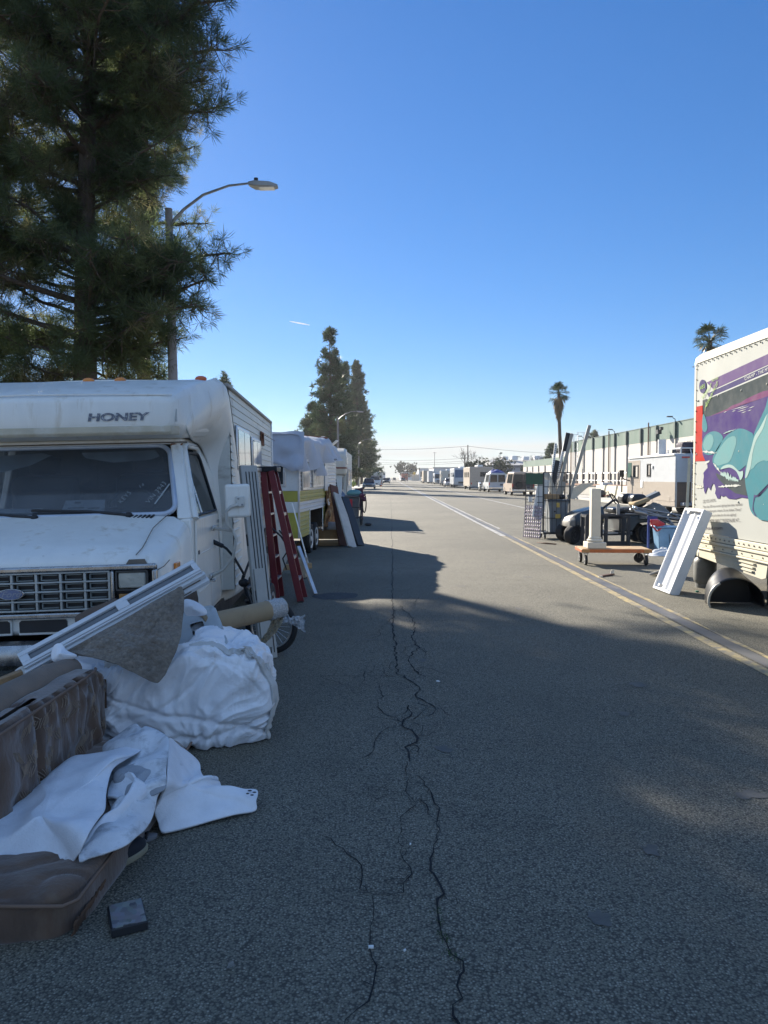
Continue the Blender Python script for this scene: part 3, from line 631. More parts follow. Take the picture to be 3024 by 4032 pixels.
# contrail high over the road
cv = [at(1140+k*8, 1265+k*1.5, 5000) for k in range(11)]
tag(put('contrail', MB().tube(cv, [1,2,3,3,4,4,4,4,3,2,1], 6), mat("contrail_white", (.9,.9,.95), 1.0, trans=.5)), kind='structure')
# ------------------------------------------------------------------ right side of the street
def LB(t):
    m = MB(); m.M = t.matrix_basis.inverted() if isinstance(t, bpy.types.Object) else Matrix.Translation(-Vector(t)); return m
m_truck = mat("truck_panel", (.40,.41,.385), .85, var=.04, scale=2, spec=.12, c2=(.34,.335,.30), cut=(.62,.85), c2scale=1.5)
m_trim = mat("truck_cream_trim", (.56,.53,.43), .7, var=.06, spec=.25)
TX = 4.5
T = thing('box_truck', 'white moving truck with purple and teal painted side and small printed text', 'truck', (5.6, 9.2, 0))
def Z(): return LB(T)
RY0, RY1 = 6.85, 11.47      # near and far end of the box
XR = 6.75
prof_ = [(TX,.81),(TX,3.26),(TX+.02,3.34),(TX+.07,3.4),(TX+.16,3.43),(XR-.16,3.43),(XR-.07,3.4),(XR-.02,3.34),(XR,3.26),(XR,.81)]
put('box_body', Z().loft([[(x,y,z) for x,z in prof_] for y in (RY0, RY1-.09)]), m_truck, T)
put('corner_post', Z().loft([[(x+.006*(-1 if x < 5.6 else 1),y,z+.006*(z>3)) for x,z in prof_ if z < 3.3] for y in (RY1-.087, RY1)]), m_trim, T, bevel=.012)
put('corner_cap', Z().loft([[(x+.008*(-1 if x < 5.6 else 1),y,z+.008*(z>3)) for x,z in [(TX,3.2)]+prof_[1:9]+[(XR,3.2)]] for y in (RY1-.09, RY1+.01)]), mat("grey_corner_cap", (.35,.36,.37), .4, .5), T, bevel=.02)
# cream roof rail along the top and lower rails
put('roof_rail', Z().loft([[(x-.012,y,z+.004) for x,z in prof_[1:5]] + [(x+.02,y,z-.01) for x,z in reversed(prof_[1:5])] for y in (RY0, RY1-.092)]), m_trim, T, ang=60)
rails = Z(); 
rails.box(TX-.035, RY0, .72, TX+.03, RY1-.09, .80).box(TX-.05, RY0, .675, TX+.03, RY1-.09, .712).box(TX-.03, RY0, .60, TX+.03, RY1-.09, .67).box(TX-.05, RY0, .575, TX+.03, RY1-.09, .597)
put('lower_rail', rails, m_trim, T, bevel=.006)
sk = Z(); sk.add([(TX-.02,RY1-.02,.47),(TX-.02,9.26,.375),(TX-.02,9.16,.40),(TX-.02,9.12,.572),(TX-.02,RY1-.02,.572)] + [(TX,RY1-.02,.47),(TX,9.26,.375),(TX,9.16,.40),(TX,9.12,.572),(TX,RY1-.02,.572)],
    [(0,1,2,3,4),(9,8,7,6,5),(0,1,6,5),(1,2,7,6),(2,3,8,7),(3,4,9,8),(4,0,5,9)])
for k, (ya, yb) in enumerate(((10.75,9.4),(10.75,9.42),(10.1,9.44))):
    z = .545 - .048*k
    sk.add([(TX-.021,ya,z),(TX-.045,yb+.03,z),(TX-.045,yb+.03,z-.018),(TX-.021,ya,z-.012),(TX-.021,yb,z)], [(0,1,2,3),(1,4,2),(0,4,1)])
put('skirt', sk, m_trim, T)
put('skirt', Z().box(TX-.02, RY0, .38, TX, 8.25, .572), m_trim, T, bevel=.005)
rv = Z()
for k in range(34): rv.ball((TX-.012, RY0+.1+k*.138, 3.235), .011, 6, 5)
for k in range(34): rv.ball((TX-.04, RY0+.1+k*.138, .76), .011, 6, 5)
for k in range(17): rv.ball((TX-.033, RY0+.16+k*.276, .635), .011, 6, 5)
for k in range(16): rv.ball((TX-.01, RY1-.095, .9+k*.152), .01, 6, 5)
put('rivets', rv, mat("dull_rivet", (.25,.23,.2), .5, .6), T)
def onside(u, v, off=0.0):
    d = ray(u, v); p = Vector((0,0,EYE)) + d * ((TX - off)/d.x); return p
A5 = lambda x, y: (2700 + x/5.12, 1350 + y/5.12)
B6 = lambda x, y: (2700 + x/5.12, 1700 + y/5.12)
for p in (A5(660,1070),A5(1130,960),A5(1650,830),A5(260,1170),B6(225,455),B6(1085,395),B6(630,430),B6(1625,360),B6(205,1350),B6(1590,1460),B6(1065,1420)): put('bolt', Z().ball(onside(*p), .016, 8, 6), m_trim, T)
def decal(name, pts, m, layer, smooth=False):
    P = [onside(u, v, .0015*layer + .002) for u, v in pts]
    if smooth:
        Q = []; n = len(P)
        for i in range(n):
            for s in range(5):
                q = s/5; a, b, c, d = P[i-1], P[i], P[(i+1)%n], P[(i+2)%n]
                Q.append(.5*((2*b) + (c-a)*q + (2*a-5*b+4*c-d)*q*q + (3*b-3*c+d-a)*q**3))
        P = Q
    mb = Z(); mb.add(P, [tuple(range(len(P)))]); me = bpy.data.meshes.new(name); me.from_pydata(mb.v, [], mb.f); me.update()
    return link(name, me, m, T)
def ink(n, c): return mat("truck_ink_"+n, tuple(k*.72 for k in c), .85, var=.08, scale=5, spec=.12)
pur, navy, slate, mag, wat, redp, teal, teal2, pale, foam, lime = (ink("purple",(.17,.11,.26)), ink("navy",(.085,.075,.20)), ink("slate",(.055,.075,.085)), ink("magenta",(.20,.06,.17)), ink("violet",(.075,.045,.20)),
    ink("red",(.55,.035,.025)), ink("teal",(.07,.26,.31)), ink("light_teal",(.19,.40,.41)), ink("pale_aqua",(.42,.58,.55)), ink("foam",(.7,.72,.68)), ink("lime",(.42,.62,.2)))
far = 2600
decal('red_panel', [A5(186,1292),A5(350,1258),B6(400,590),B6(158,600)], redp, 1)
decal('sky_band', [A5(420,800),A5(600,712),A5(1659,222),A5(2700,-250),A5(2700,-20),A5(1659,440),A5(560,940)], pur, 1)
decal('pale_line', [A5(470,985),A5(1659,446),A5(2700,-16),A5(2700,10),A5(1659,462),A5(470,1005)], foam, 2)
decal('title_band', [A5(430,1020),A5(1659,464),A5(2700,12),A5(2700,130),A5(1659,588),A5(470,1100)], navy, 1)
decal('pale_line', [A5(430,1118),A5(1659,592),A5(2700,132),A5(2700,160),A5(1659,624),A5(430,1140)], foam, 2)
decal('dark_sky', [A5(340,1160),A5(1659,626),A5(2700,165),A5(2700,700),A5(1659,1000),A5(900,1310),A5(500,1480),A5(380,1510),A5(340,1440)], slate, 1)
decal('distant_hill', [A5(480,1480),A5(830,1335),A5(930,1265),A5(1100,1205),A5(1220,1130),A5(1420,1035),A5(1560,975),A5(1659,955),A5(2700,560),A5(2700,700),A5(1659,1075),A5(1100,1262),A5(820,1390)], mag, 2)
water = [A5(345,1500),A5(500,1475),A5(830,1372),A5(1659,1072),A5(2700,690),B6(2700,900),B6(1659,1370),B6(1250,1345),B6(1120,1325),B6(1000,1362),B6(860,1350),B6(800,1290),B6(740,1310),B6(700,1280),B6(690,1345),B6(640,1350),B6(590,1240),B6(605,1160),B6(585,1070),B6(545,1045),B6(515,1110),B6(500,1185),B6(470,1130),B6(440,1120),B6(415,1190),B6(395,1260),B6(370,1190),B6(350,1000),B6(365,900),B6(355,830),B6(400,770),B6(440,730),B6(430,600),B6(395,590),B6(340,460),B6(330,110)]
decal('painted_water', water, wat, 3)
decal('dark_water', [B6(600,830),B6(760,900),B6(1000,1000),B6(1190,930),B6(1240,1290),B6(1000,1240),B6(780,1080),B6(640,930)], slate, 4)
decal('small_hump', [B6(330,270),B6(375,110),B6(470,20),B6(580,-10),B6(690,30),B6(750,120),B6(700,250),B6(620,390),B6(540,455),B6(430,465),B6(345,400)], teal, 5, True)
decal('small_hump_light', [B6(350,270),B6(400,120),B6(480,50),B6(540,80),B6(560,200),B6(500,350),B6(400,380)], teal2, 6, True)
decal('middle_hump', [B6(545,620),B6(560,480),B6(650,310),B6(760,150),B6(860,50),B6(1020,-50),B6(1150,-60),B6(1290,0),B6(1360,80),B6(1290,420),B6(1230,640),B6(1160,720),B6(1060,780),B6(960,690),B6(860,665),B6(740,715),B6(640,770)], teal, 5, True)
decal('middle_hump_light', [B6(570,600),B6(600,480),B6(700,310),B6(840,140),B6(980,90),B6(1020,200),B6(960,420),B6(880,600),B6(740,660),B6(640,680)], teal2, 6, True)
decal('pale_ridge', [B6(700,760),B6(760,690),B6(870,660),B6(960,690),B6(1080,800),B6(1150,790),B6(1150,900),B6(1100,975),B6(1070,900),B6(1010,790),B6(900,725),B6(800,735)], pale, 7, True)
decal('big_hump', [A5(1759,1000),A5(1600,1320),A5(1450,1650),A5(1370,1850),B6(1320,280),B6(1235,580),B6(1195,850),B6(1205,1080),B6(1255,1320),B6(1290,1540),B6(1360,1670),B6(1450,1730),B6(1560,1785),B6(2100,1800),B6(2600,1500),B6(2700,300),A5(2500,1100)], teal, 8, True)
decal('big_hump_light', [A5(1659,1420),A5(1520,1700),B6(1410,60),B6(1340,300),B6(1300,560),B6(1270,760),B6(1350,740),B6(1440,640),B6(1560,580),B6(1700,560),B6(1900,200),A5(1850,1500)], teal2, 9, True)
decal('big_hump_edge', [A5(1640,1440),A5(1500,1700),B6(1390,90),B6(1320,330),B6(1260,560),B6(1210,820),B6(1200,930),B6(1240,900),B6(1310,700),B6(1350,420),B6(1420,180),A5(1560,1720)], pale, 10, True)
decal('big_hump_fold', [B6(1375,1270),B6(1500,1290),B6(1659,1060),B6(1750,960),B6(1750,990),B6(1600,1180),B6(1470,1310),B6(1395,1320),B6(1360,1480),B6(1370,1600),B6(1430,1710),B6(1400,1700),B6(1340,1570)], navy, 10)
decal('droplet', [A5(345,1455),A5(380,1465),A5(420,1600),A5(435,1720),A5(395,1800),A5(345,1770),A5(330,1680)], teal, 5, True)
rj = random.Random(4)
def jag(name, x0, y0, x1, y1, th, f, lay, n=26, m=None, side=1):
    up = []; dn = []
    for i in range(n):
        q = i/(n-1); x = x0+(x1-x0)*q; y = y0+(y1-y0)*q; h = th*math.sin(math.pi*min(.97,max(.03,q)))**.4
        up.append(f(x + rj.uniform(-6,6), y - h*rj.uniform(.15,1.5))); dn.append(f(x + rj.uniform(-5,5), y + h*rj.uniform(.1,.9)*side))
    decal(name, up + dn[::-1], m or foam, lay)
jag('foam', 660, 1110, 1105, 1085, 32, B6, 8); jag('foam', 700, 850, 1060, 1000, 75, B6, 8, 30, pale); jag('foam', 340, 400, 590, 430, 28, B6, 8); jag('foam', 560, 640, 720, 850, 26, B6, 8, 16)
jag('foam', 760, 40, 1010, -55, 14, B6, 8, 18, pale); jag('foam', 390, 640, 480, 590, 28, B6, 6, 10); jag('foam', 195, 1115, 345, 1120, 40, B6, 4, 16, ink("graffiti_cream",(.75,.73,.62)))
for x0, y0, x1, y1 in ((910,1355,1240,1262),(930,1385,1010,1365),(1040,1390,1225,1340),(1040,1350,1280,1280),(1115,1415,1225,1385),(1260,1325,1395,1275),(1245,1375,1330,1350),(760,1405,830,1385)):
    decal('foam', [A5(x0,y0),A5((x0+x1)/2,(y0+y1)/2-9),A5(x1,y1-4),A5((x0+x1)/2,(y0+y1)/2+5)], foam, 5)
decal('number_disc', [A5(342+72*math.cos(a*.2618), 878+138*math.sin(a*.2618)) for a in range(24)], navy, 4)
def write(body, f, p0, p1, hpx, m, lay=6, cap=.72):
    a = onside(*f(*p0), .0015*lay+.002); b = onside(*f(*p1), .0015*lay+.002); h = (onside(*f(p0[0], p0[1]-hpx)) - onside(*f(*p0))).length
    o = text(body, 1.0, m, T, Matrix.Identity(4), ext=0); xs_ = [v.co.x for v in o.data.vertices]; wd = max(xs_)-min(xs_); d = b-a
    M = Matrix(((d.x/wd, 0, -1, 0), (d.y/wd, 0, 0, 0), (d.z/wd, h/cap, 0, 0), (0,0,0,1))); o.data.transform(Matrix.Translation(a - T.location) @ M)
    return o
gray_ink = ink("text_grey", (.12,.11,.12)); 
write('#85', A5, (285,945), (385,905), 85, lime, 7); write('Venture', A5, (318,1180), (512,870), 110, lime, 7); write('Across', A5, (520,795), (655,722), 70, lime, 7); write('America', A5, (382,1380), (640,842), 150, lime, 7)
write("'CHAMP' - THE MYSTERY EMERGES", A5, (1175,765), (2180,345), 72, foam, 5)
write('DID YOU KNOW...', B6, (345,1440), (612,1408), 66, gray_ink, 3); write('More than 300 documented sightings have been recorded', B6, (345,1535), (1128,1485), 48, gray_ink, 3)
write('of this elusive aquatic creature. Do you believe "Champ"', B6, (345,1622), (1112,1590), 48, gray_ink, 3); write('exists and will you be there for the next sighting?', B6, (350,1710), (1008,1692), 46, gray_ink, 3)
write("LEARN MORE ABOUT 'PLESIOSAURS' AT....", B6, (352,1830), (1100,1815), 66, gray_ink, 3); write('uhaul.com', B6, (352,1972), (732,1970), 72, ink("text_indigo", (.07,.06,.12)), 3, .76)
put('side_marker', Z().box(TX-.012, 11.3, .83, TX, 11.38, .9), red_lens, T)
put('shade_flap', Z().box(TX+.06,9.27,.06,TX+.72,9.29,.56), black, T); put('shade_flap', Z().box(XR-.72,9.27,.06,XR-.06,9.29,.56), black, T); put('skirt', Z().box(XR, 9.3, .38, XR+.02, RY1, .8), m_trim, T, bevel=.005); put('shade_box', Z().box(XR-.6,9.5,.12,XR-.1,11.2,.55), black, T, bevel=.02)  # black flaps and box added to keep light out under the truck
put('rear_door', Z().box(TX+.12, RY1+.002, .9, XR-.12, RY1+.03, 3.2), m_truck, T, bevel=.01)
put('rear_bumper', Z().box(TX+.05, RY1+.03, .42, XR-.05, RY1+.2, .62).box(TX+.02, RY1-.02, .45, TX+.13, RY1+.14, .80), m_trim, T, bevel=.01)
put('chassis', Z().box(TX+.55, 4.2, .55, TX+.7, RY1, .75).box(XR-.7, 4.2, .55, XR-.55, RY1, .75).box(TX+.35,9.3,.42,TX+.9,10.6,.72).cyl((TX+.1,8.7,.42),(XR-.1,8.7,.42),.07), dark_steel, T)
m_rimw = mat("rim_white", (.55,.55,.53), .45, var=.15)
for y, xx in ((8.7,TX+.17),(8.7,TX+.45),(8.7,XR-.17),(8.7,XR-.45),(4.9,TX+.18),(4.9,XR-.18)): wheel(T, (xx-5.6, y-9.2, .40), .40, .24, m_rimw, 'x', -1 if xx < 5.6 else 1)
put('cab', Z().loft([[(TX+.12,y,zb),(XR-.12,y,zb),(XR-.12,y,zm),(XR-.22,y,zt),(TX+.22,y,zt),(TX+.12,y,zm)] for y, zb, zm, zt in ((6.84,.5,1.35,2.1),(5.4,.5,1.35,2.1),(4.75,.5,1.3,1.45),(3.7,.5,1.15,1.22),(3.6,.6,1.1,1.12))]), white_paint, T, bevel=.04)
put('cab_window', Z().plate([(TX+.115,6.3,1.4),(TX+.20,6.3,2.0),(TX+.20,5.5,2.0),(TX+.125,5.05,1.4)], .01, (-1,0,.1)), dark_glass, T)

# fluorescent light fixture leaning on the truck
fx = thing('light_fixture', 'long white fluorescent light housing leaning against the box truck', 'light fixture', (3.8, 10.75, 0))
def fbox(): m = LB(fx); return m
o0 = Vector((3.80, 11.07, .01)); W_ = Vector((0.02,-.64,0)); H_ = Vector((.44,.2,1.14)); fm = frame_mat(o0, W_, H_)
w_, h_ = .62, H_.length
def FB(): m = MB(); m.M = Matrix.Translation(-fx.location) @ fm; return m
m_enamel = mat("white_enamel", (.78,.78,.78), .3, var=.04, coat=.3)
q = FB(); 
put('reflector', q.grid(lambda a, b: (.03+a*(w_-.06), .04+b*(h_-.08), -.004 + .032*math.exp(-((a-.42)/.08)**2) - .065*(1-abs(2*a-1)**3)*1.0), 30, 6), m_enamel, fx, ang=60)
put('housing', FB().box(0,0,-.12,.028,h_,.012).box(w_-.028,0,-.12,w_,h_,.012).box(.028,0,-.12,w_-.028,.036,.012).box(.028,h_-.036,-.12,w_-.028,h_,.012).box(.028,.036,-.12,w_-.028,h_-.036,-.105), m_enamel, fx, bevel=.004)
put('lamp_socket', FB().box(w_*.42-.03,.05,.0,w_*.42+.03,.09,.05).box(w_*.42-.03,h_-.09,.0,w_*.42+.03,h_-.05,.05), steel, fx, bevel=.004)
# propane cylinder and a black plastic shell under the truck's tail
pt = thing('propane_tank', 'grey upright propane tank standing behind the leaning light housing', 'gas tank', (gp(2772,2316).x+.05, gp(2772,2316).y+.1, 0))
m_tank = mat("tank_grey_paint", (.16,.165,.16), .5, var=.2, c2=(.09,.07,.05), cut=(.6,.75))
put('body', MB().lathe([(.02,.05),(.12,.05),(.15,.09),(.158,.12),(.158,.36),(.15,.40),(.12,.44),(.03,.455),(.01,.456)], 28), m_tank, pt, ang=40)
put('foot_ring', MB().lathe([(.125,0),(.13,0),(.13,.07),(.125,.07)], 24), m_tank, pt); put('valve', MB().cyl((0,0,.45),(0,0,.51),.025).cyl((-.05,0,.5),(.05,0,.5),.018), steel, pt)
c_ = MB()
for a0, a1 in ((20,160),(200,340)):
    for s in range(8):
        t0, t1 = R(a0+(a1-a0)*s/8), R(a0+(a1-a0)*(s+1)/8); c_.add([(.13*math.cos(t),.13*math.sin(t),z) for t in (t0,t1) for z in (.43,.56)], [(0,2,3,1)])
put('collar', c_, m_tank, pt, solid=.006)
sh = thing('plastic_shell', 'black curved plastic fender shell lying upside under the truck tail', 'car part', tuple(gp(2800,2395))); sh.rotation_euler = (0,0,R(-10))
def shell(a, b):
    th = R(200 - 210*a); rx, rz = .32, .37; y = .05 + b*.42
    return (rx*math.cos(th)*(1-.15*b) + .3, y, max(.004, .08 + rz*math.sin(th)*(.75+.25*b)) )
m_shell = mat('black_shell', (.006,.006,.007), .35)
put('shell', MB().grid(shell, 26, 8), m_shell, sh, solid=.012, ang=60)
put('shell_back', MB().prism([(shell(i/25,1).__getitem__(0), shell(i/25,1)[2]) for i in range(26)], .45, .46, 'y'), m_shell, sh); put('edge_lip', MB().tube([Vector(shell(i/20,0))+Vector((0,-.004,0)) for i in range(8)], .016, 6), mat("lit_rim_grey", (.4,.38,.33), .6, var=.3), sh)  # grey lip colour paints in the lit edge of the black shell
tag(put('ramp_board', MB().beam((4.35,12.6,.02),(4.7,12.1,.27),.3,.03), mat("striped_board", (.45,.42,.38), .7), bevel=.004), 'pale board propped at the back of the truck beside the tank', 'board')
tag(put('litter', MB().ball(gp(2745,2332)+Vector((0,0,.012)), (.03,.02,.012), 8, 5), mat("green_litter", (.05,.3,.2), .5)), 'small green scrap on the asphalt by the black shell', 'litter')

# platform trolley with a column on it
tr = thing('platform_trolley', 'orange framed wooden platform trolley on four casters', 'trolley', (4.13, 14.25, 0), R(-3))
m_or = mat("orange_paint", (.48,.13,.035), .5, var=.2, c2=(.25,.12,.07), cut=(.55,.75), c2scale=8)
put('deck', MB().box(-.60,-.29,.285,.60,.29,.305), wood, tr, bevel=.004)
put('frame', MB().box(-.63,-.33,.235,.63,-.293,.295).box(-.63,.293,.235,.63,.33,.295).box(-.63,-.29,.235,-.602,.29,.295).box(.602,-.29,.235,.63,.29,.295).box(-.6,-.29,.24,-.48,.29,.28).box(.48,-.29,.24,.6,.29,.28), m_or, tr, bevel=.006)
m_pinewood = mat("corner_block", (.42,.22,.09), .7)
for sx in (-1, 1):
    for sy in (-1, 1):
        ca = put('caster', MB().box(sx*.54-.045,sy*.25-.05,.215,sx*.54+.045,sy*.25+.05,.234).beam((sx*.54-.035,sy*.25,.22),(sx*.54-.035+.02,sy*.25,.09),.045,.006,(1,0,0)).beam((sx*.54+.035,sy*.25,.22),(sx*.54+.035-.02,sy*.25,.09),.045,.006,(1,0,0)), steel, tr)
        wheel(ca, (sx*.54, sy*.25, .093), .092, .045, steel, 'x' if not (sx > 0 and sy > 0) else 'y', -1 if sx < 0 else 1, n=20, rim=.7)
        put('corner_block', MB().box(sx*.555-.07,sy*.3-.04,.236,sx*.555+.07,sy*.3+.034,.298), m_pinewood, tr, bevel=.005)
cl = thing('column', 'cream square column with a stepped base standing on the orange trolley', 'column', (3.77, 14.15, .307))
m_cream = mat("cream_stone", (.62,.57,.48), .75, var=.07, c2=(.45,.4,.33), cut=(.6,.8), bump=.1)
put('base', MB().box(-.17,-.17,0,.17,.17,.11), m_cream, cl, bevel=.01)
put('ring', MB().lathe([(.10,.112),(.125,.112),(.142,.13),(.142,.15),(.125,.165),(.112,.17),(.118,.185),(.112,.2),(.1,.21)], 28), m_cream, cl, ang=40)
put('shaft', MB().box(-.085,-.085,.2,.085,.085,1.09), m_cream, cl, bevel=.012)

# golf cart, nose to the left
gc = thing('golf_cart', 'dark golf cart without roof parked across the road, nose to the left', 'golf cart', (5.32, 19.0, 0), R(180))
m_gc = mat("dark_blue_plastic", (.03,.045,.055), .38, var=.15, coat=.25, c2=(.10,.1,.09), cut=(.6,.85)); m_gnose = mat("dusty_nose", (.2,.19,.17), .5, var=.2)
sect = lambda x, w, z0, z1, k=.78: [(x,-w,z0),(x,-w,z0+(z1-z0)*.6),(x,-w*k,z1),(x,w*k,z1),(x,w,z0+(z1-z0)*.6),(x,w,z0)]
put('front_cowl', MB().loft([sect(1.0,.28,.44,.56),sect(.93,.46,.42,.66),(sect(.75,.55,.42,.76)),sect(.45,.56,.46,.84),sect(.16,.5,.5,.9)]), m_gc, gc, bevel=.03, ang=50)
put('nose_panel', MB().loft([sect(1.035,.3,.40,.50),sect(.98,.47,.40,.62),sect(.86,.53,.41,.70)], caps=True), m_gnose, gc, bevel=.02)
put('headlight', MB().box(.90,.3,.5,1.0,.42,.57), lens, gc, bevel=.02); put('headlight', MB().box(.90,-.42,.5,1.0,-.3,.57), lens, gc, bevel=.02)
put('floor', MB().box(-.2,-.52,.24,.62,.52,.29), black, gc, bevel=.01)
put('rear_body', MB().loft([[(x,-.56,z0),(x,-.56,z1),(x,.56,z1),(x,.56,z0)] for x, z0, z1 in ((-.18,.28,.62),(-.5,.32,.68),(-.62,.5,.70),(-.9,.53,.70),(-1.18,.5,.68),(-1.3,.42,.62))]), m_gc, gc, bevel=.03)
put('rocker_panel', MB().prism([(.62,.26),(.50,.55),(.42,.64),(.3,.66),(.35,.5),(.42,.3),(-.2,.28),(-.5,.3),(-.5,.22),(.5,.2)], .5, .55, 'y').prism([(.62,.26),(.50,.55),(.42,.64),(.3,.66),(.35,.5),(.42,.3),(-.2,.28),(-.5,.3),(-.5,.22),(.5,.2)], -.55, -.5, 'y'), m_gc, gc, bevel=.01)
put('sill_strip', MB().box(-.15,.552,.255,.3,.57,.285), alu, gc, bevel=.004)
m_vinyl = mat("black_vinyl", (.02,.02,.022), .38, var=.2, bump=.15, bscale=50)
put('seat_base', MB().box(-.75,-.5,.60,-.12,.5,.74), black, gc, bevel=.02)
put('seat', MB().box(-.74,-.53,.74,-.08,.53,.86), m_vinyl, gc, bevel=.045, seg=3)
put('backrest', MB().box(-.86,.03,.90,-.50,.53,1.2), m_vinyl, gc, bevel=.11, seg=4); put('backrest', MB().box(-.80,-.53,.94,-.42,-.03,1.2), m_vinyl, gc, bevel=.1, seg=4)
put('backrest_post', MB().cyl((-.76,.3,.7),(-.7,.3,1.0),.02).cyl((-.76,-.3,.7),(-.7,-.3,1.0),.02), dark_steel, gc)
put('hip_bar', MB().tube([(-.1,.5,.62),(-.2,.55,.80),(-.3,.55,.84),(-.5,.55,.82),(-.55,.5,.7)], .02, 8), dark_steel, gc)
put('steering_column', MB().cyl((.32,.25,.7),(-.12,.25,1.05),.028), dark_steel, gc)
sw = MB(); cc = Vector((-.14,.25,1.07)); ux = Vector((0,1,0)); uz = Vector((.55,0,.83)).normalized()
sw.tube([cc + (ux*math.cos(a*.2618)+uz*math.sin(a*.2618))*.17 for a in range(25)], .016, 8, False)
for a in (90, 210, 330): sw.beam(cc, cc + (ux*math.cos(R(a))+uz*math.sin(R(a)))*.165, .035, .012)
put('steering_wheel', sw, black, gc, ang=60)
for x, y, s in ((.92,.47,1),(.92,-.47,-1),(-.88,.45,1),(-.88,-.45,-1)):
    if x > 0: 
        w = wheel(gc, (0,0,0), .222, .2, dark_steel, 'y', s, rim=.5); w.location = (x,y,.222); w.rotation_euler = (0,0,R(38))
    else: wheel(gc, (x,y,.235), .235, .22, dark_steel, 'y', s, rim=.5)
put('front_axle', MB().cyl((.92,-.4,.24),(.92,.4,.24),.03).beam((.8,.2,.3),(.92,.3,.24),.05,.03).beam((.75,.3,.42),(.9,.42,.3),.06,.03), dark_steel, gc); put('rear_axle', MB().cyl((-.88,-.4,.235),(-.88,.4,.235),.04), dark_steel, gc)
put('name_plate', MB().box(.20,.553,.56,.28,.558,.60), mat("brass_tint", (.5,.4,.1), .4), gc)
# black metal frame in front of the cart
bf = thing('table_frame', 'black metal table frame standing before the golf cart with silver top rails', 'metal frame', (5.06, 18.05, 0))
for x in (-.49, -.05, .47):
    for y in (-.2, .22): put("leg", MB().box(x-.04,y-.03,0,x+.04,y+.03,.70), dark_steel, bf, bevel=.004)
put('bottom_rail', MB().box(-.02,-.21,.02,.44,-.17,.12), dark_steel, bf, bevel=.004)
put('top_rail', MB().box(-.52,-.24,.66,.5,-.19,.74).box(-.52,.2,.66,.5,.25,.74).box(.0,-.24,.64,.3,.1,.70), dark_steel, bf, bevel=.004); put('upright', MB().box(.2,-.2,.74,.27,-.14,.98), steel, bf)
put('cross_rail', MB().box(-.52,-.185,.67,-.47,.195,.73).box(.45,-.185,.67,.5,.195,.73), dark_steel, bf)

# roll cage cart
rc = thing('roll_cage', 'tall wire roll cage cart on casters with its side gate open', 'roll cage', (4.31, 20.2, 0))
m_wire = mat("dark_wire", (.05,.055,.06), .45, .5, var=.3)
fr = MB()
X0, X1, Y0, Y1 = -.34, .34, -.3, .32
for x in (X0, X1):
    for y in (Y0, Y1): fr.cyl((x,y,.17),(x,y,1.73),.017, n=8)
for z in (.18, .55, 1.0, 1.36, 1.73):
    fr.cyl((X0,Y0,z),(X1,Y0,z),.011,n=6).cyl((X0,Y1,z),(X1,Y1,z),.011,n=6).cyl((X1,Y0,z),(X1,Y1,z),.011,n=6)
for k in range(1,6):
    x = X0 + (X1-X0)*k/6; fr.cyl((x,Y0,.18),(x,Y0,1.73),.0065,n=5).cyl((x,Y1,.18),(x,Y1,1.73),.0065,n=5)
for k in range(1,5):
    y = Y0 + (Y1-Y0)*k/5; fr.cyl((X1,y,.18),(X1,y,1.73),.0065,n=5)
put('frame', fr, m_wire, rc, ang=60); put('base_plate', MB().box(X0,Y0,.13,X1,Y1,.168), m_wire, rc, bevel=.005)
for x in (X0+.05, X1-.05):
    for y in (Y0+.05, Y1-.05):
        q = put('caster', MB().box(x-.03,y-.04,.105,x+.03,y+.04,.128).box(x-.03,y-.03,.05,x-.024,y+.03,.104).box(x+.024,y-.03,.05,x+.03,y+.03,.104), steel, rc); wheel(q, (x,y,.062), .06, .034, steel, 'x', -1, n=16)
gt = MB(); gx = -.68; gy = .3
P = lambda a, z: (X0-.012 + (gx-X0)*a, Y0 + (gy-Y0)*a, z)
for a in (0, 1): gt.cyl(P(a,.2),P(a,1.73),.014,n=8)
for a in (.25,.5,.75): gt.cyl(P(a,.2),P(a,1.73),.006,n=5)
for z in (.2,.62,.95,1.1,1.4,1.73): gt.cyl(P(0,z),P(1,z),.009,n=6)
put('gate', gt, m_wire, rc)
def inworld(name, mb, m, label, cat, group=None, **k): o = put(name, mb, m, **k); return tag(o, label, cat, group)
O = rc.location
def cw(): m = MB(); m.M = Matrix.Translation(O); return m
inworld('plastic_sheet', cw().plate([P(.03,1.42),P(.97,1.42),P(.97,1.71),P(.03,1.71)], .012, (-.7,-.7,0)), mat("dark_green_sheet", (.012,.09,.05), .4, var=.2), 'dark green plastic sheet hanging at the top of the cage gate', 'plastic sheet', solid=0)
mt = cw()
for i in range(8):
    for j in range(9):
        a = .04 + .92*(i/8); z = .03 + .84*j/9; b_ = -.06*(1 - j/9)
        p, q_ = Vector(P(a, z)), Vector(P(a+.075, z+.055)); off = Vector((-.03+b_, -.06+b_, 0)); 
        mt.add([p+off, Vector(P(a+.08,z))+off+Vector((.004,-.012,0)), q_+off, Vector(P(a,z+.055))+off+Vector((0,-.012,0))], [(0,1,2,3)])
for i in range(9): mt.beam(Vector(P(.02+.95*i/8,.02))+Vector((-.09,-.12,0)), Vector(P(.02+.95*i/8,.88))+Vector((-.03,-.065,0)), .014, .008)
for j in range(5): mt.beam(Vector(P(.0,.05+.2*j))+Vector((-.075+.01*j,-.105+.01*j,0)), Vector(P(1.0,.05+.2*j))+Vector((-.075+.01*j,-.105+.01*j,0)), .02, .01)
inworld('woven_mat', mt, mat("lilac_web", (.42,.36,.42), .6, var=.5, scale=14), 'lilac and white woven web mat draped on the lower cage gate', 'mat', solid=.004)
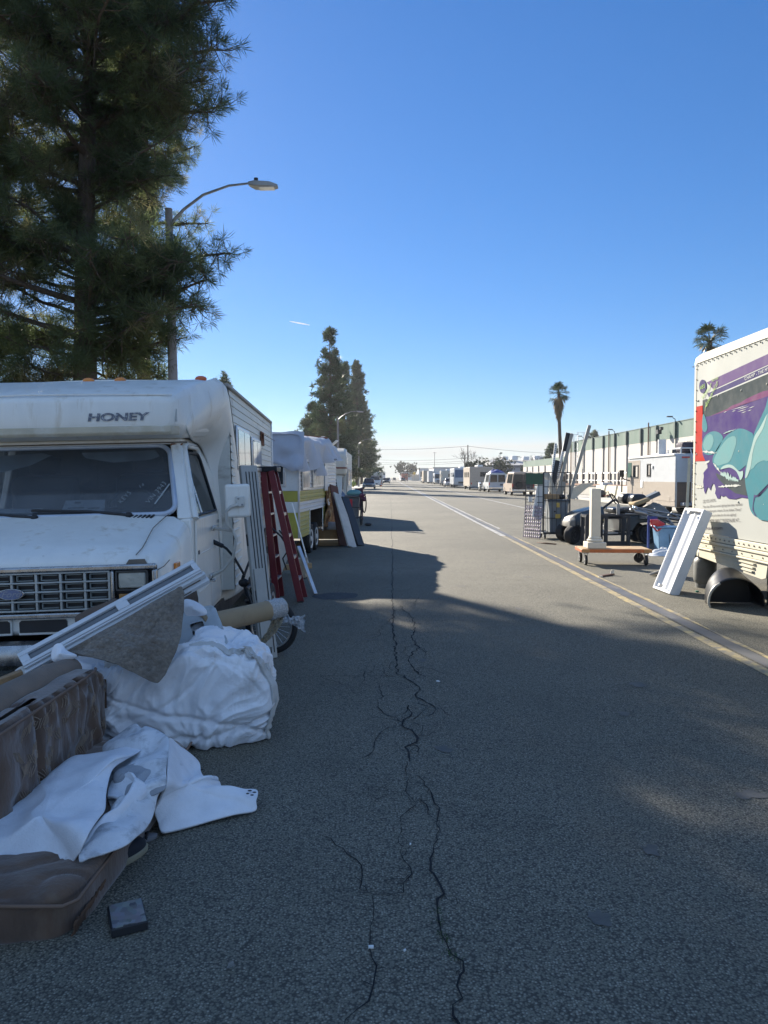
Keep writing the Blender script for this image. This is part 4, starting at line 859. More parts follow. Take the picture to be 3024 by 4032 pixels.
tb = thing('grey_tote', 'tall grey plastic tub inside the roll cage', 'tub', tuple(O + Vector((.06,0,.17)))); m_tub = mat("grey_tub", (.2,.22,.235), .5, var=.15, c2=(.13,.13,.12), cut=(.6,.75))
put('tub', MB().loft([[(-.22,-.24,0),(.22,-.24,0),(.22,.24,0),(-.22,.24,0)],[(-.25,-.27,.82),(.25,-.27,.82),(.25,.27,.82),(-.25,.27,.82)]]), m_tub, tb, bevel=.015); put('rim', MB().box(-.265,-.285,.825,.265,.285,.85), m_tub, tb, bevel=.006)
put('dark_hole', MB().cyl((-.1,-.285,.55),(-.1,-.262,.55),.022,n=12), black, tb)
def tagcard(z, w, h, lab, x=.03): inworld('warning_tag', MB().obox(O+Vector((x,-.325,z)),(w,.006,h)), mat("yellow_tag", (.55,.36,.08), .6), lab, 'tag')
tagcard(.89,.08,.12,'upper yellow tag wired to the front of the roll cage'); tagcard(.6,.13,.11,'lower and wider yellow tag on the front of the roll cage')
inworld('cardboard_box', MB().obox(O+Vector((-.1,-.12,1.105)),(.36,.26,.13)), cardboard, 'small brown cardboard box on top of the grey tub in the cage', 'box', bevel=.006)
inworld('white_board', MB().beam(O+Vector((-.46,-.12,.55)), O+Vector((-.28,-.05,1.55)), .30, .02, (0,1,0)), white_paint, 'white board leaning inside the open side of the roll cage', 'board', bevel=.004)
inworld('grey_board', MB().beam(O+Vector((.05,.0,1.03)), O+Vector((-.2,.1,1.72)), .16, .03, (0,1,0)), mat("grey_board", (.33,.33,.3), .6), 'grey panel tilted over the tub in the cage', 'board')
inworld('short_board', MB().beam(O+Vector((.1,.15,1.03)), O+Vector((.25,.2,1.5)), .22, .025, (0,1,0)), mat("pale_board", (.4,.38,.33), .7), 'pale short board standing in the roll cage', 'board')
inworld('black_bag', MB().ball(O+Vector((.22,.1,1.09)), (.1,.12,.07)), black, 'black bundle lying at the right rim of the tub', 'bag')
def slot(p, q, w, m, lab, holes=0):
    t = thing('shelf_upright', lab, 'metal strip', tuple(O)); b = MB(); p, q = Vector(p), Vector(q); put('strip', b.beam(p, q, w, .03, (0,1,0)), m, t)
    if holes:
        hb = MB(); d = (q-p)
        for k in range(holes): hb.obox(p + d*((k+.5)/holes) + Vector((0,-.018,0)), (w*.4,.004,.018))
        put('slots', hb, black, t)
    return t
m_beige = mat("beige_strip", (.36,.33,.28), .6)
slot((-.12,.1,.9),(.08,.25,2.5), .06, white_paint, 'white slotted strip leaning left in the roll cage', 30); slot((-.05,.2,.9),(.36,.3,2.62), .07, alu, 'silver slotted strip next to the dark tipped bar', 34)
slot((.3,.22,2.3),(.41,.3,2.78), .11, black, 'black bar end at the top of the slotted strips'); slot((.02,.0,.9),(.50,.24,2.76), .085, m_beige, 'beige channel bar standing out of the cage beside the slotted strips')
slot((.36,.1,.9),(.98,.3,2.98), .085, m_beige, 'lone beige channel bar leaning far right out of the cage'); slot((-.1,.05,1.0),(.12,.2,2.05), .12, black, 'short wide black bar among the strips in the cage')
inworld('pry_bar', MB().beam((4.72,19.8,.5),(4.86,19.7,.24),.05,.04), dark_steel, 'dark bar propped between the roll cage and the golf cart wheel', 'bar')
# bin and scrap behind the trolley
bn = thing('recycling_bin', 'light blue plastic bin filled with metal scrap', 'bin', (5.92, 16.6, 0)); m_blue = mat("sky_blue_plastic", (.16,.3,.47), .45, var=.12)
put('body', MB().loft([[(-.15,-.15,.0),(.15,-.15,0),(.15,.15,0),(-.15,.15,0)],[(-.2,-.2,.52),(.2,-.2,.52),(.2,.2,.52),(-.2,.2,.52)]]), m_blue, bn, bevel=.02); put('rim', MB().box(-.225,-.225,.523,.225,.225,.56), m_blue, bn, bevel=.01)
put('handle', MB().tube([(.03,-.18,.45),(.05,-.2,.2),(.09,-.19,.12)], .006, 5), black, bn)
rs = random.Random(12)
sp = thing('scrap_metal', 'tangled pile of grey folded tube frames on the bin beside the golf cart', 'scrap metal', (5.9, 17.1, 0)); mb = MB(); m2 = MB()
for k in range(10):
    a = Vector((-.55+rs.uniform(-.1,.35), rs.uniform(-.2,.25), .78+rs.uniform(0,.2))); b = Vector((rs.uniform(.2,.75), rs.uniform(-.3,.2), .58+rs.uniform(-.1,.25)))
    (mb if k % 3 else m2).tube([a, a.lerp(b,.5)+Vector((0,0,rs.uniform(-.04,.06))), b], rs.uniform(.012,.022), 7)
for k in range(7):
    a = Vector((rs.uniform(-.1,.6), rs.uniform(-.3,.1), .6+rs.uniform(-.05,.2))); mb.tube([a, a+Vector((rs.uniform(-.15,.15),rs.uniform(-.1,.1),rs.uniform(-.3,.2)))], .018, 7)
mb.cyl((-.5,-.1,.86),(-.25,-.15,.80),.045, n=12); put('tubes', mb, steel, sp, ang=60); put('bent_tubes', m2, dark_steel, sp, ang=60)
hb = MB()
for k in range(6): hb.ball((-.52+rs.uniform(-.06,.06), -.12+rs.uniform(-.05,.05), .9+rs.uniform(-.05,.06)), .03, 8, 6)
put('fittings', hb, chrome, sp)
inworld('red_fender', MB().loft([[(5.55,16.4,.70),(5.55,16.43,.71),(5.56,16.43,.60),(5.56,16.4,.6)],[(5.7,16.35,.70),(5.7,16.45,.72),(5.7,16.45,.56),(5.7,16.35,.56)],[(5.86,16.4,.62),(5.86,16.44,.63),(5.86,16.44,.58),(5.86,16.4,.58)]]).beam((5.56,16.4,.6),(5.7,16.4,.45),.05,.03).beam((5.7,16.4,.46),(5.82,16.42,.56),.06,.03), mat("red_plastic", (.45,.02,.03), .35, coat=.4), 'red plastic fender caught in the scrap pile', 'fender', bevel=.01)
inworld('blue_post', MB().box(5.545,16.55,0,5.585,16.6,.78).box(5.585,16.55,.7,5.75,16.6,.76), mat("blue_frame", (.02,.05,.22), .4), 'dark blue metal frame standing left of the blue bin', 'metal frame', bevel=.004)
inworld('plastic_bag', MB().grid(lambda a, b: (5.3+a*.75, 15.6+b*.5, .005 + .13*math.sin(math.pi*a)*math.sin(math.pi*b)*(1+.6*noise.noise(Vector((a*7,b*7,1))))), 30, 20), mat("crinkled_white_plastic", (.6,.62,.64), .25, bump=.5, bscale=25), 'crumpled white plastic bag on the ground under the blue bin', 'bag', ang=70)
inworld('cushion', MB().obox((5.98,18.5,1.02),(.4,.5,.1),Matrix.Rotation(R(-20),3,'Y')), mat("tan_cloth", (.34,.25,.14), .9), 'tan cushion lying behind the golf cart seat', 'cushion', bevel=.04)
inworld('dark_box', MB().obox((6.38,18.9,1.13),(.42,.3,.1),Matrix.Rotation(R(-25),3,'Y')), mat("slate_case", (.09,.11,.13), .5), 'dark grey flat case tilted on the junk behind the cart', 'case', bevel=.01)
inworld('cloth_pile', MB().grid(lambda a, b: (5.95+a*.8, 18.3+b*.5, .62 + .34*math.sin(math.pi*a)**.6*math.sin(math.pi*b)**.6*(1+.5*noise.noise(Vector((a*5,b*5,4))))), 26, 18), mat("grey_rags", (.16,.16,.15), .9), 'grey rags heaped at the back of the golf cart', 'rags', ang=70)
# debris by the lines
inworld('broken_stick', MB().tube([gp(2115,2136,.01), gp(2150,2139,.02), gp(2190,2143,.01)], .018, 6), mat("brown_stick", (.12,.055,.03), .7), 'thin brown stick on the road before the roll cage', 'stick')
inworld('broken_board', MB().beam(gp(2362,2268,.015), gp(2415,2260,.02), .06, .02), mat("brown_stick2", (.1,.055,.04), .7), 'short dark broken board lying near the yellow line', 'debris')
inworld('paper_scrap', MB().obox(gp(2410,2254,.045), (.05,.01,.09), Matrix.Rotation(.3,3,'Y')), mat("paper_white", (.68,.65,.58), .9), 'white scrap standing up at the end of the broken board', 'debris'); inworld('paper_scrap', MB().obox(gp(2364,2270,.012), (.07,.03,.02)), MATS["paper_white"], 'white scrap flat at the near end of the broken board', 'debris')
# ------------------------------------------------------------------ parked vehicles along both kerbs
m_taupe = mat("taupe_paint", (.30,.255,.21), .5, var=.06, coat=.2); m_rvwhite = mat("motorhome_white", (.47,.49,.51), .4, var=.05, coat=.2, c2=(.40,.39,.36), cut=(.62,.82))
m_curtain = mat("curtain", (.45,.42,.38), .9)
# white and taupe motorhome on the right kerb; nose away from the camera
rm = thing('motorhome', 'white motorhome with taupe lower half, ladder and gas can on its back', 'motorhome', (12.3, 30.2, 0))
W2, Ln = 1.13, 6.1
body = [(0,.42),(0,2.44),(.04,2.53),(.3,2.56),(5.85,2.5),(6.0,2.42),(6.12,1.9),(6.2,1.35),(6.18,.55),(6.0,.42)]
put('body', MB().prism([(y,z) for y,z in body], -W2, W2, 'x'), m_rvwhite, rm, bevel=.05, seg=3)
low = MB()
for s in (-1,1): low.box(min(s*W2,s*(W2+.006)), .03, .46, max(s*W2,s*(W2+.006)), 6.1, 1.42)
put('lower_panel', low, m_taupe, rm); put('rear_panel', MB().box(-W2+.06,-.006,.44,W2-.06,-.001,1.42), mat("brown_rear", (.10,.075,.06), .5), rm)
put('cab_panel', MB().box(-W2-.008,4.25,1.43,-W2-.001,6.03,2.36), m_taupe, rm)
def win(nm, y0, y1, z0, z1, x=-W2-.01):
    w = put(nm, MB().box(x-.012,y0,z0,x,y1,z1), black, rm, bevel=.03); put('pane', MB().box(x-.018,y0+.05,z0+.05,x-.0125,y1-.05,z1-.05), dark_glass, w); put('curtain', MB().box(x-.0205,y0+.1,z0+.08,x-.0185,y0+(y1-y0)*.42,z1-.08), m_curtain, w)
win('window', 4.45, 5.25, 1.55, 2.17); win('window', 2.85, 3.35, 1.62, 2.2)
w = put('side_windshield', MB().plate([(-W2-.01,5.45,1.6),(-W2-.01,6.05,1.6),(-W2-.01,5.98,2.28),(-W2-.01,5.45,2.28)], .01, (-1,0,0)), mat("green_glass", (.10,.17,.15), .1, spec=.8), rm)
put('windshield', MB().plate([(-.95,6.19,1.5),(.95,6.19,1.5),(.95,6.07,2.3),(-.95,6.07,2.3)], .01, (0,1,.1)), dark_glass, rm)
put('mirror', MB().obox((-W2-.32,5.95,1.78),(.2,.12,.32)).tube([(-W2,5.7,1.45),(-W2-.2,5.9,1.5),(-W2-.3,5.95,1.62)], .03, 6).box(-W2-.34,5.9,.9,-W2-.28,5.96,1.6), black, rm, bevel=.02)
put('vent_cover', MB().box(-W2-.05,2.55,1.98,-W2-.008,2.7,2.1), white_paint, rm, bevel=.01); put('side_vent', MB().box(-W2-.025,3.85,1.15,-W2-.007,4.15,1.47), white_paint, rm, bevel=.006)
for y0,y1,z0,z1 in ((.55,.8,.62,.85),(2.6,2.85,.5,.72),(3.9,4.05,.85,.98)): put('hatch', MB().box(-W2-.014,y0,z0,-W2-.007,y1,z1), m_taupe, rm, bevel=.004)
put('trim_line', MB().box(-W2-.02,.05,.655,-W2-.007,2.2,.685), m_taupe, rm); put('door_handle', MB().box(-W2-.03,2.2,.9,-W2-.007,2.27,1.05), black, rm)
put('awning_rail', MB().box(-W2-.05,.05,2.46,-W2,5.9,2.54), white_paint, rm, bevel=.015)
put('roof_vent', MB().box(-.6,3.5,2.56,-.1,4.2,2.66), white_paint, rm, bevel=.03); put('roof_unit', MB().box(-.5,1.2,2.55,.3,2.2,2.78), black, rm, bevel=.05); put('vent_pipe', MB().cyl((-.8,2.5,2.5),(-.8,2.5,3.2),.17,n=14), white_paint, rm)
rr = MB()
for x in (-.9,.9): rr.tube([(x,.1,2.5),(x,.1,2.75),(x,1.5,2.75),(x,1.5,2.5)], .03, 6)
rr.tube([(-.9,.1,2.75),(.9,.1,2.75)], .03, 6); put('roof_rack', rr, white_paint, rm); put('rear_hatch', MB().box(-.8,.2,2.6,.7,1.0,3.0), mat("dark_tarp", (.05,.04,.06), .8), rm, bevel=.1)
ld = MB()
for x in (-.55,.05): ld.tube([(x,-.12,.55),(x,-.12,2.45),(x,.05,2.7)], .02, 6)
for k in range(8): ld.beam((-.55,-.12,.65+k*.25),(.05,-.12,.65+k*.25),.03,.04)
put('ladder', ld, alu, rm); put('rear_shelf', MB().box(-.95,-.4,.5,.95,-.02,.62), mat("blue_grey_bumper", (.2,.24,.3), .5), rm, bevel=.02); put('rear_window', MB().box(-.5,-.012,1.6,.6,-.002,2.2), dark_glass, rm, bevel=.02)
for k,(z0,z1) in enumerate(((.72,1.0),(1.04,1.22),(1.26,1.46))): put('rear_box', MB().box(-.5,-.1,z0,-.0,-.02,z1), black, rm, bevel=.015)
put('marker_light', MB().box(-.9,-.03,2.36,-.6,-.002,2.42), red_lens, rm)
for y in (1.4, 5.0):
    for s in (-1,1): wheel(rm, (s*(W2-.16), y, .36), .36, .24, steel, 'x', s)
inworld('gas_can', MB().box(12.0,29.93,1.5,12.3,30.06,1.82).box(12.12,29.96,1.82,12.2,30.03,1.87), mat("red_can", (.35,.012,.015), .4), 'red gas can hung on the ladder of the taupe motorhome', 'gas can', bevel=.02)
inworld('plank', MB().beam((11.3,29.35,.02),(11.62,30.0,2.35),.1,.05), mat("cream_plank", (.62,.53,.36), .7), 'pale plank leaning on the back of the taupe motorhome', 'plank', bevel=.004)
inworld('foil_bag', MB().ball((12.2,28.9,.3),(.4,.4,.32)), mat("dusty_purple_bag", (.2,.16,.2), .5, bump=.6, bscale=12), 'shiny crumpled bag behind the taupe motorhome', 'bag')

def kind_wheels(t, wb0, wb1, hw, r=.34, w=.22):
    for y in (wb0, wb1):
        for s in (-1,1): wheel(t, (s*(hw-w*.45), y, r), r, w, steel, 'x', s, n=16)
def box_rv(label, x, y, w, L, h, paint, front_near, group, win_side=True, glass=None, low_paint=None, roof=2, name='motorhome', z0=.45):
    """bus shaped motorhome; near face at local y=0"""
    t = thing(name, label, 'motorhome', (x, y, gz(x)), 0, group); hw = w/2; glass = glass or dark_glass
    nose = [(0,z0),(0,h*.50),(.08,h*.55),(.28,h*.95),(.4,h)] if front_near else [(0,z0),(0,h-.06),(.06,h)]
    tail = [(L,h),(L,z0)]
    put('body', MB().prism(nose+tail, -hw, hw, 'x'), paint, t, bevel=.07, seg=3)
    if low_paint: put('lower_panel', MB().box(-hw-.008,.1,z0+.02,-hw+.01,L-.1,z0+.5).box(-hw+.1,-.008,z0+.02,hw-.1,.01,z0+.5), low_paint, t)
    if front_near:
        put('windshield', MB().plate([(-hw+.12,.06,h*.52),(hw-.12,.06,h*.52),(hw-.14,.24,h*.92),(-hw+.14,.24,h*.92)], .03, (0,-1,.1)), glass, t)
        put('grille', MB().box(-hw*.55,-.015,z0+.2,hw*.55,.0,z0+.5), black, t)
        for s in (-1,1): put('headlight', MB().box(s*hw*.78-.13,-.03,z0+.25,s*hw*.78+.13,0,z0+.42), lens, t)
        for s in (-1,1): put('mirror', MB().obox((s*(hw+.18),.1,h*.62),(.16,.1,.34)).beam((s*hw,.2,h*.6),(s*(hw+.18),.1,h*.62),.03,.03), black, t)
    else:
        put('rear_window', MB().box(-hw*.1,-.02,h*.58,hw*.85,0,h*.78), glass, t, bevel=.04)
        for s in (-1,1): put('tail_light', MB().box(s*hw*.85-.06,-.02,z0+.25,s*hw*.85+.06,0,z0+.5), red_lens, t)
    put('bumper', MB().box(-hw+.05,-.16,z0-.08,hw-.05,-.02,z0+.12), mat("grey_bumper", (.3,.3,.3), .5), t, bevel=.02)
    if win_side:
        for k, (a, b) in enumerate(((.12,.25),(.35,.5),(.62,.8))): put('side_window', MB().box(-hw-.02,L*a,h*.55,-hw,L*b,h*.78).box(hw,L*a,h*.55,hw+.02,L*b,h*.78), glass, t, bevel=.02)
    for k in range(roof): put('roof_unit', MB().box(-.35+.1*k,L*(.2+.35*k),h+.002,.4+.1*k,L*(.2+.35*k)+.9,h+.28), white_paint, t, bevel=.08)
    kind_wheels(t, 1.0, L-1.6, hw); return t
GR = 'vehicles parked along the right kerb'; GL = 'vehicles parked along the left kerb'
m_beigeRV = mat("beige_rv", (.42,.36,.30), .5, coat=.15); m_creamRV = mat("cream_rv", (.48,.47,.42), .5, coat=.15); m_blueglass = mat("blue_reflecting_glass", (.03,.06,.13), .08, spec=.9); m_greyband = mat("grey_band", (.28,.28,.27), .5)
box_rv('beige motorhome with a wide rear window and two roof units in the right row', 11.75, 99, 3.0, 8.5, 2.95, m_beigeRV, False, GR)
box_rv('white motorhome with a blue reflecting windshield in the right row', 11.5, 121, 2.75, 9, 3.05, m_rvwhite, True, GR, glass=m_blueglass)
box_rv('cream motorhome with a thin dark band before the silver car', 11.6, 151, 2.6, 8, 2.95, m_creamRV, False, GR, low_paint=m_greyband)
box_rv('small white camper with a dark windshield facing the camera in the far right row', 11.6, 181, 2.2, 6, 2.6, m_rvwhite, True, GR, roof=0)
box_rv('tall white delivery truck behind the small white camper', 11.2, 197, 2.6, 8, 3.2, m_rvwhite, False, GR, win_side=False, roof=0, name='box_truck')
box_rv('tan truck at the far end of the right row', 10.6, 215, 2.5, 8, 3.5, mat("tan_truck", (.4,.34,.26), .6), False, GR, win_side=False, roof=0, name='box_truck')
def van(label, x, y, w, L, h, paint, group, paint2=None, ladder=False, name='van'):
    t = thing(name, label, 'van', (x, y, gz(x)), 0, group); hw = w/2
    sec = lambda yy, zt, k=.86: [(-hw,yy,.32),(-hw,yy,1.02),(-hw*k,yy,zt-.06),(-hw*k+.1,yy,zt),(hw*k-.1,yy,zt),(hw*k,yy,zt-.06),(hw,yy,1.02),(hw,yy,.32)]
    put('body', MB().loft([sec(0,h-.05),sec(.12,h),sec(L-1.9,h),sec(L-1.1,h-.55,.9),sec(L-.95,1.12,.95),sec(L-.05,.98,.95),sec(L,.8,.95)]), paint, t, bevel=.03)
    if paint2: put('rear_panel', MB().plate([(-hw+.02,-.004,.4),(hw-.02,-.004,.4),(hw-.02,-.004,1.04),(hw*.86,-.004,h-.25),(-hw*.86,-.004,h-.25),(-hw+.02,-.004,1.04)], .01, (0,-1,0)), paint2, t)
    for s in (-1,1):
        put('rear_window', MB().plate([(s*.06,-.018,1.1),(s*hw*.86,-.018,1.1),(s*hw*.78,-.018,h-.22),(s*.06,-.018,h-.22)], .012, (0,-1,0)), dark_glass, t)
        put('tail_light', MB().box(s*(hw-.05)-.05,-.03,.75,s*(hw-.05)+.05,.0,1.05), red_lens, t)
        for a, b in ((.25,1.6),(1.75,2.9)): put('side_window', MB().plate([(s*(hw+.004),a,1.1),(s*(hw+.004),b,1.1),(s*(hw*.88+.01),b-.1,h-.2),(s*(hw*.88+.01),a,h-.2)], .01, (s,0,.15)), dark_glass, t)
    put('bumper', MB().box(-hw,-.18,.36,hw,-.01,.55), chrome, t, bevel=.02); put('licence_plate', MB().box(.25,-.035,.72,.58,-.02,.9), mat("plate_dark", (.06,.07,.1), .5), t)
    if ladder:
        b = MB()
        for xx in (.28,.62): b.tube([(xx,-.1,.5),(xx,-.1,1.7),(xx,.02,h+.05)], .02, 6)
        for k in range(5): b.cyl((.28,-.1,.6+k*.26),(.62,-.1,.6+k*.26),.015,n=6)
        put('ladder', b, steel, t); wheel(t, (0,0,0), .33, .2, black, 'y', -1, 'spare_wheel', 18).location = (-.35,-.14,.95)
    kind_wheels(t, .95, L-.85, hw, .36); return t
van('brown and tan camper van with a ladder and spare wheel on its back doors', 11.75, 68, 1.95, 5.2, 2.1, mat("tan_van", (.42,.33,.26), .4, coat=.3), GR, mat("dark_brown_rear", (.075,.05,.05), .4), True)
van('white van with a blue tarp bundle tied on its roof', 11.75, 84, 1.95, 5.4, 2.1, m_rvwhite, GR)
inworld('tarp_bundle', MB().grid(lambda a, b: (10.95+a*1.6, 84.1+b*2.6, 2.06 + .42*(math.sin(math.pi*a)*math.sin(math.pi*b))**.5*(1+.45*noise.noise(Vector((a*5,b*6,3))))), 26, 26), mat("blue_tarp", (.035,.05,.22), .5, bump=.4, bscale=8), 'crumpled blue tarp bundle on the roof of the white van', 'tarp', ang=60)
def car(label, x, y, w, L, h, paint, group, facing_near=True, kind='car', name='parked_car'):
    t = thing(name, label, kind, (x, y, gz(x)), 0, group); hw = w/2
    f = (lambda yy: yy) if facing_near else (lambda yy: L-yy)
    st = [(0,.55,.8),(.08,.72,.9),(.9,.86,1),(1.25,.90,1),(L-.9,.93,1),(L-.1,.88,.95),(L,.7,.85)] if kind != 'pickup truck' else [(0,.8,.92),(.1,1.08,.97),(1.1,1.16,1),(1.4,1.18,1),(L-.1,1.15,1),(L,1.1,.95)]
    put('body', MB().loft([[(-hw*k,f(a),.28),(-hw*k,f(a),z-.12),(-hw*k*.93,f(a),z),(hw*k*.93,f(a),z),(hw*k,f(a),z-.12),(hw*k,f(a),.28)] for a, z, k in st]), paint, t, bevel=.04)
    c0, c1, c2, c3 = (1.1,1.85,L-1.3,L-.45) if kind == 'car' else (1.25,1.9,3.2,3.35); zb = .88 if kind == 'car' else 1.15
    gh = lambda a, z, k: [(-hw*k,f(a),z),(hw*k,f(a),z)]
    put('cabin', MB().loft([gh(c0,zb,.9)+gh(c3,zb,.9)[::-1], gh(c1,h,.72)+gh(c2,h,.72)[::-1]]), dark_glass, t, bevel=.03)
    put('roof', MB().loft([gh(c1-.03,h-.015,.73)+gh(c2+.03,h-.015,.73)[::-1], gh(c1+.03,h+.03,.68)+gh(c2-.03,h+.03,.68)[::-1]]), paint, t, bevel=.02)
    for s in (-1,1):
        y0 = f(0); put('headlight' if facing_near else 'tail_light', MB().box(s*hw*.66-.14,min(y0,y0)-.03 if facing_near else -.03,.6,s*hw*.66+.14,.12,.74), lens if facing_near else red_lens, t)
    put('grille', MB().box(-hw*.5,-.03,.42,hw*.5,.06,.58), black, t, bevel=.01); put('bumper', MB().box(-hw*.85,-.08,.3,hw*.85,.03,.42), paint, t, bevel=.02)
    kind_wheels(t, .85, L-.85, hw, .32); return t
m_bluecar = mat("blue_grey_paint", (.055,.11,.15), .3, coat=.6, metal=.3); m_dk = mat("dark_car_paint", (.02,.025,.035), .3, coat=.6); m_silver = mat("silver_paint", (.4,.41,.42), .35, metal=.6, coat=.5); m_wcar = mat("white_car_paint", (.65,.65,.65), .3, coat=.6)
car('blue grey hatchback parked facing the camera beside the conifers', -3.0, 109, 1.8, 4.2, 1.5, m_bluecar, GL)
car('white pickup truck behind the blue hatchback', -2.75, 142, 2.05, 5.4, 1.9, m_wcar, GL, kind='pickup truck', name='pickup_truck')
box_rv('pale motorhome far along the left kerb past the pickup', -2.9, 176, 2.4, 8, 2.7, m_creamRV, False, GL, roof=1)
car('small dark car sticking out beyond the pale motorhome on the left', -.9, 205, 1.8, 4.4, 1.45, m_dk, GL)
car('silver car parked between two motorhomes in the right row', 11.3, 138, 1.8, 4.5, 1.5, m_silver, GR, False)
car('grey car hidden partly beside the blue glassed motorhome', 10.2, 131, 1.7, 4.2, 1.45, m_silver, GR)
for i, (x, y, m_, l) in enumerate(((-2.7,228,m_wcar,'white car behind the small dark car on the left kerb'),(-2.6,245,m_silver,'silver car two behind the small dark car on the left kerb'),(11.2,232,m_wcar,'white car behind the tan truck in the right row'),(11.0,248,m_dk,'dark car last in the right row'),(-2.5,300,m_wcar,'pale car near the utility pole on the left kerb'),(-2.5,262,m_silver,'silver car at the far end of the left kerb'),(-.6,330,m_wcar,'white car far down the road'),(2.2,380,m_dk,'dark car driving far down the road'),(5.2,300,m_dk,'dark car far off near the red truck'))): car(l, x, y, 1.8, 4.5, 1.5, m_, 'tiny cars at the far end')
box_rv('red and white truck small at the far right of the road end', 6.4, 330, 2.6, 7, 3.2, mat("dull_red", (.35,.09,.06), .5), False, 'tiny cars at the far end', win_side=False, roof=0, name='box_truck')
mc = thing('motorcycle', 'white and black motorcycle parked in front of the white van', 'motorcycle', (10.35, 88, 0)); wheel(mc,(0,0,.32),.32,.13,steel,'x',-1); wheel(mc,(0,1.35,.32),.32,.13,steel,'x',-1)
put('body', MB().loft([[(-.1,.1,.5),(.1,.1,.5),(.1,.1,.75),(-.1,.1,.75)],[(-.18,.6,.45),(.18,.6,.45),(.16,.6,.95),(-.16,.6,.95)],[(-.14,1.1,.5),(.14,1.1,.5),(.12,1.1,1.1),(-.12,1.1,1.1)]]), white_paint, mc, bevel=.05); put('seat', MB().box(-.14,-.1,.78,.14,.5,.88), black, mc, bevel=.03); put('handlebar', MB().tube([(-.4,1.0,1.15),(0,1.1,1.1),(.4,1.0,1.15)], .02, 6), black, mc)
cn = thing('traffic_cone', 'orange traffic cone beside the white pickup', 'traffic cone', (-1.55, 139, 0)); put('cone', MB().lathe([(.16,.03),(.03,.75),(.01,.76)], 14), mat("cone_orange", (.7,.14,.03), .5), cn); put('base', MB().box(-.2,-.2,0,.2,.2,.03), MATS["cone_orange"], cn); put('collar', MB().lathe([(.115,.3),(.085,.48),(.08,.48),(.11,.3)], 14), white_paint, cn)
for i, (x, y) in enumerate(((-6.0,112),(-5.9,124))): inworld('shrub', MB().grid(lambda a, b: (x+.5*math.cos(6.28*a)*math.sin(3.14*b)*(1+.4*noise.noise(Vector((a*9,b*9,i)))), y+.5*math.sin(6.28*a)*math.sin(3.14*b), .1+.9*(1-b)+.2*noise.noise(Vector((a*7,b*7,2)))), 18, 10), mat("yellow_green_shrub", (.25,.3,.05), .8, var=.4), ['yellow green shrub beside the base of a street lamp','second yellow shrub by the kerb behind the blue hatchback'][i], 'shrub')

# rubbish heap on the right kerb
inworld('mattress', MB().plate([at(u,v,57.0+dy) for u,v,dy in ((2228,1962,0),(2236,1945,.2),(2262,1920,.6),(2288,1907,.9),(2332,1903,1.6),(2337,1910,1.5),(2312,1922,1.0),(2285,1945,.5),(2264,1966,0))], .12, (.2,.8,.5)), mat('dirty_cream_sheet', (.50,.44,.33), .8), 'big cream panel slumped over the rubbish on the right kerb', 'panel', bevel=.03)
inworld('cabinet', MB().box(17.6-1.0,60.2,.14,18.4-1.0,61.0,1.2), white_paint, 'white cabinet behind the cream sheet on the right kerb', 'cabinet', bevel=.02)
rk = random.Random(3)
for k in range(5):
    a = Vector((15.9+rk.uniform(-.3,.5), 56.8+rk.uniform(-.3,.3), .17+.1*k)); inworld('scrap_plank', MB().beam(a, a+Vector((1.6*rk.uniform(.6,1), rk.uniform(-.3,.3), .4*rk.random())), .18, .05), [wood, mat("red_scrap", (.3,.05,.04), .7), black, cardboard, white_paint][k], ['tan plank lowest in the rubbish heap','red scrap strip in the rubbish heap','black strip in the rubbish heap','brown cardboard strip in the rubbish heap','white strip on top of the rubbish heap'][k], 'plank', 'scrap on the kerb')
inworld('rubbish_bag', MB().ball((15.6,56.9,.4),(.35,.35,.3)), black, 'black rubbish bag under the cream sheet', 'bag'); inworld('rubbish_bag', MB().ball((18.0,52,.3),(.4,.4,.25)), black, 'black rubbish bag on the kerb right of the column', 'bag')
inworld('white_pole', MB().tube([(14.3,61.5,.17),(14.4,61.8,1.55)], .04, 6), white_paint, 'thin white pole standing in the kerb rubbish', 'pole')
inworld('white_bucket', MB().lathe([(.12,0),(.15,.34),(.14,.34)], 16, (9.3,51,0)), white_paint, 'white bucket on the road behind the roll cage', 'bucket')
# ------------------------------------------------------------------ big motorhome at the left
m_fg = mat("aged_white_fibreglass", (.80,.775,.715), .42, var=.05, scale=1.6, coat=.15, c2=(.50,.41,.28), cut=(.56,.80), c2scale=1.7, bump=.05, bscale=3, stretch=(4.5,4.5,.7))
m_side = mat("weathered_siding", (.70,.69,.63), .5, var=.07, scale=3, c2=(.42,.38,.31), cut=(.56,.74), c2scale=2.5, stretch=(1,.6,2.2))
m_seal = mat("old_sealant", (.16,.13,.1), .8, var=.3)
m_rust = mat("rust", (.2,.075,.035), .9, var=.4)
m_rib = mat("tan_band", (.50,.43,.31), .5, c2=(.6,.58,.52), cut=(.5,.7))
H = thing('motorhome', 'old white class C motorhome with a chrome grille and a dusty reflecting windshield in the foreground', 'motorhome', (-2.425, 5.0, -.042), R(4.0), None, 0, R(-1.45))
def rg(y, w, zb, zm, wt, zt, c=.02): return [(-w*.93,y,zb),(-w,y,zb+.1),(-w,y,zm),(-w*.97,y,zm+(zt-zm)*.6),(-wt,y,zt),(-wt*.5,y,zt+c),(wt*.5,y,zt+c),(wt,y,zt),(w*.97,y,zm+(zt-zm)*.6),(w,y,zm),(w,y,zb+.1),(w*.93,y,zb)]
put('hood', MB().loft([rg(-.03,.90,.62,.98,.85,1.05,.01), rg(.02,.935,.60,1.02,.865,1.105,.012), rg(.2,.955,.58,1.05,.85,1.165), rg(.5,.975,.55,1.10,.83,1.235,.03), rg(.86,.985,.50,1.17,.86,1.325,.03)]), m_fg, H, bevel=.02, ang=32)
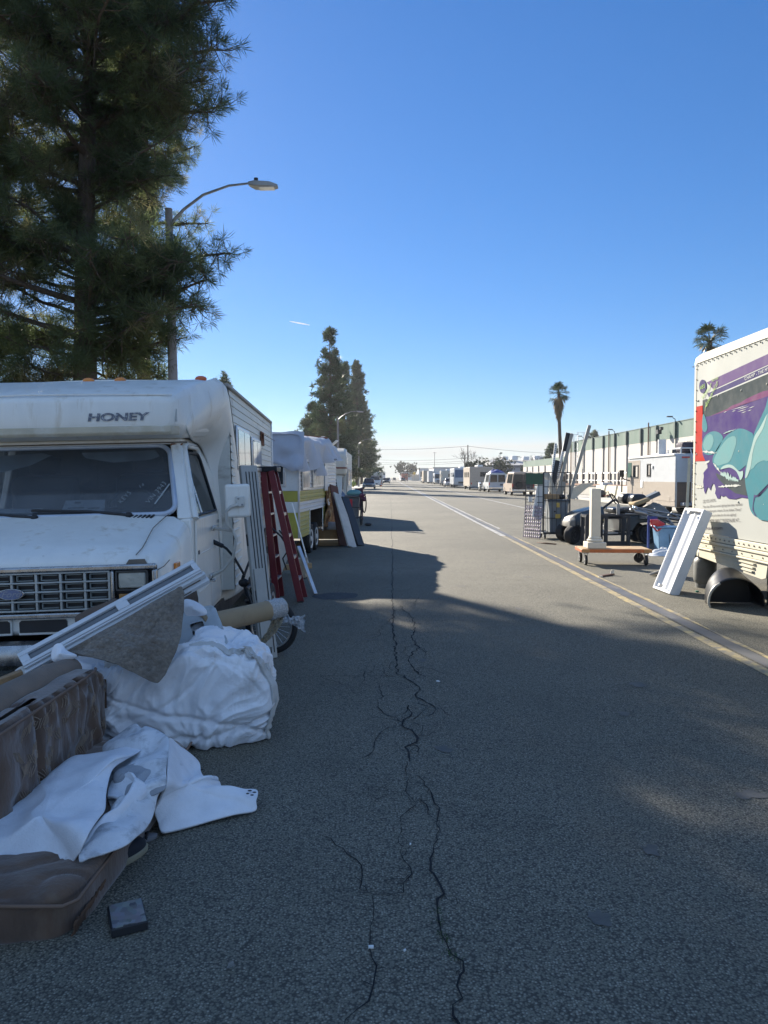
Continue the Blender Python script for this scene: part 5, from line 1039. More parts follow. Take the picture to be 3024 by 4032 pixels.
put('cab_body', MB().box(-.985,.865,.45,.985,2.28,1.30), m_fg, H, bevel=.015)
put('cab_floor', MB().box(-.9,.9,1.302,.9,2.2,1.31), black, H)
# interior seen through the glass
intr = MB().box(-.84,.95,1.31,.84,1.22,1.37)
put('dashboard', intr, mat("dash_dark", (.03,.03,.032), .8), H, bevel=.03)
for x in (-.45, .45):
    s_ = put('cab_seat', MB().box(x-.27,1.7,1.31,x+.27,1.95,1.66), mat("seat_cloth", (.06,.055,.05), .9), H, bevel=.06, seg=3); put('headrest', MB().box(x-.13,1.75,1.68,x+.13,1.88,1.83), MATS["seat_cloth"], s_, bevel=.04)
st = MB(); c0 = Vector((.42,1.3,1.38)); a1 = Vector((1,0,0)); a2 = Vector((0,.5,.86))
st.tube([c0 + (a1*math.cos(k*.2618)+a2*math.sin(k*.2618))*.19 for k in range(25)], .013, 8, False).beam(c0-a1*.18, c0+a1*.18, .03, .015); put('steering_wheel', st, black, H)
put('back_wall', MB().box(-.95,2.2,1.31,.95,2.27,1.93), mat("cab_back_dark", (.035,.035,.04), .9), H)
m_vis = mat("sun_shade", (.55,.6,.6), .7)
put('sun_visor', MB().plate([(.02,1.352,1.845),(.62,1.358,1.853),(.66,1.315,1.80),(.60,1.29,1.775),(.3,1.275,1.755),(.06,1.315,1.80)], .012, (0,1,0)), m_vis, H); put('sun_visor', MB().plate([(-.70,1.34,1.83),(-.3,1.355,1.85),(-.22,1.34,1.83),(-.36,1.265,1.75),(-.55,1.22,1.70),(-.72,1.22,1.70)], .012, (0,1,0)), m_vis, H)
m_pap = mat("notice_paper", (.62,.66,.7), .8)
nt_ = put('paper_notice', MB().plate([(-.02,.93,1.372),(.31,.93,1.372),(.30,1.0,1.462),(.0,1.0,1.462)], .002, (0,1,0)), m_pap, H)
put('printed_block', MB().plate([(.07,.977,1.437),(.12,.977,1.437),(.12,.989,1.452),(.07,.989,1.452)], .001, (0,-1,0)).plate([(.03,.949,1.40),(.15,.949,1.40),(.15,.955,1.408),(.03,.955,1.408)], .001, (0,-1,0)).plate([(.18,.945,1.395),(.27,.945,1.395),(.27,.951,1.403),(.18,.951,1.403)], .001, (0,-1,0)), mat("print_grey", (.15,.17,.2), .8), nt_)
put('paper_sheet', MB().plate([(-.58,.925,1.374),(-.2,.925,1.374),(-.16,.96,1.405),(-.52,.965,1.41)], .002, (0,0,1)), m_pap, H)
# windshield with rounded corners
def rquad(p00, p10, p11, p01, r, n=6):
    p00, p10, p11, p01 = map(Vector, (p00,p10,p11,p01)); out = []
    f = lambda a, b: p00*(1-a)*(1-b) + p10*a*(1-b) + p11*a*b + p01*(1-a)*b
    W, Hh = (p10-p00).length, (p01-p00).length; ra, rb = r/W, r/Hh
    for ca, cb, t0 in ((1-ra,rb,-90),(1-ra,1-rb,0),(ra,1-rb,90),(ra,rb,180)):
        for k in range(n+1):
            t = R(t0+90*k/n); out.append(f(ca+ra*math.cos(t), cb+rb*math.sin(t)))
    return out
wsq = rquad((-.875,.858,1.335),(.875,.858,1.335),(.735,1.36,1.885),(-.735,1.36,1.885), .11)
m_ws = glassy("windshield_glass", (.85,.88,.9), .64, (.13,.14,.15))  # dust film grey also paints in the pale reflection on the glass
ws = put('windshield', MB().plate(wsq, .006, (0,-.74,.67)), m_ws, H)
tr_ = MB(); tr_.tube([p+Vector((0,-.006,.006)) for p in wsq] + [wsq[0]+Vector((0,-.006,.006)), wsq[1]+Vector((0,-.006,.006))], .021, 8, False); put('windshield_trim', tr_, mat("blue_white_gasket", (.45,.5,.58), .35, .3), H, ang=60)
def on_ws(x, b): # point on the glass at x, height fraction b
    p = Vector((x, .858+.502*b, 1.335+.55*b)); return p + Vector((0,-.0080,.0072))
m_chalk = mat("chalk_marker", (.34,.36,.36), .9)
def scrib(body, x, b, size, ang):
    ux_ = Vector((math.cos(R(ang)),0,0)) + Vector((0,.674,.739))*math.sin(R(ang)); uy_ = Vector((-math.sin(R(ang)),0,0)) + Vector((0,.674,.739))*math.cos(R(ang))
    return text(body, size, m_chalk, ws, frame_mat(on_ws(x,b), ux_, uy_), name='chalk_writing', ext=.0004, shear=.2, bold=-.0012)
scrib('KEYS', .44, .15, .06, 60); scrib('VIN 3943', .655, .14, .062, 62); scrib('4.21', .73, .2, .05, 62); scrib('14', .56, .36, .05, 40)
put('chalk_stroke', MB().beam(on_ws(.70,.14)+Vector((.0,0,0)), on_ws(.79,.42), .011, .0012, (0,-.74,.67)), m_chalk, ws)
# pillars, roof over the cab, cowl
pb = MB()
for s in (-1,1):
    pb.loft([[(s*.885,.84,1.30),(s*.985,.9,1.30),(s*.965,1.02,1.30),(s*.87,.93,1.30)],[(s*.745,1.35,1.93),(s*.83,1.37,1.93),(s*.82,1.46,1.93),(s*.73,1.43,1.93)]])
    pb.loft([[(s*.93,2.06,1.30),(s*.985,2.06,1.30),(s*.985,2.28,1.30),(s*.93,2.28,1.30)],[(s*.78,2.06,1.93),(s*.84,2.06,1.93),(s*.95,2.28,1.93),(s*.80,2.28,1.93)]])
pb.box(-.84,1.33,1.90,.84,1.45,1.945); put('cab_pillars', pb, m_fg, H, bevel=.012)
put('cab_roof', MB().box(-.83,1.36,1.93,.83,2.28,1.95), m_fg, H); put('rust_patch', MB().plate([(.75,1.318,1.888),(.84,1.345,1.888),(.85,1.36,1.905),(.76,1.325,1.905)], .003, (0,-1,.2)).plate([(.845,1.40,1.80),(.86,1.50,1.86),(.845,1.5,1.88),(.83,1.40,1.86)], .002, (1,-.2,0)), m_rust, H)
put('seam_sealant', MB().tube([(-.84,1.335,1.915),(.84,1.335,1.915),(.86,1.45,1.918)], .008, 6), m_seal, H)
cw_ = MB()
for k in range(46):
    x = -.72 + k*.0315
    if k not in (14,15,38,39): cw_.beam((x,.775,1.318+.004*(1-abs(x))), (x+.016,.825,1.336+.004*(1-abs(x))), .011, .012, (0,0,1))
put('cowl_slots', cw_, black, H)
wp = lambda a, b, c: MB().tube([a, b], [.013,.011], 6).tube([b, c], [.011,.008], 6).beam(b, c, .012, .02).ball(a, (.03,.03,.022), 8, 6)
put('wiper', wp((.53,.80,1.345),(.22,.868,1.375),(-.22,.88,1.395)), black, H, ang=60); put('wiper', wp((-.17,.80,1.345),(-.5,.868,1.375),(-.86,.88,1.395)), black, H, ang=60)
put('hood_seam', MB().tube([(.78,.0,1.113),(.795,.1,1.146),(.795,.2,1.178),(.79,.35,1.224),(.78,.5,1.258),(.80,.7,1.305),(.82,.84,1.34)], .0035, 5).tube([(.90,-.01,1.0),(.955,.01,1.03),(.97,.12,1.06)], .003, 5), m_seal, H)
put('paint_chip', MB().ball((.17,.035,1.118), (.02,.01,.004), 8, 5).ball((.36,.04,1.12), (.025,.008,.004), 8, 5).plate([(.72,-.034,1.055),(.86,-.032,1.05),(.84,-.02,1.085),(.74,-.026,1.085)], .004, (0,-1,.3)), m_seal, H)
# grille, lights, valance, bumper
put('grille_recess', MB().box(-.92,-.034,.745,.92,-.031,1.045), black, H)
gl = MB(); 
for k in range(9): gl.box(-.618+k*.1545-.008,-.075,.765,-.618+k*.1545+.008,-.035,1.02)
for k in range(5): gl.box(-.625,-.078,.768+k*.0605,.625,-.038,.779+k*.0605)
put('grille', gl, mat("faded_silver_grille", (.42,.43,.41), .4, .4, var=.2), H, bevel=.003)
g2 = MB()
for i in range(8):
    for j in range(4):
        x0, z0 = -.618+i*.1545+.028, .768+j*.0605+.017; x1, z1 = x0+.105, z0+.038
        g2.box(x0,-.062,z0,x1,-.04,z0+.006).box(x0,-.062,z1-.006,x1,-.04,z1).box(x0,-.062,z0+.0065,x0+.006,-.04,z1-.0065)
put('grille_cells', g2, mat("grey_green_grille", (.21,.23,.22), .5, var=.15), H)
m_chr = mat("tarnished_chrome", (.42,.42,.42), .28, 1.0, var=.3, scale=12, bump=.05, bscale=15)
put('grille_surround', MB().box(-.92,-.085,1.022,.92,-.033,1.058).box(-.92,-.085,.722,.92,-.033,.757).box(.895,-.085,.758,.925,-.02,1.02).box(-.925,-.085,.758,-.895,-.02,1.02).box(.628,-.08,.758,.652,-.035,1.02).box(-.652,-.08,.758,-.628,-.035,1.02), m_chr, H, bevel=.01, seg=3)
for s in (-1,1):
    hl = put('headlight', MB().prism([(s*.675,.90),(s*.855,.90),(s*.855,1.005),(s*.675,1.005)], -.072, -.036, 'y'), mat("cloudy_headlight", (.40,.38,.32), .2, var=.3, coat=.7, bump=.5, bscale=45), H, bevel=.012)
    put('headlight_bezel', MB().box(s*.765-.102,-.078,.887,s*.765+.102,-.036,.897).box(s*.765-.102,-.078,1.008,s*.765+.102,-.036,1.018).box(s*.765-.106,-.078,.8975,s*.765-.094,-.036,1.0075).box(s*.765+.094,-.078,.8975,s*.765+.106,-.036,1.0075), mat("black_bezel", (.05,.05,.05), .4), hl)
    put('turn_signal', MB().box(s*.765-.09,-.066,.79,s*.765+.09,-.036,.865), mat("dull_amber", (.42,.2,.05), .35, coat=.4), H, bevel=.006)
    put('valance', MB().box(min(s*.02,s*.93),-.05,.612,max(s*.02,s*.93),-.032,.72), m_fg, H, bevel=.006)
put('valance_opening', MB().prism([(.03,.63),(.325,.63),(.335,.642),(.335,.698),(.325,.71),(.045,.71),(.03,.698)], -.056, -.0505, 'y').prism([(-.335,.642),(-.325,.63),(-.03,.63),(-.03,.698),(-.045,.71),(-.325,.71),(-.335,.698)], -.056, -.0505, 'y'), black, H)
bmp = MB(); pf = [(-.17,.60),(-.235,.585),(-.25,.54),(-.25,.47),(-.22,.44),(-.17,.43)]
def bsec(x, dy, k=1): return [(x, a+dy, .52+(z-.52)*k) for a, z in pf] + [(x, -.12, .45),(x,-.12,.59)]
put('bumper', MB().loft([bsec(-.99,.1,.85), bsec(-.93,.03,.95), bsec(-.55,.0), bsec(-.50,-.03,1.08), bsec(.16,-.03,1.08), bsec(.21,0), bsec(.93,.03,.95), bsec(.99,.1,.85)]), m_chr, H, bevel=.006, ang=50)
put('bumper_bracket', MB().box(-.6,-.12,.46,-.5,.1,.56).box(.5,-.12,.46,.6,.1,.56).box(-.9,.0,.40,.9,.5,.5), black, H)
em = put('badge', MB().lathe([(.001,.0),(1,.0),(1,.014),(.9,.02),(.86,.016),(.001,.016)], 40), m_chr, H)
em.data.transform(Matrix.Translation((.0,-.081,.888)) @ Matrix.Rotation(R(90),4,'X') @ Matrix.Diagonal((.086,.036,.6,1)))
bo = put('badge_field', MB().lathe([(.001,0),(.86,0),(.86,.006),(.001,.006)], 40), mat("badge_blue", (.13,.16,.27), .3, coat=.4), em); bo.data.transform(Matrix.Translation((.0,-.0905,.888)) @ Matrix.Rotation(R(90),4,'X') @ Matrix.Diagonal((.086,.036,.6,1)))
tx_ = text('Ford', .055, mat("badge_silver", (.25,.27,.33), .35, .4), em, Matrix.Translation((.0,-.0946,.872)) @ Matrix.Rotation(R(90),4,'X'), ext=.0006, shear=.35, bold=.0006, align='CENTER', sx=1.15)
# door, handles, mirror
dr = put('door', MB().plate([(.986,.98,.56),(.986,.95,.95),(.986,.99,1.29),(.986,2.09,1.29),(.986,2.13,.60),(.986,2.05,.5),(.986,1.10,.5)], .016, (1,0,0)), m_fg, H, bevel=.012)
def dpt(y, z): return Vector((.99 - (z-1.30)*.27, y, z))
fp = [dpt(.97,1.29), dpt(1.12,1.50), dpt(1.36,1.80), dpt(1.43,1.875), dpt(1.55,1.90), dpt(2.05,1.90), dpt(2.10,1.84), dpt(2.10,1.30)]
put('door_frame', MB().tube(fp, .032, 8), m_fg, dr, ang=60); put('door_gasket', MB().tube([p+Vector((.022,.02,0)) for p in fp[:6]], .010, 6), m_chr, dr, ang=60)
wq = [dpt(1.05,1.315), dpt(2.03,1.315), dpt(2.03,1.78), dpt(1.98,1.83), dpt(1.52,1.83), dpt(1.44,1.79)]
put('door_window', MB().plate(wq, .006, (1,0,.27)), glassy("side_glass", (.6,.66,.68), .5), dr); put('window_rubber', MB().tube([p+Vector((.008,0,.002)) for p in wq+[wq[0]]], .013, 6), black, dr, ang=60)
put('window_divider', MB().tube([dpt(1.30,1.315)+Vector((.006,0,0)), dpt(1.30,1.62)+Vector((.006,0,0))], .011, 6), m_chr, dr)
put('handle', MB().box(1.003,1.78,1.155,1.03,1.95,1.185).ball((1.015,1.79,1.17),(.016,.03,.022),10,6), chrome, dr, bevel=.006); put('lock', MB().cyl((1.0,2.02,1.215),(1.02,2.02,1.215),.016,n=12), chrome, dr)
put('door_crease', MB().box(1.0025,.985,.995,1.008,2.1,1.005).box(1.0025,1.0,.70,1.008,2.1,.71), m_fg, dr, bevel=.003)
put('side_marker', MB().box(.962,.28,.955,.985,.40,1.02), amber, H, bevel=.006); put('badge_plate', MB().box(1.003,1.02,1.0,1.007,1.07,1.035), dark_steel, dr)
mr_ = put('mirror', MB().box(-.105,-.02,-.14,.105,.03,.14), m_fg, H, bevel=.03, seg=4); mr_.location = (1.29,1.30,1.415); mr_.rotation_euler = (0,0,R(14))
q = put('mirror_clamp', MB().box(-.02,-.05,-.05,.05,-.021,.04), mat("cream_metal", (.55,.54,.5), .45), mr_, bevel=.008); put('clamp_bolts', MB().ball((0,-.052,.02),.008,8,6).ball((.03,-.052,-.03),.008,8,6), steel, mr_)
put('mirror_arm', MB().tube([(1.00,1.72,1.17),(1.16,1.5,1.165),(1.24,1.32,1.165),(1.20,1.27,1.22),(1.20,1.26,1.33),(1.24,1.255,1.37),(1.30,1.25,1.385)], .014, 8).tube([(1.24,1.32,1.165),(1.265,1.33,1.10),(1.22,1.42,.93),(1.12,1.50,.82),(1.02,1.52,.77)], .014, 8), mat("cream_metal", (.55,.54,.5)), H, ang=60)
put('arm_bracket', MB().box(1.003,1.46,.75,1.03,1.60,.79).box(1.003,1.66,1.15,1.03,1.76,1.19).cyl((1.0,1.53,.73),(1.05,1.53,.73),.012), chrome, H, bevel=.005)
# cab-over cap
def cr(y, w, zb, zc, wt, zt): return [(-w*.94,y,zb),(-w,y,zb+.06),(-w,y,zc-.04),(-w*.985,y,zc),(-wt,y,zt-.015),(-wt*.9,y,zt),(wt*.9,y,zt),(wt,y,zt-.015),(w*.985,y,zc),(w,y,zc-.04),(w,y,zb+.06),(w*.94,y,zb)]
put('cab_over', MB().loft([cr(.985,.80,2.035,2.195,.77,2.215), cr(1.0,.845,1.995,2.225,.80,2.245), cr(1.06,.885,1.975,2.262,.85,2.285), cr(1.3,.93,1.945,2.33,.89,2.37), cr(1.62,.97,1.965,2.40,.95,2.455), cr(1.9,1.0,1.98,2.44,.99,2.50), cr(2.12,1.03,1.98,2.46,1.03,2.515)]), m_fg, H, bevel=.02, ang=32)
put('trim_band', MB().loft([[(x,-.0+yy,1.955),(x,yy-.025,1.98),(x,yy-.018,2.03),(x,yy+.01,2.03)] for x, yy in ((-.88,1.08),(-.83,1.0),(-.5,.985),(.5,.985),(.83,1.0),(.88,1.08))]), m_rib, H, bevel=.006)
put('cap_crease', MB().tube([(-.86,1.055,2.29),(-.84,1.03,2.272),(-.3,1.035,2.29),(.3,1.035,2.285),(.84,1.03,2.272)], .007, 6), m_fg, H)
text('HONEY', .082, mat("worn_grey_letter", (.13,.14,.17), .6, c2=(.42,.43,.45), cut=(.52,.6), c2scale=40), H, Matrix.Translation((.195,.979,2.075)) @ Matrix.Rotation(R(90),4,'X'), ext=.002, shear=.12, bold=.003, sx=1.62)
put('cap_decal', MB().plate([(.862,1.01,2.06),(.90,1.15,2.07),(.885,1.10,2.17),(.868,1.03,2.16)], .002, (1,-.2,0)), mat("faded_decal", (.45,.46,.44), .6), H)
for x, m_ in ((-.09,amber),(.19,amber),(.91,mat("orange_lens", (.65,.12,.02), .3, coat=.5))):
    put('clearance_lamp', MB().ball((x,1.98,2.515),(.055,.04,.028),14,8), m_, H)
put('roof_dome', MB().ball((.32,3.2,2.52),(.28,.3,.11),20,8), white_paint, H)
FE = [(.80,1.20,2.33),(.90,1.18,2.05),(.90,1.36,1.965),(.86,1.7,1.945),(.87,2.02,1.91),(.92,2.14,1.72),(.985,2.155,1.30),(1.0,2.17,.9),(.995,2.18,.60),(.95,2.2,.42)]
SE = [(1.04,1.90,2.505),(1.115,1.94,2.46),(1.14,2.04,2.38),(1.142,2.14,2.28),(1.142,2.30,2.08),(1.142,2.50,1.80),(1.142,2.80,1.45),(1.142,3.06,1.08),(1.142,3.26,.66),(1.10,3.34,.44)]
def crv(L, t):
    i = min(len(L)-2, int(t*(len(L)-1))); q = t*(len(L)-1)-i; a, b = Vector(L[i]), Vector(L[i+1]); c, d = Vector(L[max(0,i-1)]), Vector(L[min(len(L)-1,i+2)])
    return .5*((2*a)+(b-c)*q+(2*c-5*a+4*b-d)*q*q+(3*a-3*b+d-c)*q**3)
def flank(a, b):
    p, q = crv(FE, b), crv(SE, b); r = p.lerp(q, a); k = 1-(1-a)**(1.05+1.5*min(1,max(0,b-.15)/.45)); r.x = p.x + (q.x-p.x)*k; return r
put('cap_flank', MB().loft([p for p in ()]) if False else MB().grid(flank, 40, 60), m_fg, H, ang=60, solid=.012)
put('left_flank', MB().box(-1.14,2.06,.45,-.98,3.2,1.95), m_fg, H, bevel=.03)
put('cap_seam', MB().tube([Vector(p)+Vector((.004,0,0)) for p in SE], .007, 6), m_seal, H)
# coach body with ribbed siding
put('coach_body', MB().box(-1.12,2.2,.55,1.12,6.8,2.46), m_side, H)
sd = []; z = .52
while z < 2.44: sd += [(z,1.128),(z+.052,1.128),(z+.058,1.136),(z+.066,1.136),(z+.072,1.128)]; z += .075
rb_ = MB(); n_ = len(sd); rb_.add([(x,y,zz) for y in (2.2,4.5,6.8) for zz, x in sd], [(j*n_+i, j*n_+i+1, (j+1)*n_+i+1, (j+1)*n_+i) for j in range(2) for i in range(n_-1)]); put('siding', rb_, m_side, H, ang=20)
put('roof', MB().loft([[(-1.12,y,2.46),(-1.02,y,2.515),(0,y,2.54),(1.02,y,2.515),(1.12,y,2.46)] for y in (2.1,6.78)]), m_fg, H)
put('roof_rail', MB().box(1.11,2.0,2.44,1.155,6.82,2.475), mat("grey_gutter", (.34,.31,.27), .6, var=.2), H, bevel=.008); put('rear_corner_trim', MB().box(1.10,6.78,.5,1.15,6.83,2.46), alu, H, bevel=.006)
put('roof_air_vent', MB().box(.2,5.6,2.53,.8,6.2,2.68), steel, H, bevel=.04)
def hwin(y0, y1, z0, z1, n):
    w = put('window', MB().box(1.137,y0,z0,1.158,y1,z1), alu, H, bevel=.012)
    for k in range(n):
        a = y0+.045+(y1-y0-.09)*k/n; b = y0+.045+(y1-y0-.09)*(k+1)/n-.03*(k < n-1); put('pane', MB().box(1.1583,a,z0+.045,1.163,b,z1-.045), mat("window_sky_glass", (.05,.06,.065), .04, spec=1.0), w)
hwin(2.5, 3.6, 1.69, 2.13, 2); hwin(3.85, 4.9, 1.69, 2.09, 2)
put('vent_flap', MB().box(1.14,5.05,2.04,1.15,5.45,2.22).plate([(1.15,5.1,2.19),(1.15,5.4,2.19),(1.30,5.4,2.10),(1.30,5.1,2.10)], .006, (0,0,1)), m_rust, H); put('side_letter', MB().box(1.138,5.7,1.0,1.142,5.95,1.06).box(1.138,5.75,.85,1.142,5.8,1.0), dark_steel, H)
put('under_body', MB().box(-1.0,.9,.28,1.0,6.7,.46), black, H)
put('wheel_arch', MB().lathe([(.001,0),(.43,0),(.43,.012),(.001,.012)], 30, (.985,.62,.42), 'x'), black, H); put('wheel_arch', MB().lathe([(.001,0),(.46,0),(.46,.012),(.001,.012)], 30, (1.137,5.25,.48), 'x'), black, H)
for s in (-1,1): wheel(H,(s*.90,.62,.36),.36,.22,steel,'x',s); wheel(H,(s*1.05,5.25,.36),.36,.22,alu,'x',s)

# ------------------------------------------------------------------ things standing along the motorhome
pn = thing('vinyl_panel', 'tall grey grooved panel leaning against the side of the big motorhome', 'panel', (-1.06, 6.72, 0))
b0 = Vector((0,0,0)); tp = at(962, 1832, 6.93) - pn.location; tp.x -= .03; L_ = tp.length
M_ = frame_mat((0,0,0), (.77,.64,0), tp); m_pan = mat("grey_vinyl", (.40,.395,.37), .5, var=.08, c2=(.26,.25,.23), cut=(.58,.76))
b = MB(); b.M = M_; put('panel', b.box(-.085,0,-.045,.085,L_,.0), m_pan, pn, bevel=.006)
b = MB(); b.M = M_
for k, (a, c) in enumerate(((-.04,.03),(-.008,.03),(.024,.03),(.056,.03))): b.box(a-.0045,.05 if k else .4,.0005,a+.0045,L_-.06,.003)
put('grooves', b, black, pn); b = MB(); b.M = M_; put('dark_slot', b.box(-.09,L_*.58,-.03,-.0855,L_*.64,-.01).box(-.075,L_*.30,.0005,-.062,L_*.35,.003), black, pn)
b = MB(); b.M = M_; put('second_panel', b.box(-.07,.1,.0035,.03,L_*.46,.018), m_pan, pn, bevel=.003)
# child's bicycle behind the panel
bk = thing('bicycle', 'small black bicycle standing behind the grey panel by the motorhome', 'bicycle', (-1.08, 6.95, gz(-1.1)))
wl_ = MB(); tr2 = MB(); wc = Vector((0,0,.255))
fwd = Vector((.97,-.24,0)); upz = Vector((0,0,1))
ringp = lambda r, n=40: [wc + (fwd*math.cos(2*math.pi*k/n) + upz*math.sin(2*math.pi*k/n))*r for k in range(n+1)]
fw = put('wheel', tr2.tube(ringp(.228), .026, 10, False), rubber, bk, ang=80); put('rim', MB().tube(ringp(.198), .011, 8, False), alu, fw, ang=80)
for k in range(20): wl_.cyl(wc, wc + (fwd*math.cos(k*.314)+upz*math.sin(k*.314))*.197, .0015, n=4, caps=False)
put('spokes', wl_, alu, fw); put('hub', MB().cyl(wc+Vector((-.01,-.05,0)), wc+Vector((.01,.05,0)), .018), steel, fw)
hd_ = Vector((-.235,.05,.585)); put('fork', MB().tube([wc+Vector((.01,.05,0)), Vector((-.15,.09,.42)), hd_], .013, 7).tube([wc+Vector((-.01,-.05,0)), Vector((-.17,.0,.42)), hd_], .013, 7), dark_steel, bk)
put('frame', MB().tube([hd_, hd_+Vector((.03,.45,.02)), hd_+Vector((.05,.5,.1))], .018, 8).tube([hd_+Vector((0,0,-.1)), hd_+Vector((.03,.42,-.3))], .018, 8).tube([hd_+Vector((.03,.45,.02)), hd_+Vector((.03,.42,-.3)), Vector((-.15,1.0,.25)), hd_+Vector((.03,.45,.02))], .012, 7), dark_steel, bk)
put('stem', MB().tube([hd_+Vector((.01,0,-.06)), hd_+Vector((-.03,0,.1)), hd_+Vector((-.02,0,.13))], .017, 8).ball(hd_+Vector((-.02,-.01,.06)),(.05,.035,.04),10,8), black, bk)
put('handlebar', MB().tube([hd_+Vector((-.02,.02,.13)), hd_+Vector((-.10,-.05,.3)), hd_+Vector((-.16,-.08,.38)), hd_+Vector((-.235,-.12,.44))], .012, 8).tube([hd_+Vector((-.02,.02,.13)), hd_+Vector((.02,.2,.3)), hd_+Vector((.0,.4,.38))], .012, 8), dark_steel, bk)
put('grip', MB().tube([hd_+Vector((-.19,-.10,.405)), hd_+Vector((-.30,-.15,.465))], .021, 10), black, bk); put('grip', MB().tube([hd_+Vector((.01,.3,.34)), hd_+Vector((.0,.42,.39))], .019, 10), black, bk)
wheel(bk,(0,0,0),.255,.05,alu,'x',1).location = (-.16,1.0,.255); put('saddle', MB().box(-.24,.4,.72,-.14,.62,.77), black, bk, bevel=.02); put('reflector', MB().cyl((-.03,-.03,.4),(-.03,-.04,.4),.022,n=12), mat("orange_reflector", (.8,.15,.03), .3), bk)
# red step ladder
ldr = thing('step_ladder', 'red fibreglass step ladder with a black top standing by the motorhome', 'ladder', (-1.42, 10.2, gz(-1.4)))
m_redf = mat("red_fibreglass", (.17,.018,.024), .45, var=.15, coat=.1); ca_ = MB(); st2 = MB(); ra = MB(); rb2 = MB()
topA, topB = Vector((-.24,0,1.70)), Vector((-.13,0,1.70))
for dy0, dy1 in ((-.20,-.13),(.22,.15)):
    put('rail', MB().beam((-.06,dy0,0), topA+Vector((0,dy1,0)), .03, .085, (1,0,0)), m_redf, ldr, bevel=.004); put('rail', MB().beam((.27,dy0-.12,0), topB+Vector((0,dy1-.03,0)), .03, .085, (1,0,0)), m_redf, ldr, bevel=.004)
for k in range(5):
    q = (k+1)/6; a = Vector((-.06,0,0)).lerp(topA,q); st2.box(a.x-.05,-.19+.06*q,a.z-.012,a.x+.04,.21-.06*q,a.z+.012); a = Vector((.27,0,0)).lerp(topB,q); st2.box(a.x-.012,-.28+.1*q,a.z-.02,a.x+.03,.10,a.z+.02)
put('steps', st2, alu, ldr); put('top_cap', MB().box(-.32,-.17,1.69,-.05,.18,1.76), black, ldr, bevel=.012)
put('spreader', MB().tube([(-.12,-.16,.95),(.0,-.2,.85),(.12,-.24,.68)], .012, 6), dark_steel, ldr); put('label_plate', MB().box(.12,-.325,.95,.17,-.322,1.1), white_paint, ldr) if False else None
put('foot', MB().box(.235,-.36,-.012,.305,-.28,.02).box(-.10,-.24,-.012,-.02,-.16,.02), black, ldr)
inworld('wood_block', MB().obox(at(1168,2172,11.6),(.12,.3,.12)), wood, 'pale wooden block beside the feet of the red ladder', 'wood block', bevel=.004) if False else None
inworld('timber', MB().beam((-2.3,12.6,.08),(-1.32,12.9,.12),.1,.09), wood, 'timber lying on the road in front of the yellow striped trailer', 'timber', bevel=.004)
inworld('wood_block', MB().box(-1.48,12.2,.0,-1.34,12.5,.30), mat("grey_timber", (.38,.33,.26), .8), 'short square timber post standing behind the red ladder', 'wood block', bevel=.005)
inworld('white_board', MB().plate([(-1.98,12.5,1.1),(-1.80,12.4,1.05),(-1.62,12.3,.35),(-1.78,12.4,.0)], .02, (.3,-1,0)), white_paint, 'broken white panel standing between the ladder and the trailer', 'panel')
inworld('cable', MB().tube([(-1.78,12.35,.75),(-1.68,12.3,.62),(-1.62,12.28,.45),(-1.72,12.3,.3),(-1.66,12.3,.12)], .012, 6), black, 'black cable hanging on the broken white panel', 'cable')
inworld('metal_rail', MB().beam((-1.30,10.9,.62),(-1.02,10.5,.0),.05,.03), alu, 'silver rail sticking out behind the red ladder feet', 'metal strip', bevel=.003)
inworld('white_trim', MB().beam((-1.78,14.0,1.13),(-1.43,13.6,.0),.09,.02,(1,0,0)), white_paint, 'long white trim strip leaning on the yellow striped trailer', 'metal strip', bevel=.003)
inworld('cup', MB().lathe([(.02,0),(.04,.09),(.036,.09)], 14, (-1.62,11.3,gz(-1.6))), white_paint, 'white cup lying by the feet of the red ladder', 'cup')
# ------------------------------------------------------------------ yellow striped trailer under a tarp
m_tw = mat("trailer_white", (.60,.62,.63), .4, var=.08, scale=3, c2=(.38,.36,.3), cut=(.58,.75)); m_ty = mat("trailer_yellow", (.36,.33,.06), .42, var=.15, scale=3, c2=(.5,.5,.4), cut=(.6,.75)); m_torn = mat("rotten_panelling", (.22,.11,.045), .9, var=.45, scale=7, bump=.6, bscale=12, c2=(.4,.27,.13), cut=(.5,.65), c2scale=6)
Tr = thing('travel_trailer', 'white and yellow striped travel trailer with torn panelling and a tarp on its roof', 'trailer', (-1.75, 14.8, gz(-2)), R(-3.6))
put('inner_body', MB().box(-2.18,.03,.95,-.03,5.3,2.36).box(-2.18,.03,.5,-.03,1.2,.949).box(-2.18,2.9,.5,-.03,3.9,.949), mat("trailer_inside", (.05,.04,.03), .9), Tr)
def sideband(z0, z1, m, y0=0, y1=4.2, nm='side_panel', cut=None):
    pr = []; z = z0
    while z < z1-.01: pr += [(z,0),(min(z1,z+.05),0),(min(z1,z+.06),.014),(min(z1,z+.075),.014)]; z += .085
    pr.append((z1,0)); mb = MB(); n = len(pr)
    for a, b in ([(y0,y1)] if not cut else [(y0,cut[0]),(cut[1],y1)]):
        put(nm, MB().add([(x,y,zz) for y in (a,b) for zz, x in pr], [(i,i+1,n+i+1,n+i) for i in range(n-1)]), m, Tr, ang=20)
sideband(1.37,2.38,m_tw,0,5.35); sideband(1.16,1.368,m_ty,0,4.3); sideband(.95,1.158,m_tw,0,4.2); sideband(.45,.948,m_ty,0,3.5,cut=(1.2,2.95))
for z0,z1,m in ((1.37,2.38,m_tw),(1.16,1.368,m_ty),(.95,1.158,m_tw),(.45,.948,m_ty)): put('front_panel', MB().box(-2.2,-.02,z0,-.02,0.02,z1), m, Tr, bevel=.006)
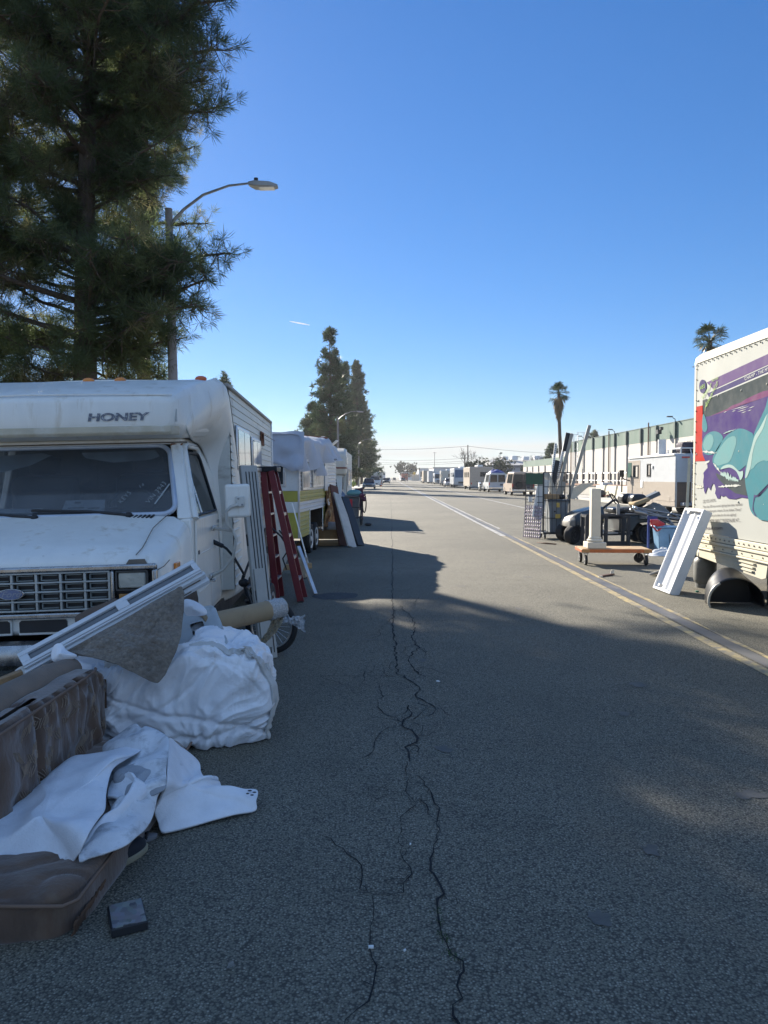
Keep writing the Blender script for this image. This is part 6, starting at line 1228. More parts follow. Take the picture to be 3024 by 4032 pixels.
put('corner_trim', MB().box(-.02,-.025,.45,.02,.01,2.38), alu, Tr, bevel=.006); put('front_window', MB().box(-1.9,-.035,1.45,-.25,-.021,1.9), alu, Tr, bevel=.01); put('front_pane', MB().box(-1.85,-.041,1.5,-.3,-.036,1.85), dark_glass, Tr)
tp_ = MB().grid(lambda a, b: (.02+.10*noise.noise(Vector((a*6,b*5,1)))+.05*math.sin(a*9+b*3), 3.5+a*1.9-.5*(1-b)*(1-a), .46+b*.95+.03*noise.noise(Vector((a*8,b*8,5)))), 26, 22); put('torn_panel', tp_, m_torn, Tr, ang=25, solid=.02)
put('arch_trim', MB().box(.0,1.16,.45,.02,1.2,.98).box(0,1.2,.945,.02,2.95,.98).box(0,2.95,.40,.02,2.99,.98), white_paint, Tr, bevel=.004)
def twin(y0, y1, z0, z1, n, m):
    w = put('window', MB().box(.015,y0,z0,.035,y1,z1), alu, Tr, bevel=.008)
    for k in range(n):
        a = y0+.05+(y1-y0-.1)*k/n; put('pane', MB().box(.0352,a,z0+.05,.04,a+(y1-y0-.1)/n-.03,z1-.05), m, w)
m_lw = mat("bright_glass", (.32,.36,.36), .1, var=.4, scale=4, spec=.9); twin(.25,1.1,1.38,2.0,1,m_lw); twin(1.5,3.0,1.42,1.95,2,mat("curtained_glass", (.5,.47,.4), .3, var=.1)); put('louvred_vent', MB().box(.015,3.2,1.32,.04,3.65,1.98), m_tw, Tr, bevel=.008)
for y in (1.72, 2.42): wheel(Tr,(-.14,y,.315),.315,.2,mat("white_wheel", (.62,.62,.6), .4),'x',1); wheel(Tr,(-2.0,y,.315),.315,.2,MATS["white_wheel"],'x',-1)
put('chassis', MB().box(-2.0,-.9,.36,-.3,5.8,.44).box(-.5,1.3,.45,-.1,2.8,.6), black, Tr)
m_tarp = mat("white_tarp", (.58,.60,.66), .55, var=.05, trans=.22, c2=(.5,.47,.44), cut=(.6,.75), c2scale=1.2)
hem = [(-.15,1.76),(.0,1.74),(.5,1.80),(1.0,1.78),(1.35,1.92),(1.7,1.62),(2.2,1.70),(2.8,1.82),(3.3,2.02),(3.9,2.10),(4.6,2.02),(5.3,2.10)]
def tarp(a, b):
    y = -.12 + b*5.4; hz = float(np.interp(y, [h[0] for h in hem], [h[1] for h in hem])); lump = .24*max(0,noise.noise(Vector((y*1.3,a*3,7)))) + .05*noise.noise(Vector((y*3,a*6,2))) + .13*math.exp(-((y-3.4)/.5)**2)
    if a < .55: q = a/.55; x = -2.25 + q*2.17; z = 2.44 + .05*math.sin(q*3.14) + lump + .02*noise.noise(Vector((x*4,y*4,2)))
    elif a < .63: q = (a-.55)/.08; x = -.08 + .14*math.sin(q*1.57); z = 2.44 + lump*(1-q*.5) - .10*(1-math.cos(q*1.57))
    else:
        q = (a-.63)/.37; x = .06 + .05*q + (.11*math.sin(y*6.5+noise.noise(Vector((y*1.5,0,3)))*5)+.13*noise.noise(Vector((y*3.2,q*1.2,1))))*q; z = (2.34+lump*.5)*(1-q) + hz*q + .02*noise.noise(Vector((y*6,q*4,8)))
    return (x, y, z)
tpz = put('tarp', MB().grid(tarp, 70, 130), m_tarp, None, ang=80); tpz.matrix_world = Matrix.Translation(Tr.location) @ Matrix.Rotation(R(-3.6),4,'Z'); tag(tpz, 'white tarp hanging in folds over the roof of the yellow striped trailer', 'tarp')
tpf = put('tarp', MB().grid(lambda a, b: (-2.2+a*2.32, -.07-.06*b+.07*math.sin(a*19+2*noise.noise(Vector((a*4,b,2))))*b+.06*noise.noise(Vector((a*9,b*4,6)))*b-.05*b, 2.50-b*(.58+.12*a+.10*noise.noise(Vector((a*6,0,3))))+.03*noise.noise(Vector((a*6,b*5,1)))), 40, 16), mat("blue_white_tarp", (.45,.49,.58), .5, var=.05, trans=.2), None, ang=80); tpf.matrix_world = tpz.matrix_world.copy(); tag(tpf, 'blue tinted tarp hanging flat over the front end of the trailer', 'tarp')
inworld('roof_plank', MB().beam(Tr.location+Vector((-.45,3.2,2.60)), Tr.location+Vector((.14,3.9,2.58)), .3, .04), mat("red_brown_wood", (.2,.075,.045), .8), 'red brown board lying on top of the trailer tarp', 'board', bevel=.004)
# boards and boxes at the tail of the trailer
inworld('door_board', MB().beam((-1.24,18.3,1.2),(-.86,17.55,.0),.34,.04,(1,-.6,.3)), mat("dusty_white_board", (.50,.49,.46), .7), 'dusty white door board leaning at the tail of the trailer', 'board', bevel=.005); inworld('dark_board', MB().beam((-1.08,18.45,1.12),(-.68,17.95,.0),.28,.05,(1,-.6,.3)), dark_steel, 'dark board leaning beside the dusty white door board', 'board', bevel=.005); inworld('brown_board', MB().beam((-1.36,18.6,1.4),(-1.1,18.0,.0),.3,.03,(1,-.6,.3)), mat("dark_brown_board", (.12,.05,.035), .7), 'dark red brown board behind the dusty white door board', 'board', bevel=.004)
inworld('wooden_crate', MB().box(-2.1,18.3,.13,-1.2,19.0,.33).box(-2.1,18.25,.33,-1.2,18.3,.36), mat("crate_wood", (.42,.26,.12), .75, var=.2), 'low wooden crate on the road under the tail of the trailer', 'crate', bevel=.005); inworld('flat_cardboard', MB().box(-2.2,18.0,.0,-1.15,18.7,.06).box(-1.95,17.95,.06,-1.2,18.2,.12), cardboard, 'flattened cardboard lying under the wooden crate', 'cardboard', bevel=.004); inworld('white_sack', MB().ball((-1.42,18.6,.40),(.22,.2,.13),16,10), mat("sack_white", (.6,.57,.54), .8, bump=.5, bscale=14), 'white sack lying on the wooden crate', 'sack'); inworld('white_drum', MB().lathe([(.12,.0),(.14,.85),(.1,.95),(.02,.96)], 16, (-1.75,21.2,0)), white_paint, 'white upright cylinder behind the boards at the trailer tail', 'cylinder')
# shopping cart with a rubbish bin
sc = thing('shopping_cart', 'black wire shopping cart loaded with a bin beyond the trailer', 'shopping cart', (-1.22, 26.0, 0)); mb = MB()
for x in (-.28,.28):
    for y in (-.3,.4): mb.cyl((x*(.8),y,.12),(x,y,1.0),.018,n=6)
for z in (.25,.6,.98): mb.tube([(-.28,-.3,z),(.28,-.3,z),(.28,.4,z),(-.28,.4,z),(-.28,-.3,z)], .012, 5, False)
mb.tube([(.28,-.3,1.0),(.42,-.35,1.05)], .02, 6).beam((.22,-.3,.2),(.34,-.32,1.0),.03,.03); put('frame', mb, dark_steel, sc)
for x in (-.22,.26): wheel(sc,(x,-.3,.09),.09,.06,steel,'x',1,n=14); wheel(sc,(x,.4,.09),.09,.06,steel,'x',1,n=14)
inworld('rubbish_bin', MB().loft([[(-1.44,25.75,.22),(-1.06,25.75,.22),(-1.06,26.2,.22),(-1.44,26.2,.22)],[(-1.48,25.72,.93),(-1.02,25.72,.93),(-1.02,26.25,.93),(-1.48,26.25,.93)]]).box(-1.52,25.68,.932,-.98,26.28,1.0), mat("dark_grey_bin", (.10,.11,.125), .5), 'dark grey wheeled bin standing in the shopping cart', 'bin', bevel=.02); inworld('red_sign', MB().box(-1.46,25.64,.62,-1.25,25.66,.88), mat("red_plate", (.42,.02,.04), .5), 'red square plate on the front of the dark grey bin', 'plate'); inworld('teal_bag', MB().ball((-1.2,25.95,1.06),(.26,.25,.14),16,9), mat("teal_cloth", (.12,.27,.28), .8, bump=.5, bscale=10), 'teal cloth bag on top of the dark grey bin', 'bag')
inworld('wheel_ring', MB().tube([(-.86+.05*math.cos(k*.314), 25.95+.3*math.cos(k*.314), .72+.3*math.sin(k*.314)) for k in range(21)], .02, 6, False), rubber, 'bicycle wheel hung on the right of the shopping cart', 'wheel'); inworld('flower_bunch', MB().ball((-.93,25.6,1.0),.09,10,8).ball((-.86,25.6,.88),.08,10,8), mat("dark_maroon", (.1,.03,.06), .8), 'dark maroon bundle on the cart handle', 'bundle'); inworld('black_shoe', MB().ball((-.72,25.4,.05),(.12,.09,.06),12,8), black, 'black lump on the road right of the shopping cart', 'shoe')
inworld('tarp_heap', MB().grid(lambda a, b: (-2.75+a*1.35, 26.6+b*1.2, gz(-2)+1.25*(math.sin(math.pi*a)*math.sin(math.pi*b))**.3*(1+.18*noise.noise(Vector((a*6,b*6,2))))), 26, 22), mat("slate_tarp", (.16,.2,.27), .6, var=.2, bump=.3, bscale=8), 'slate blue tarp over a heap behind the shopping cart', 'tarp', ang=60); inworld('camp_chair', MB().box(-1.3,28.2,.4,-1.0,28.7,.46).box(-1.3,28.7,.46,-1.0,28.75,1.2).box(-1.3,28.2,0,-1.27,28.23,.4).box(-1.03,28.2,0,-1.0,28.23,.4).box(-1.3,28.7,0,-1.27,28.74,.4).box(-1.03,28.7,0,-1.0,28.74,.4), mat("maroon_cloth", (.09,.035,.05), .8), 'maroon chair standing at the heap behind the cart', 'chair', bevel=.02)
# second class C motorhome
C2 = thing('motorhome', 'cream class C motorhome with ribbed side half hidden behind the trailer', 'motorhome', (-1.58, 27.4, gz(-2)), R(0.5)); m_c2 = mat("cream_fibreglass", (.6,.57,.5), .45, var=.05, coat=.2)
put('coach_body', MB().box(-2.2,1.1,.5,-.01,5.6,2.6), m_side, C2, bevel=.03); sd = []; z = .55
while z < 2.55: sd += [(z,0),(z+.09,0),(z+.1,.012),(z+.12,.012)]; z += .125
n_ = len(sd); put('siding', MB().add([(x,y,zz) for y in (1.1,5.58) for zz, x in sd], [(i,i+1,n_+i+1,n_+i) for i in range(n_-1)]), m_side, C2, ang=20)
put('cab_over', MB().prism([(0,1.72),(-.05,1.95),(.05,2.45),(.45,2.68),(1.09,2.68),(1.09,1.72)], -2.2, .01, 'x'), m_c2, C2, bevel=.08, seg=3); put('stripe', MB().box(-2.19,-.07,1.94,.018,1.05,2.0), mat("brown_stripe", (.22,.1,.08), .6), C2)
put('cab', MB().prism([(-1.1,.5),(-1.15,1.0),(-.4,1.2),(.05,1.72),(1.09,1.72),(1.09,.45)], -2.08, -.12, 'x'), m_c2, C2, bevel=.05); put('windshield', MB().plate([(-1.95,-.37,1.22),(-.25,-.37,1.22),(-.35,.03,1.68),(-1.85,.03,1.68)], .02, (0,-1,.6)), dark_glass, C2); put('cab_window', MB().plate([(-.115,.1,1.2),(-.115,.9,1.2),(-.115,.9,1.65),(-.115,.25,1.65)], .012, (1,0,0)), dark_glass, C2)
for y0,y1,z0,z1 in ((.25,.75,2.05,2.4),(1.5,3.1,1.3,2.0),(3.6,4.6,1.5,2.0)): w = put('side_window', MB().box(.014,y0,z0,.03,y1,z1), alu, C2, bevel=.01); put('pane', MB().box(.031,y0+.05,z0+.05,.036,y1-.05,z1-.05), dark_glass, w)
for s in (-1.95,-.25): put('headlight', MB().box(s-.12,-1.17,.75,s+.12,-1.12,.92), lens, C2)
put('bumper', MB().box(-2.1,-1.3,.45,-.1,-1.16,.6), chrome, C2, bevel=.02); put('roof_box', MB().box(-1.5,2.0,2.61,-.5,2.8,2.85), dark_steel, C2, bevel=.05); put('antenna_bracket', MB().beam((-.6,.3,2.7),(-.3,.2,2.95),.2,.04), white_paint, C2)
for y in (-.4,4.2):
    for x in (-2.05,-.15): wheel(C2,(x,y,.36),.36,.22,steel,'x',1 if x > -1 else -1)
# ------------------------------------------------------------------ heap in the foreground
def resamp(pts, n, smooth=True):
    P = [Vector(p) for p in pts]; m = len(P)
    if smooth:
        Q = []
        for i in range(m):
            a, b, c, d = P[i-1], P[i], P[(i+1)%m], P[(i+2)%m]
            for s in range(8):
                q = s/8; Q.append(.5*((2*b)+(c-a)*q+(2*a-5*b+4*c-d)*q*q+(3*b-3*c+d-a)*q**3))
        P = Q; m = len(P)
    L = [0]
    for i in range(m): L.append(L[-1] + (P[(i+1)%m]-P[i]).length)
    out = []; j = 0
    for k in range(n):
        t = L[-1]*k/n
        while L[j+1] < t: j += 1
        q = (t-L[j])/max(1e-9, L[j+1]-L[j]); out.append(P[j].lerp(P[(j+1)%m], q))
    return out
def fan(pts, centre, amp=.02, fs=5.0, seed=0.0, bulge=0.0, n=220, rings=44, up=Vector((0,0,1)), edge=.25, smooth=True, fold=None):
    B = resamp(pts, n, smooth); c = Vector(centre); rr = []
    for i in range(1, rings+1):
        t = i/rings; ring = []
        for b in B:
            p = c.lerp(b, t); w = 1 - (1-edge)*t**5
            h = amp*w*(1.0 - 2.2*abs(noise.noise(Vector((p.x*fs+seed, p.y*fs, p.z*fs*.6)))) + .5*noise.noise(Vector((p.x*fs*2.3, p.y*fs*2.3+seed, p.z*2)))) + bulge*(1-t*t)
            if fold: h += fold(p)*w
            ring.append(p + up*h)
        rr.append(ring)
    mb = MB(); mb.loft(rr, caps=False); k = len(mb.v); mb.v.append(tuple(sum((Vector(v) for v in rr[0]), Vector())/n)); mb.f += [(k, i, (i+1)%n) for i in range(n)]
    return mb
Z2 = lambda x, y: (x/1.3825, 2100 + y/1.3825)
Z3 = lambda x, y: (x/1.3825, 2800 + y/1.3825)
def angles(p, n):
    q = max(4, n//6); h = [math.asin(max(0, min(1, k/q))**(1/p)) for k in range(q)]; m = n//4 - q; u = [math.pi/2*k/m for k in range(m)]
    a = sorted(set(round(v, 6) for v in h + [math.pi/2 - v for v in h if v > 0] + u)); full = a + [math.pi - v for v in [math.pi/2] + a[:0:-1]]
    return full + [math.pi + v for v in full]
def lookup(L, lo, k): # list value at fraction k
    i = min(len(L)-1, max(0, int(round(k*(len(L)-1))))); return L[i]
# brown tufted sofa standing low on the road
m_velv = mat("brown_velvet", (.115,.064,.037), .85, var=.3, scale=9, bump=.25, bscale=60, c2=(.165,.115,.075), cut=(.58,.8), c2scale=8, stretch=(1,1,.35)); m_velv.node_tree.nodes["Principled BSDF"].inputs["Sheen Weight"].default_value = .5
SF = thing('sofa', 'brown tufted velvet sofa with its seat on the asphalt', 'sofa', (-1.6, 3.4, gz(-1.6)))
def soft(c, h, p=.22, nu=150, nv=80, wr=None):
    """rounded cushion, half sizes h, with creases"""
    c = Vector(c)
    def sg(v, e): return math.copysign(abs(v)**e, v)
    TA = angles(p, nu) if nu > 200 else None
    def fn(a, b):
        t = TA[int(round(a*len(TA))) % len(TA)] if TA else 2*math.pi*a; q = math.pi*(b*.996+.002) - math.pi/2
        n_ = Vector((sg(math.cos(q),p)*sg(math.cos(t),p), sg(math.cos(q),p)*sg(math.sin(t),p), sg(math.sin(q),p)))
        P = Vector((n_.x*h[0], n_.y*h[1], n_.z*h[2])) + c
        if wr: P = P + wr(P, n_)
        return P
    return MB().grid(fn, len(TA) if TA else nu, nv, True)
def tuft(P, n_):
    # vertical gathers on the side facing the road, buttons pulled in, rows of stitching
    g = -.045*math.exp(-((P.y-3.43)/.016)**2)
    if n_.x > .5:
        w = noise.noise(Vector((P.y*2.5, P.z*2, 3)))
        g += -.012*abs(math.sin(P.y*15 + 4.5*w + 5*(P.z)))**8 - .022*(1-2*abs(noise.noise(Vector((P.y*9, P.z*2.2, 1)))))
        for (by, bz) in ((3.0,.34),(3.2,.22),(3.75,.36),(4.02,.30),(3.62,.24),(3.9,.2)):
            d2 = ((P.y-by)/.07)**2 + ((P.z-bz)/.05)**2; g -= .03*math.exp(-d2)
    if n_.x > .5: g += .010*noise.noise(Vector((P.y*30, P.z*12, 4))) - .012*abs(noise.noise(Vector((P.y*22+P.z*9, P.z*5, 8))))
    return Vector((g, 0, .010*noise.noise(Vector((P.y*5, P.x*9, 2))) - .022*math.exp(-((P.y-3.43)/.02)**2) - .10*max(0,(P.y-4.1)/.24)**2 if n_.z > .5 else 0))
def loc(mb): mb.M = None; return mb
def sput(name, mb, m, **k):
    mb.v = [tuple(Vector(v) - SF.location) for v in mb.v]; return put(name, mb, m, SF, **k)
sput('back_cushion', soft((-1.66,3.37,.335), (.088,.965,.235), .34, nu=260, nv=90, wr=tuft), m_velv, ang=80)
pp = MB(); sg_ = lambda v: math.copysign(abs(v)**.34, v)
for cc_ in ((-1.66,3.37,.335),): pp.tube([(cc_[0]+.089*sg_(math.cos(.95))*sg_(math.cos(t_)), cc_[1]+.965*sg_(math.cos(.95))*sg_(math.sin(t_)), cc_[2]+.235*sg_(math.sin(.95))) for t_ in [-1.35+2.7*k/30 for k in range(31)]], .007, 7)
pp; sput('piping', pp, mat("worn_piping", (.18,.115,.08), .8), ang=80)
m_roll = mat("tan_velvet", (.22,.165,.125), .85, var=.2, scale=6, bump=.2, bscale=50)
sput('back_roll', MB().tube([(-1.86,2.3,.53),(-1.83,2.6,.54),(-1.82,3.1,.535),(-1.81,3.6,.54),(-1.79,4.0,.535),(-1.775,4.22,.53),(-1.77,4.27,.525)], [.03,.08,.085,.086,.083,.07,.03], 20), m_roll, ang=80); sput('back_frame', MB().box(-1.9,2.3,.05,-1.75,4.2,.5), m_velv, bevel=.03)
def seatw(P, n_):
    s = .012*noise.noise(Vector((P.x*6,P.y*5,0))) - .012*max(0,1-abs(noise.noise(Vector((P.x*4,P.y*7,9))))*5); sag = -.03*max(0,(P.y-2.6))*0
    if n_.z > .5: return Vector((0,0,s))
    return Vector((.02*noise.noise(Vector((P.y*5,P.z*9,2)))*(n_.x > .5), .02*noise.noise(Vector((P.x*6,P.z*9,5)))*(n_.y < -.5), 0))
sput('seat', soft((-1.52,3.42,.055), (.43,.85,.105), .3, wr=seatw), m_velv, ang=80)
sput('seat_piping', MB().tube([(-1.95,2.575,.13),(-1.3,2.575,.125),(-1.13,2.585,.12),(-1.095,2.63,.118),(-1.09,3.0,.122),(-1.088,3.7,.13),(-1.1,4.2,.13)], .007, 7), MATS["worn_piping"], ang=80)
sput('torn_hem', MB().grid(lambda a, b: (-1.10-.02*b+.01*noise.noise(Vector((a*30,b*3,0))), 2.62+a*.7, .05-b*.075-.018*abs(noise.noise(Vector((a*22,0,4))))), 60, 5), mat("torn_brown", (.11,.06,.035), .95, var=.4), ang=80, solid=.006)
st_ = MB(); rq = random.Random(8)
def front_pt(sy, w, p=.34, cc_=Vector((-1.66,3.37,.335)), hh_=(.088,.965,.235)):
    st__, sq__ = min(.9999, abs(sy)**(1/p)), min(.9999, abs(w)**(1/p)); ct, cq = math.sqrt(1-st__**2), math.sqrt(1-sq__**2)
    n_ = Vector((cq**p*ct**p, sy*cq**p, w)); P_ = Vector((n_.x*hh_[0], n_.y*hh_[1], n_.z*hh_[2])) + cc_
    return P_ + tuft(P_, n_) + Vector((.0018,0,0))
for g_ in range(60):
    s0, w0, n0, dr_ = rq.uniform(-.2,.93), rq.uniform(-.85,.78), rq.randint(3,6), rq.choice((-1,1))
    for k in range(n0): st_.tube([front_pt(min(.97,s0 + k*.014 + e*.006*dr_), max(-.93,min(.93,w0 + k*.02*dr_ + e*.05))) for e in range(5)], .0024, 4)
sput('stitching', st_, mat("pale_stitching", (.30,.225,.165), .9))
# white felt
m_felt = mat("white_felt", (.78,.79,.82), .95, var=.06, scale=14, bump=.35, bscale=140, c2=(.28,.275,.27), cut=(.62,.78), c2scale=5); m_felt2 = mat("stained_felt", (.70,.71,.73), .95, var=.08, scale=14, bump=.35, bscale=140, c2=(.2,.2,.2), cut=(.48,.70), c2scale=6)
def G(x, y, h): return gp(*Z3(x,y), h)
A_ = [G(-260,800,.20),(G(-120,690,.21)),G(0,585,.22),G(180,430,.22),G(370,275,.24),G(480,248,.24),G(600,222,.25),G(735,182,.27),G(772,205,.27),G(690,268,.26),G(612,335,.255),G(580,440,.24),G(572,545,.22),G(545,585,.24),G(500,650,.26),G(462,720,.24),G(425,790,.19),G(385,842,.14),G(300,862,.13),G(150,838,.15),G(0,800,.17),G(-160,840,.17)]
fld = lambda p: .035*math.exp(-((p.x*.8+p.y*.6-1.35)/.05)**2) + .02*math.sin(p.x*7+p.y*5)
def solidput(name, mb, m, label, cat, th=.006, grp=None): return tag(put(name, mb, m, ang=80, solid=th), label, cat, grp)
solidput('felt_blanket', fan(A_, G(230,600,.235), .034, 3.2, 1.0, .0, fold=fld), m_felt, 'white felt sheet thrown over the seat of the brown sofa', 'felt sheet')
B_ = [G(560,205,.22),G(650,125,.26),G(735,78,.30),G(770,100,.30),G(790,88,.31),G(850,110,.31),G(915,150,.31),G(918,220,.29),G(905,320,.26),G(902,410,.22),G(860,470,.18),G(838,560,.14),G(795,650,.14),G(742,700,.16),G(690,740,.165),G(600,770,.175),G(500,800,.18),G(430,825,.18),G(470,700,.19),G(600,560,.17),G(580,430,.19),G(600,330,.20)]
solidput('felt_blanket', fan(B_, G(700,470,.2), .04, 4.2, 4.0, .0), m_felt2, 'grey stained felt sheet bunched between the other two white sheets', 'felt sheet')
# stiff upright curl of the felt
lip = [(430,790,.17),(455,725,.20),(500,640,.215),(560,570,.225),(640,520,.23),(700,440,.25),(735,365,.27)]; lo = [(430,812,.13),(520,700,.12),(580,640,.13),(625,590,.14),(665,555,.15),(705,530,.16),(722,538,.16)]
def curl(a, b):
    f = lambda L: [float(np.interp(a*6, range(7), [q[k] for q in L])) for k in range(3)]
    p = G(*f(lip)); q = G(*f(lo)); r = p.lerp(q, b); return r + Vector((.05,.03,0))*math.sin(math.pi*b)
solidput('felt_fold', MB().grid(curl, 60, 14), m_felt, 'curled white felt edge standing up at the middle of the pile', 'felt sheet', .014)
lp2 = [(735,362,.26),(742,400,.23),(738,450,.2),(722,520,.16),(716,540,.15)]; lp3 = [(690,352,.24),(640,365,.22),(610,385,.21),(592,420,.2),(585,470,.2)]
def curl2(a, b):
    f = lambda L: [float(np.interp(a*4, range(5), [q[k] for q in L])) for k in range(3)]
    return G(*f(lp2)).lerp(G(*f(lp3)), b) + Vector((0,0,.02*math.sin(math.pi*b)))
solidput('felt_fold', MB().grid(curl2, 40, 24), m_felt, 'small pale felt flap folded over beside the curled edge', 'felt sheet', .012)
D_ = [G(620,345,.24),G(690,305,.255),G(760,290,.26),G(820,318,.255),G(870,360,.24),G(905,415,.22),G(850,455,.20),(G(780,495,.18)),G(735,540,.16),G(700,520,.17),G(640,430,.2)]
solidput('felt_blanket', fan(D_, G(750,400,.225), .012, 7, 8.0, .01), mat("grimy_felt", (.32,.33,.35), .95, var=.25, scale=9, bump=.35, bscale=140, c2=(.08,.075,.075), cut=(.6,.75), c2scale=18), 'grimy grey corner of felt folded back on the white pile', 'felt sheet')
E_ = [G(915,150,.28),G(980,200,.2),G(1035,240,.14),G(1080,285,.10),G(1095,340,.10),G(1112,372,.12),G(1150,362,.135),G(1182,366,.12),G(1192,392,.08),G(1205,420,.06),G(1280,436,.06),G(1396,432,.075),G(1394,490,.05),G(1388,545,.012),G(1250,580,.012),G(1100,615,.012),G(960,648,.015),G(882,662,.02),G(862,615,.04),G(842,555,.08),G(880,460,.17),(G(905,400,.22)),G(910,270,.27)]
roll = lambda p: .045*math.exp(-(((p - ROLA).cross(ROLD).length)/.045)**2) if -.1 < (p-ROLA).dot(ROLD) < .42 else 0
ROLA = G(1188,385,.08); ROLD = (G(890,520,.08)-ROLA).normalized()
solidput('felt_blanket', fan(E_, G(1020,470,.08), .026, 4, 2.0, .01, fold=roll), m_felt, 'white felt sheet spread on the asphalt at the right of the sofa', 'felt sheet', .012)
sp_ = MB()
for x, y in ((1208,438),(1155,432),(1100,330),(1090,362),(1348,462),(1360,446),(1372,470),(1385,455),(1022,232),(1060,250)):
    p = G(x, y, .075); sp_.ball(p+Vector((0,0,.012)), (.006+.006*rnd.random(), .006, .003), 8, 5)
tag(put('dirt_flecks', sp_, black), 'black flecks of dirt on the spread white felt', 'dirt', kind='stuff')
# big white sack
m_sack = mat("white_woven_sack", (.80,.80,.82), .42, var=.05, scale=5, bump=.25, bscale=22, dist=.02, c2=(.40,.33,.26), cut=(.60,.80), c2scale=2.4)
BC, BH = Vector((-1.42,4.80,.25)), (.635,.39,.275)
BM = Matrix.Rotation(R(12), 3, 'Z')
def ridge(p, f, s): return 1 - 2*abs(noise.noise(Vector((p.x*f+s, p.y*f*.9, p.z*f*1.2))))
def bagp(a, b, off=0.0):
    t = 2*math.pi*a; q = math.pi*(b*.996+.002) - math.pi/2
    sg = lambda v, e: math.copysign(abs(v)**e, v)
    n_ = Vector((sg(math.cos(q),.24)*sg(math.cos(t),.22), sg(math.cos(q),.24)*sg(math.sin(t),.22), sg(math.sin(q),.32)))
    p = Vector((n_.x*BH[0], n_.y*BH[1], n_.z*BH[2])); N_ = Vector((sg(n_.x,5)/BH[0], sg(n_.y,5)/BH[1], sg(n_.z,5)/BH[2])).normalized()
    w = Vector((noise.noise(p*2.2+Vector((3,0,0))), noise.noise(p*2.2+Vector((0,7,0))), noise.noise(p*2.2)))*.35
    pw = p + w
    pl = Vector((pw.x*.75 + pw.z*.45, pw.y*.8, pw.z*1.05 - pw.x*.40)); V1 = lambda q, s: noise.voronoi(q*s, distance_metric='DISTANCE')[0]; v1, v2 = V1(pl, 3.0), V1(pw, 6.5); v3 = V1(pw, 14); d = .045*ridge(pw, 2.2, 1) + .07*(v1[0]-.5) + .08*(v2[0]-.5) + .026*(v3[0]-.5) + .012*ridge(pw, 6, 9)*abs(noise.noise(p*2+Vector((9,0,0))))*2 - .026*max(0,1-(v1[1]-v1[0])*9) - .012*max(0,1-(v2[1]-v2[0])*7) - sum(a_*math.exp(-((p.z - z_ - k_*p.x + .05*math.sin(p.x*5+f_) + .03*w.x)/.016)**2) for z_, k_, f_, a_ in ((-.17,.16,0,.026),(.02,-.42,2,.022),(.05,.55,1,.018)))*(n_.y < 0)*max(0,1-1.2*abs(noise.noise(p*1.7)))
    sl = .10*(n_.z > 0)*(p.x > 0)*n_.z*math.exp(-((p.x-.28)/.2)**2) - .10*max(0,-n_.x)*max(0,n_.z) - .08*max(0,n_.x-.5)*max(0,n_.z)
    p = p + N_*(d+off) + Vector((0,0,sl)); p = BM @ p + BC
    if p.x < -1.5: p.y = min(p.y, 4.70 - .04*noise.noise(p*6))
    p.z = max(gz(p.x)+.006, p.z); return p
sk_ = thing('sack', 'big white woven sack slumped in front of the motorhome', 'sack', tuple(BC))
def bput(nm, mb, m, **k): mb.v = [tuple(Vector(v)-BC) for v in mb.v]; return put(nm, mb, m, sk_, **k)
TA_ = angles(.22, 520); QA_ = [v for v in angles(.32, 420) if v <= math.pi/2 + 1e-6]; QA_ = [-v for v in QA_[:0:-1]] + QA_; QB_ = [(q + math.pi/2)/math.pi for q in QA_]
bput('sack_body', MB().grid(lambda a, b: bagp(TA_[int(round(a*len(TA_))) % len(TA_)]/(2*math.pi), QB_[int(round(b*(len(QB_)-1)))]), len(TA_), len(QB_), True), m_sack, ang=80)
m_web = mat("sack_webbing", (.55,.54,.52), .7, var=.15, bump=.4, bscale=120, c2=(.3,.22,.14), cut=(.55,.7))
def strap(name, path, w, m=m_web):
    pts = []
    for (a0,b0),(a1,b1) in zip(path, path[1:]):
        for k in range(16): q = k/16; pts.append((a0+(a1-a0)*q, b0+(b1-b0)*q))
    C_ = [bagp(a, b, .012) for a, b in pts]; mb = MB(); rr = []
    for i, p in enumerate(C_):
        d = (C_[min(i+1,len(C_)-1)]-C_[max(0,i-1)]).normalized(); N_ = (p-BC).normalized(); s = d.cross(N_).normalized()*w*.5; u = N_*.006
        rr.append([p-s-u, p+s-u, p+s+u, p-s+u])
    mb.loft(rr); bput(name, mb, m, ang=50)
strap('strap', [(.885,.86),(.865,.70),(.90,.60),(.92,.52),(.93,.40)], .045); strap('strap', [(.72,.92),(.80,.86),(.85,.80),(.868,.69)], .04); strap('seam_strap', [(.955,.68),(.945,.5),(.95,.34),(.94,.2)], .035)
# carpet piece, cloth, foam pad
m_carp = mat("brown_carpet", (.20,.165,.13), .97, var=.35, scale=60, bump=.8, bscale=160, c2=(.11,.085,.066), cut=(.5,.72), c2scale=5); m_carp.node_tree.nodes["Principled BSDF"].inputs["Sheen Weight"].default_value = .3
c3 = lambda x, y, Y: at(*Z2(x,y), Y-.05)
C_ = [c3(355,645,4.30),c3(520,555,4.36),c3(700,455,4.46),c3(880,350,4.58),c3(985,288,4.66),c3(1003,330,4.66),c3(1000,420,4.58),c3(985,560,4.46),c3(960,640,4.40),c3(900,770,4.34),c3(862,815,4.30),c3(835,812,4.29),c3(740,765,4.28),c3(640,715,4.27),c3(560,690,4.27),c3(450,665,4.28)]
nf = Vector((.15,-1,.35)).normalized(); solidput('carpet_piece', fan(C_, c3(750,610,4.36), .022, 4, 3, 0, up=nf, smooth=False, fold=lambda p: .012*noise.noise(p*26)+.006*noise.noise(p*60)), m_carp, 'ragged grey brown carpet piece hanging over the white sack', 'carpet', .014)
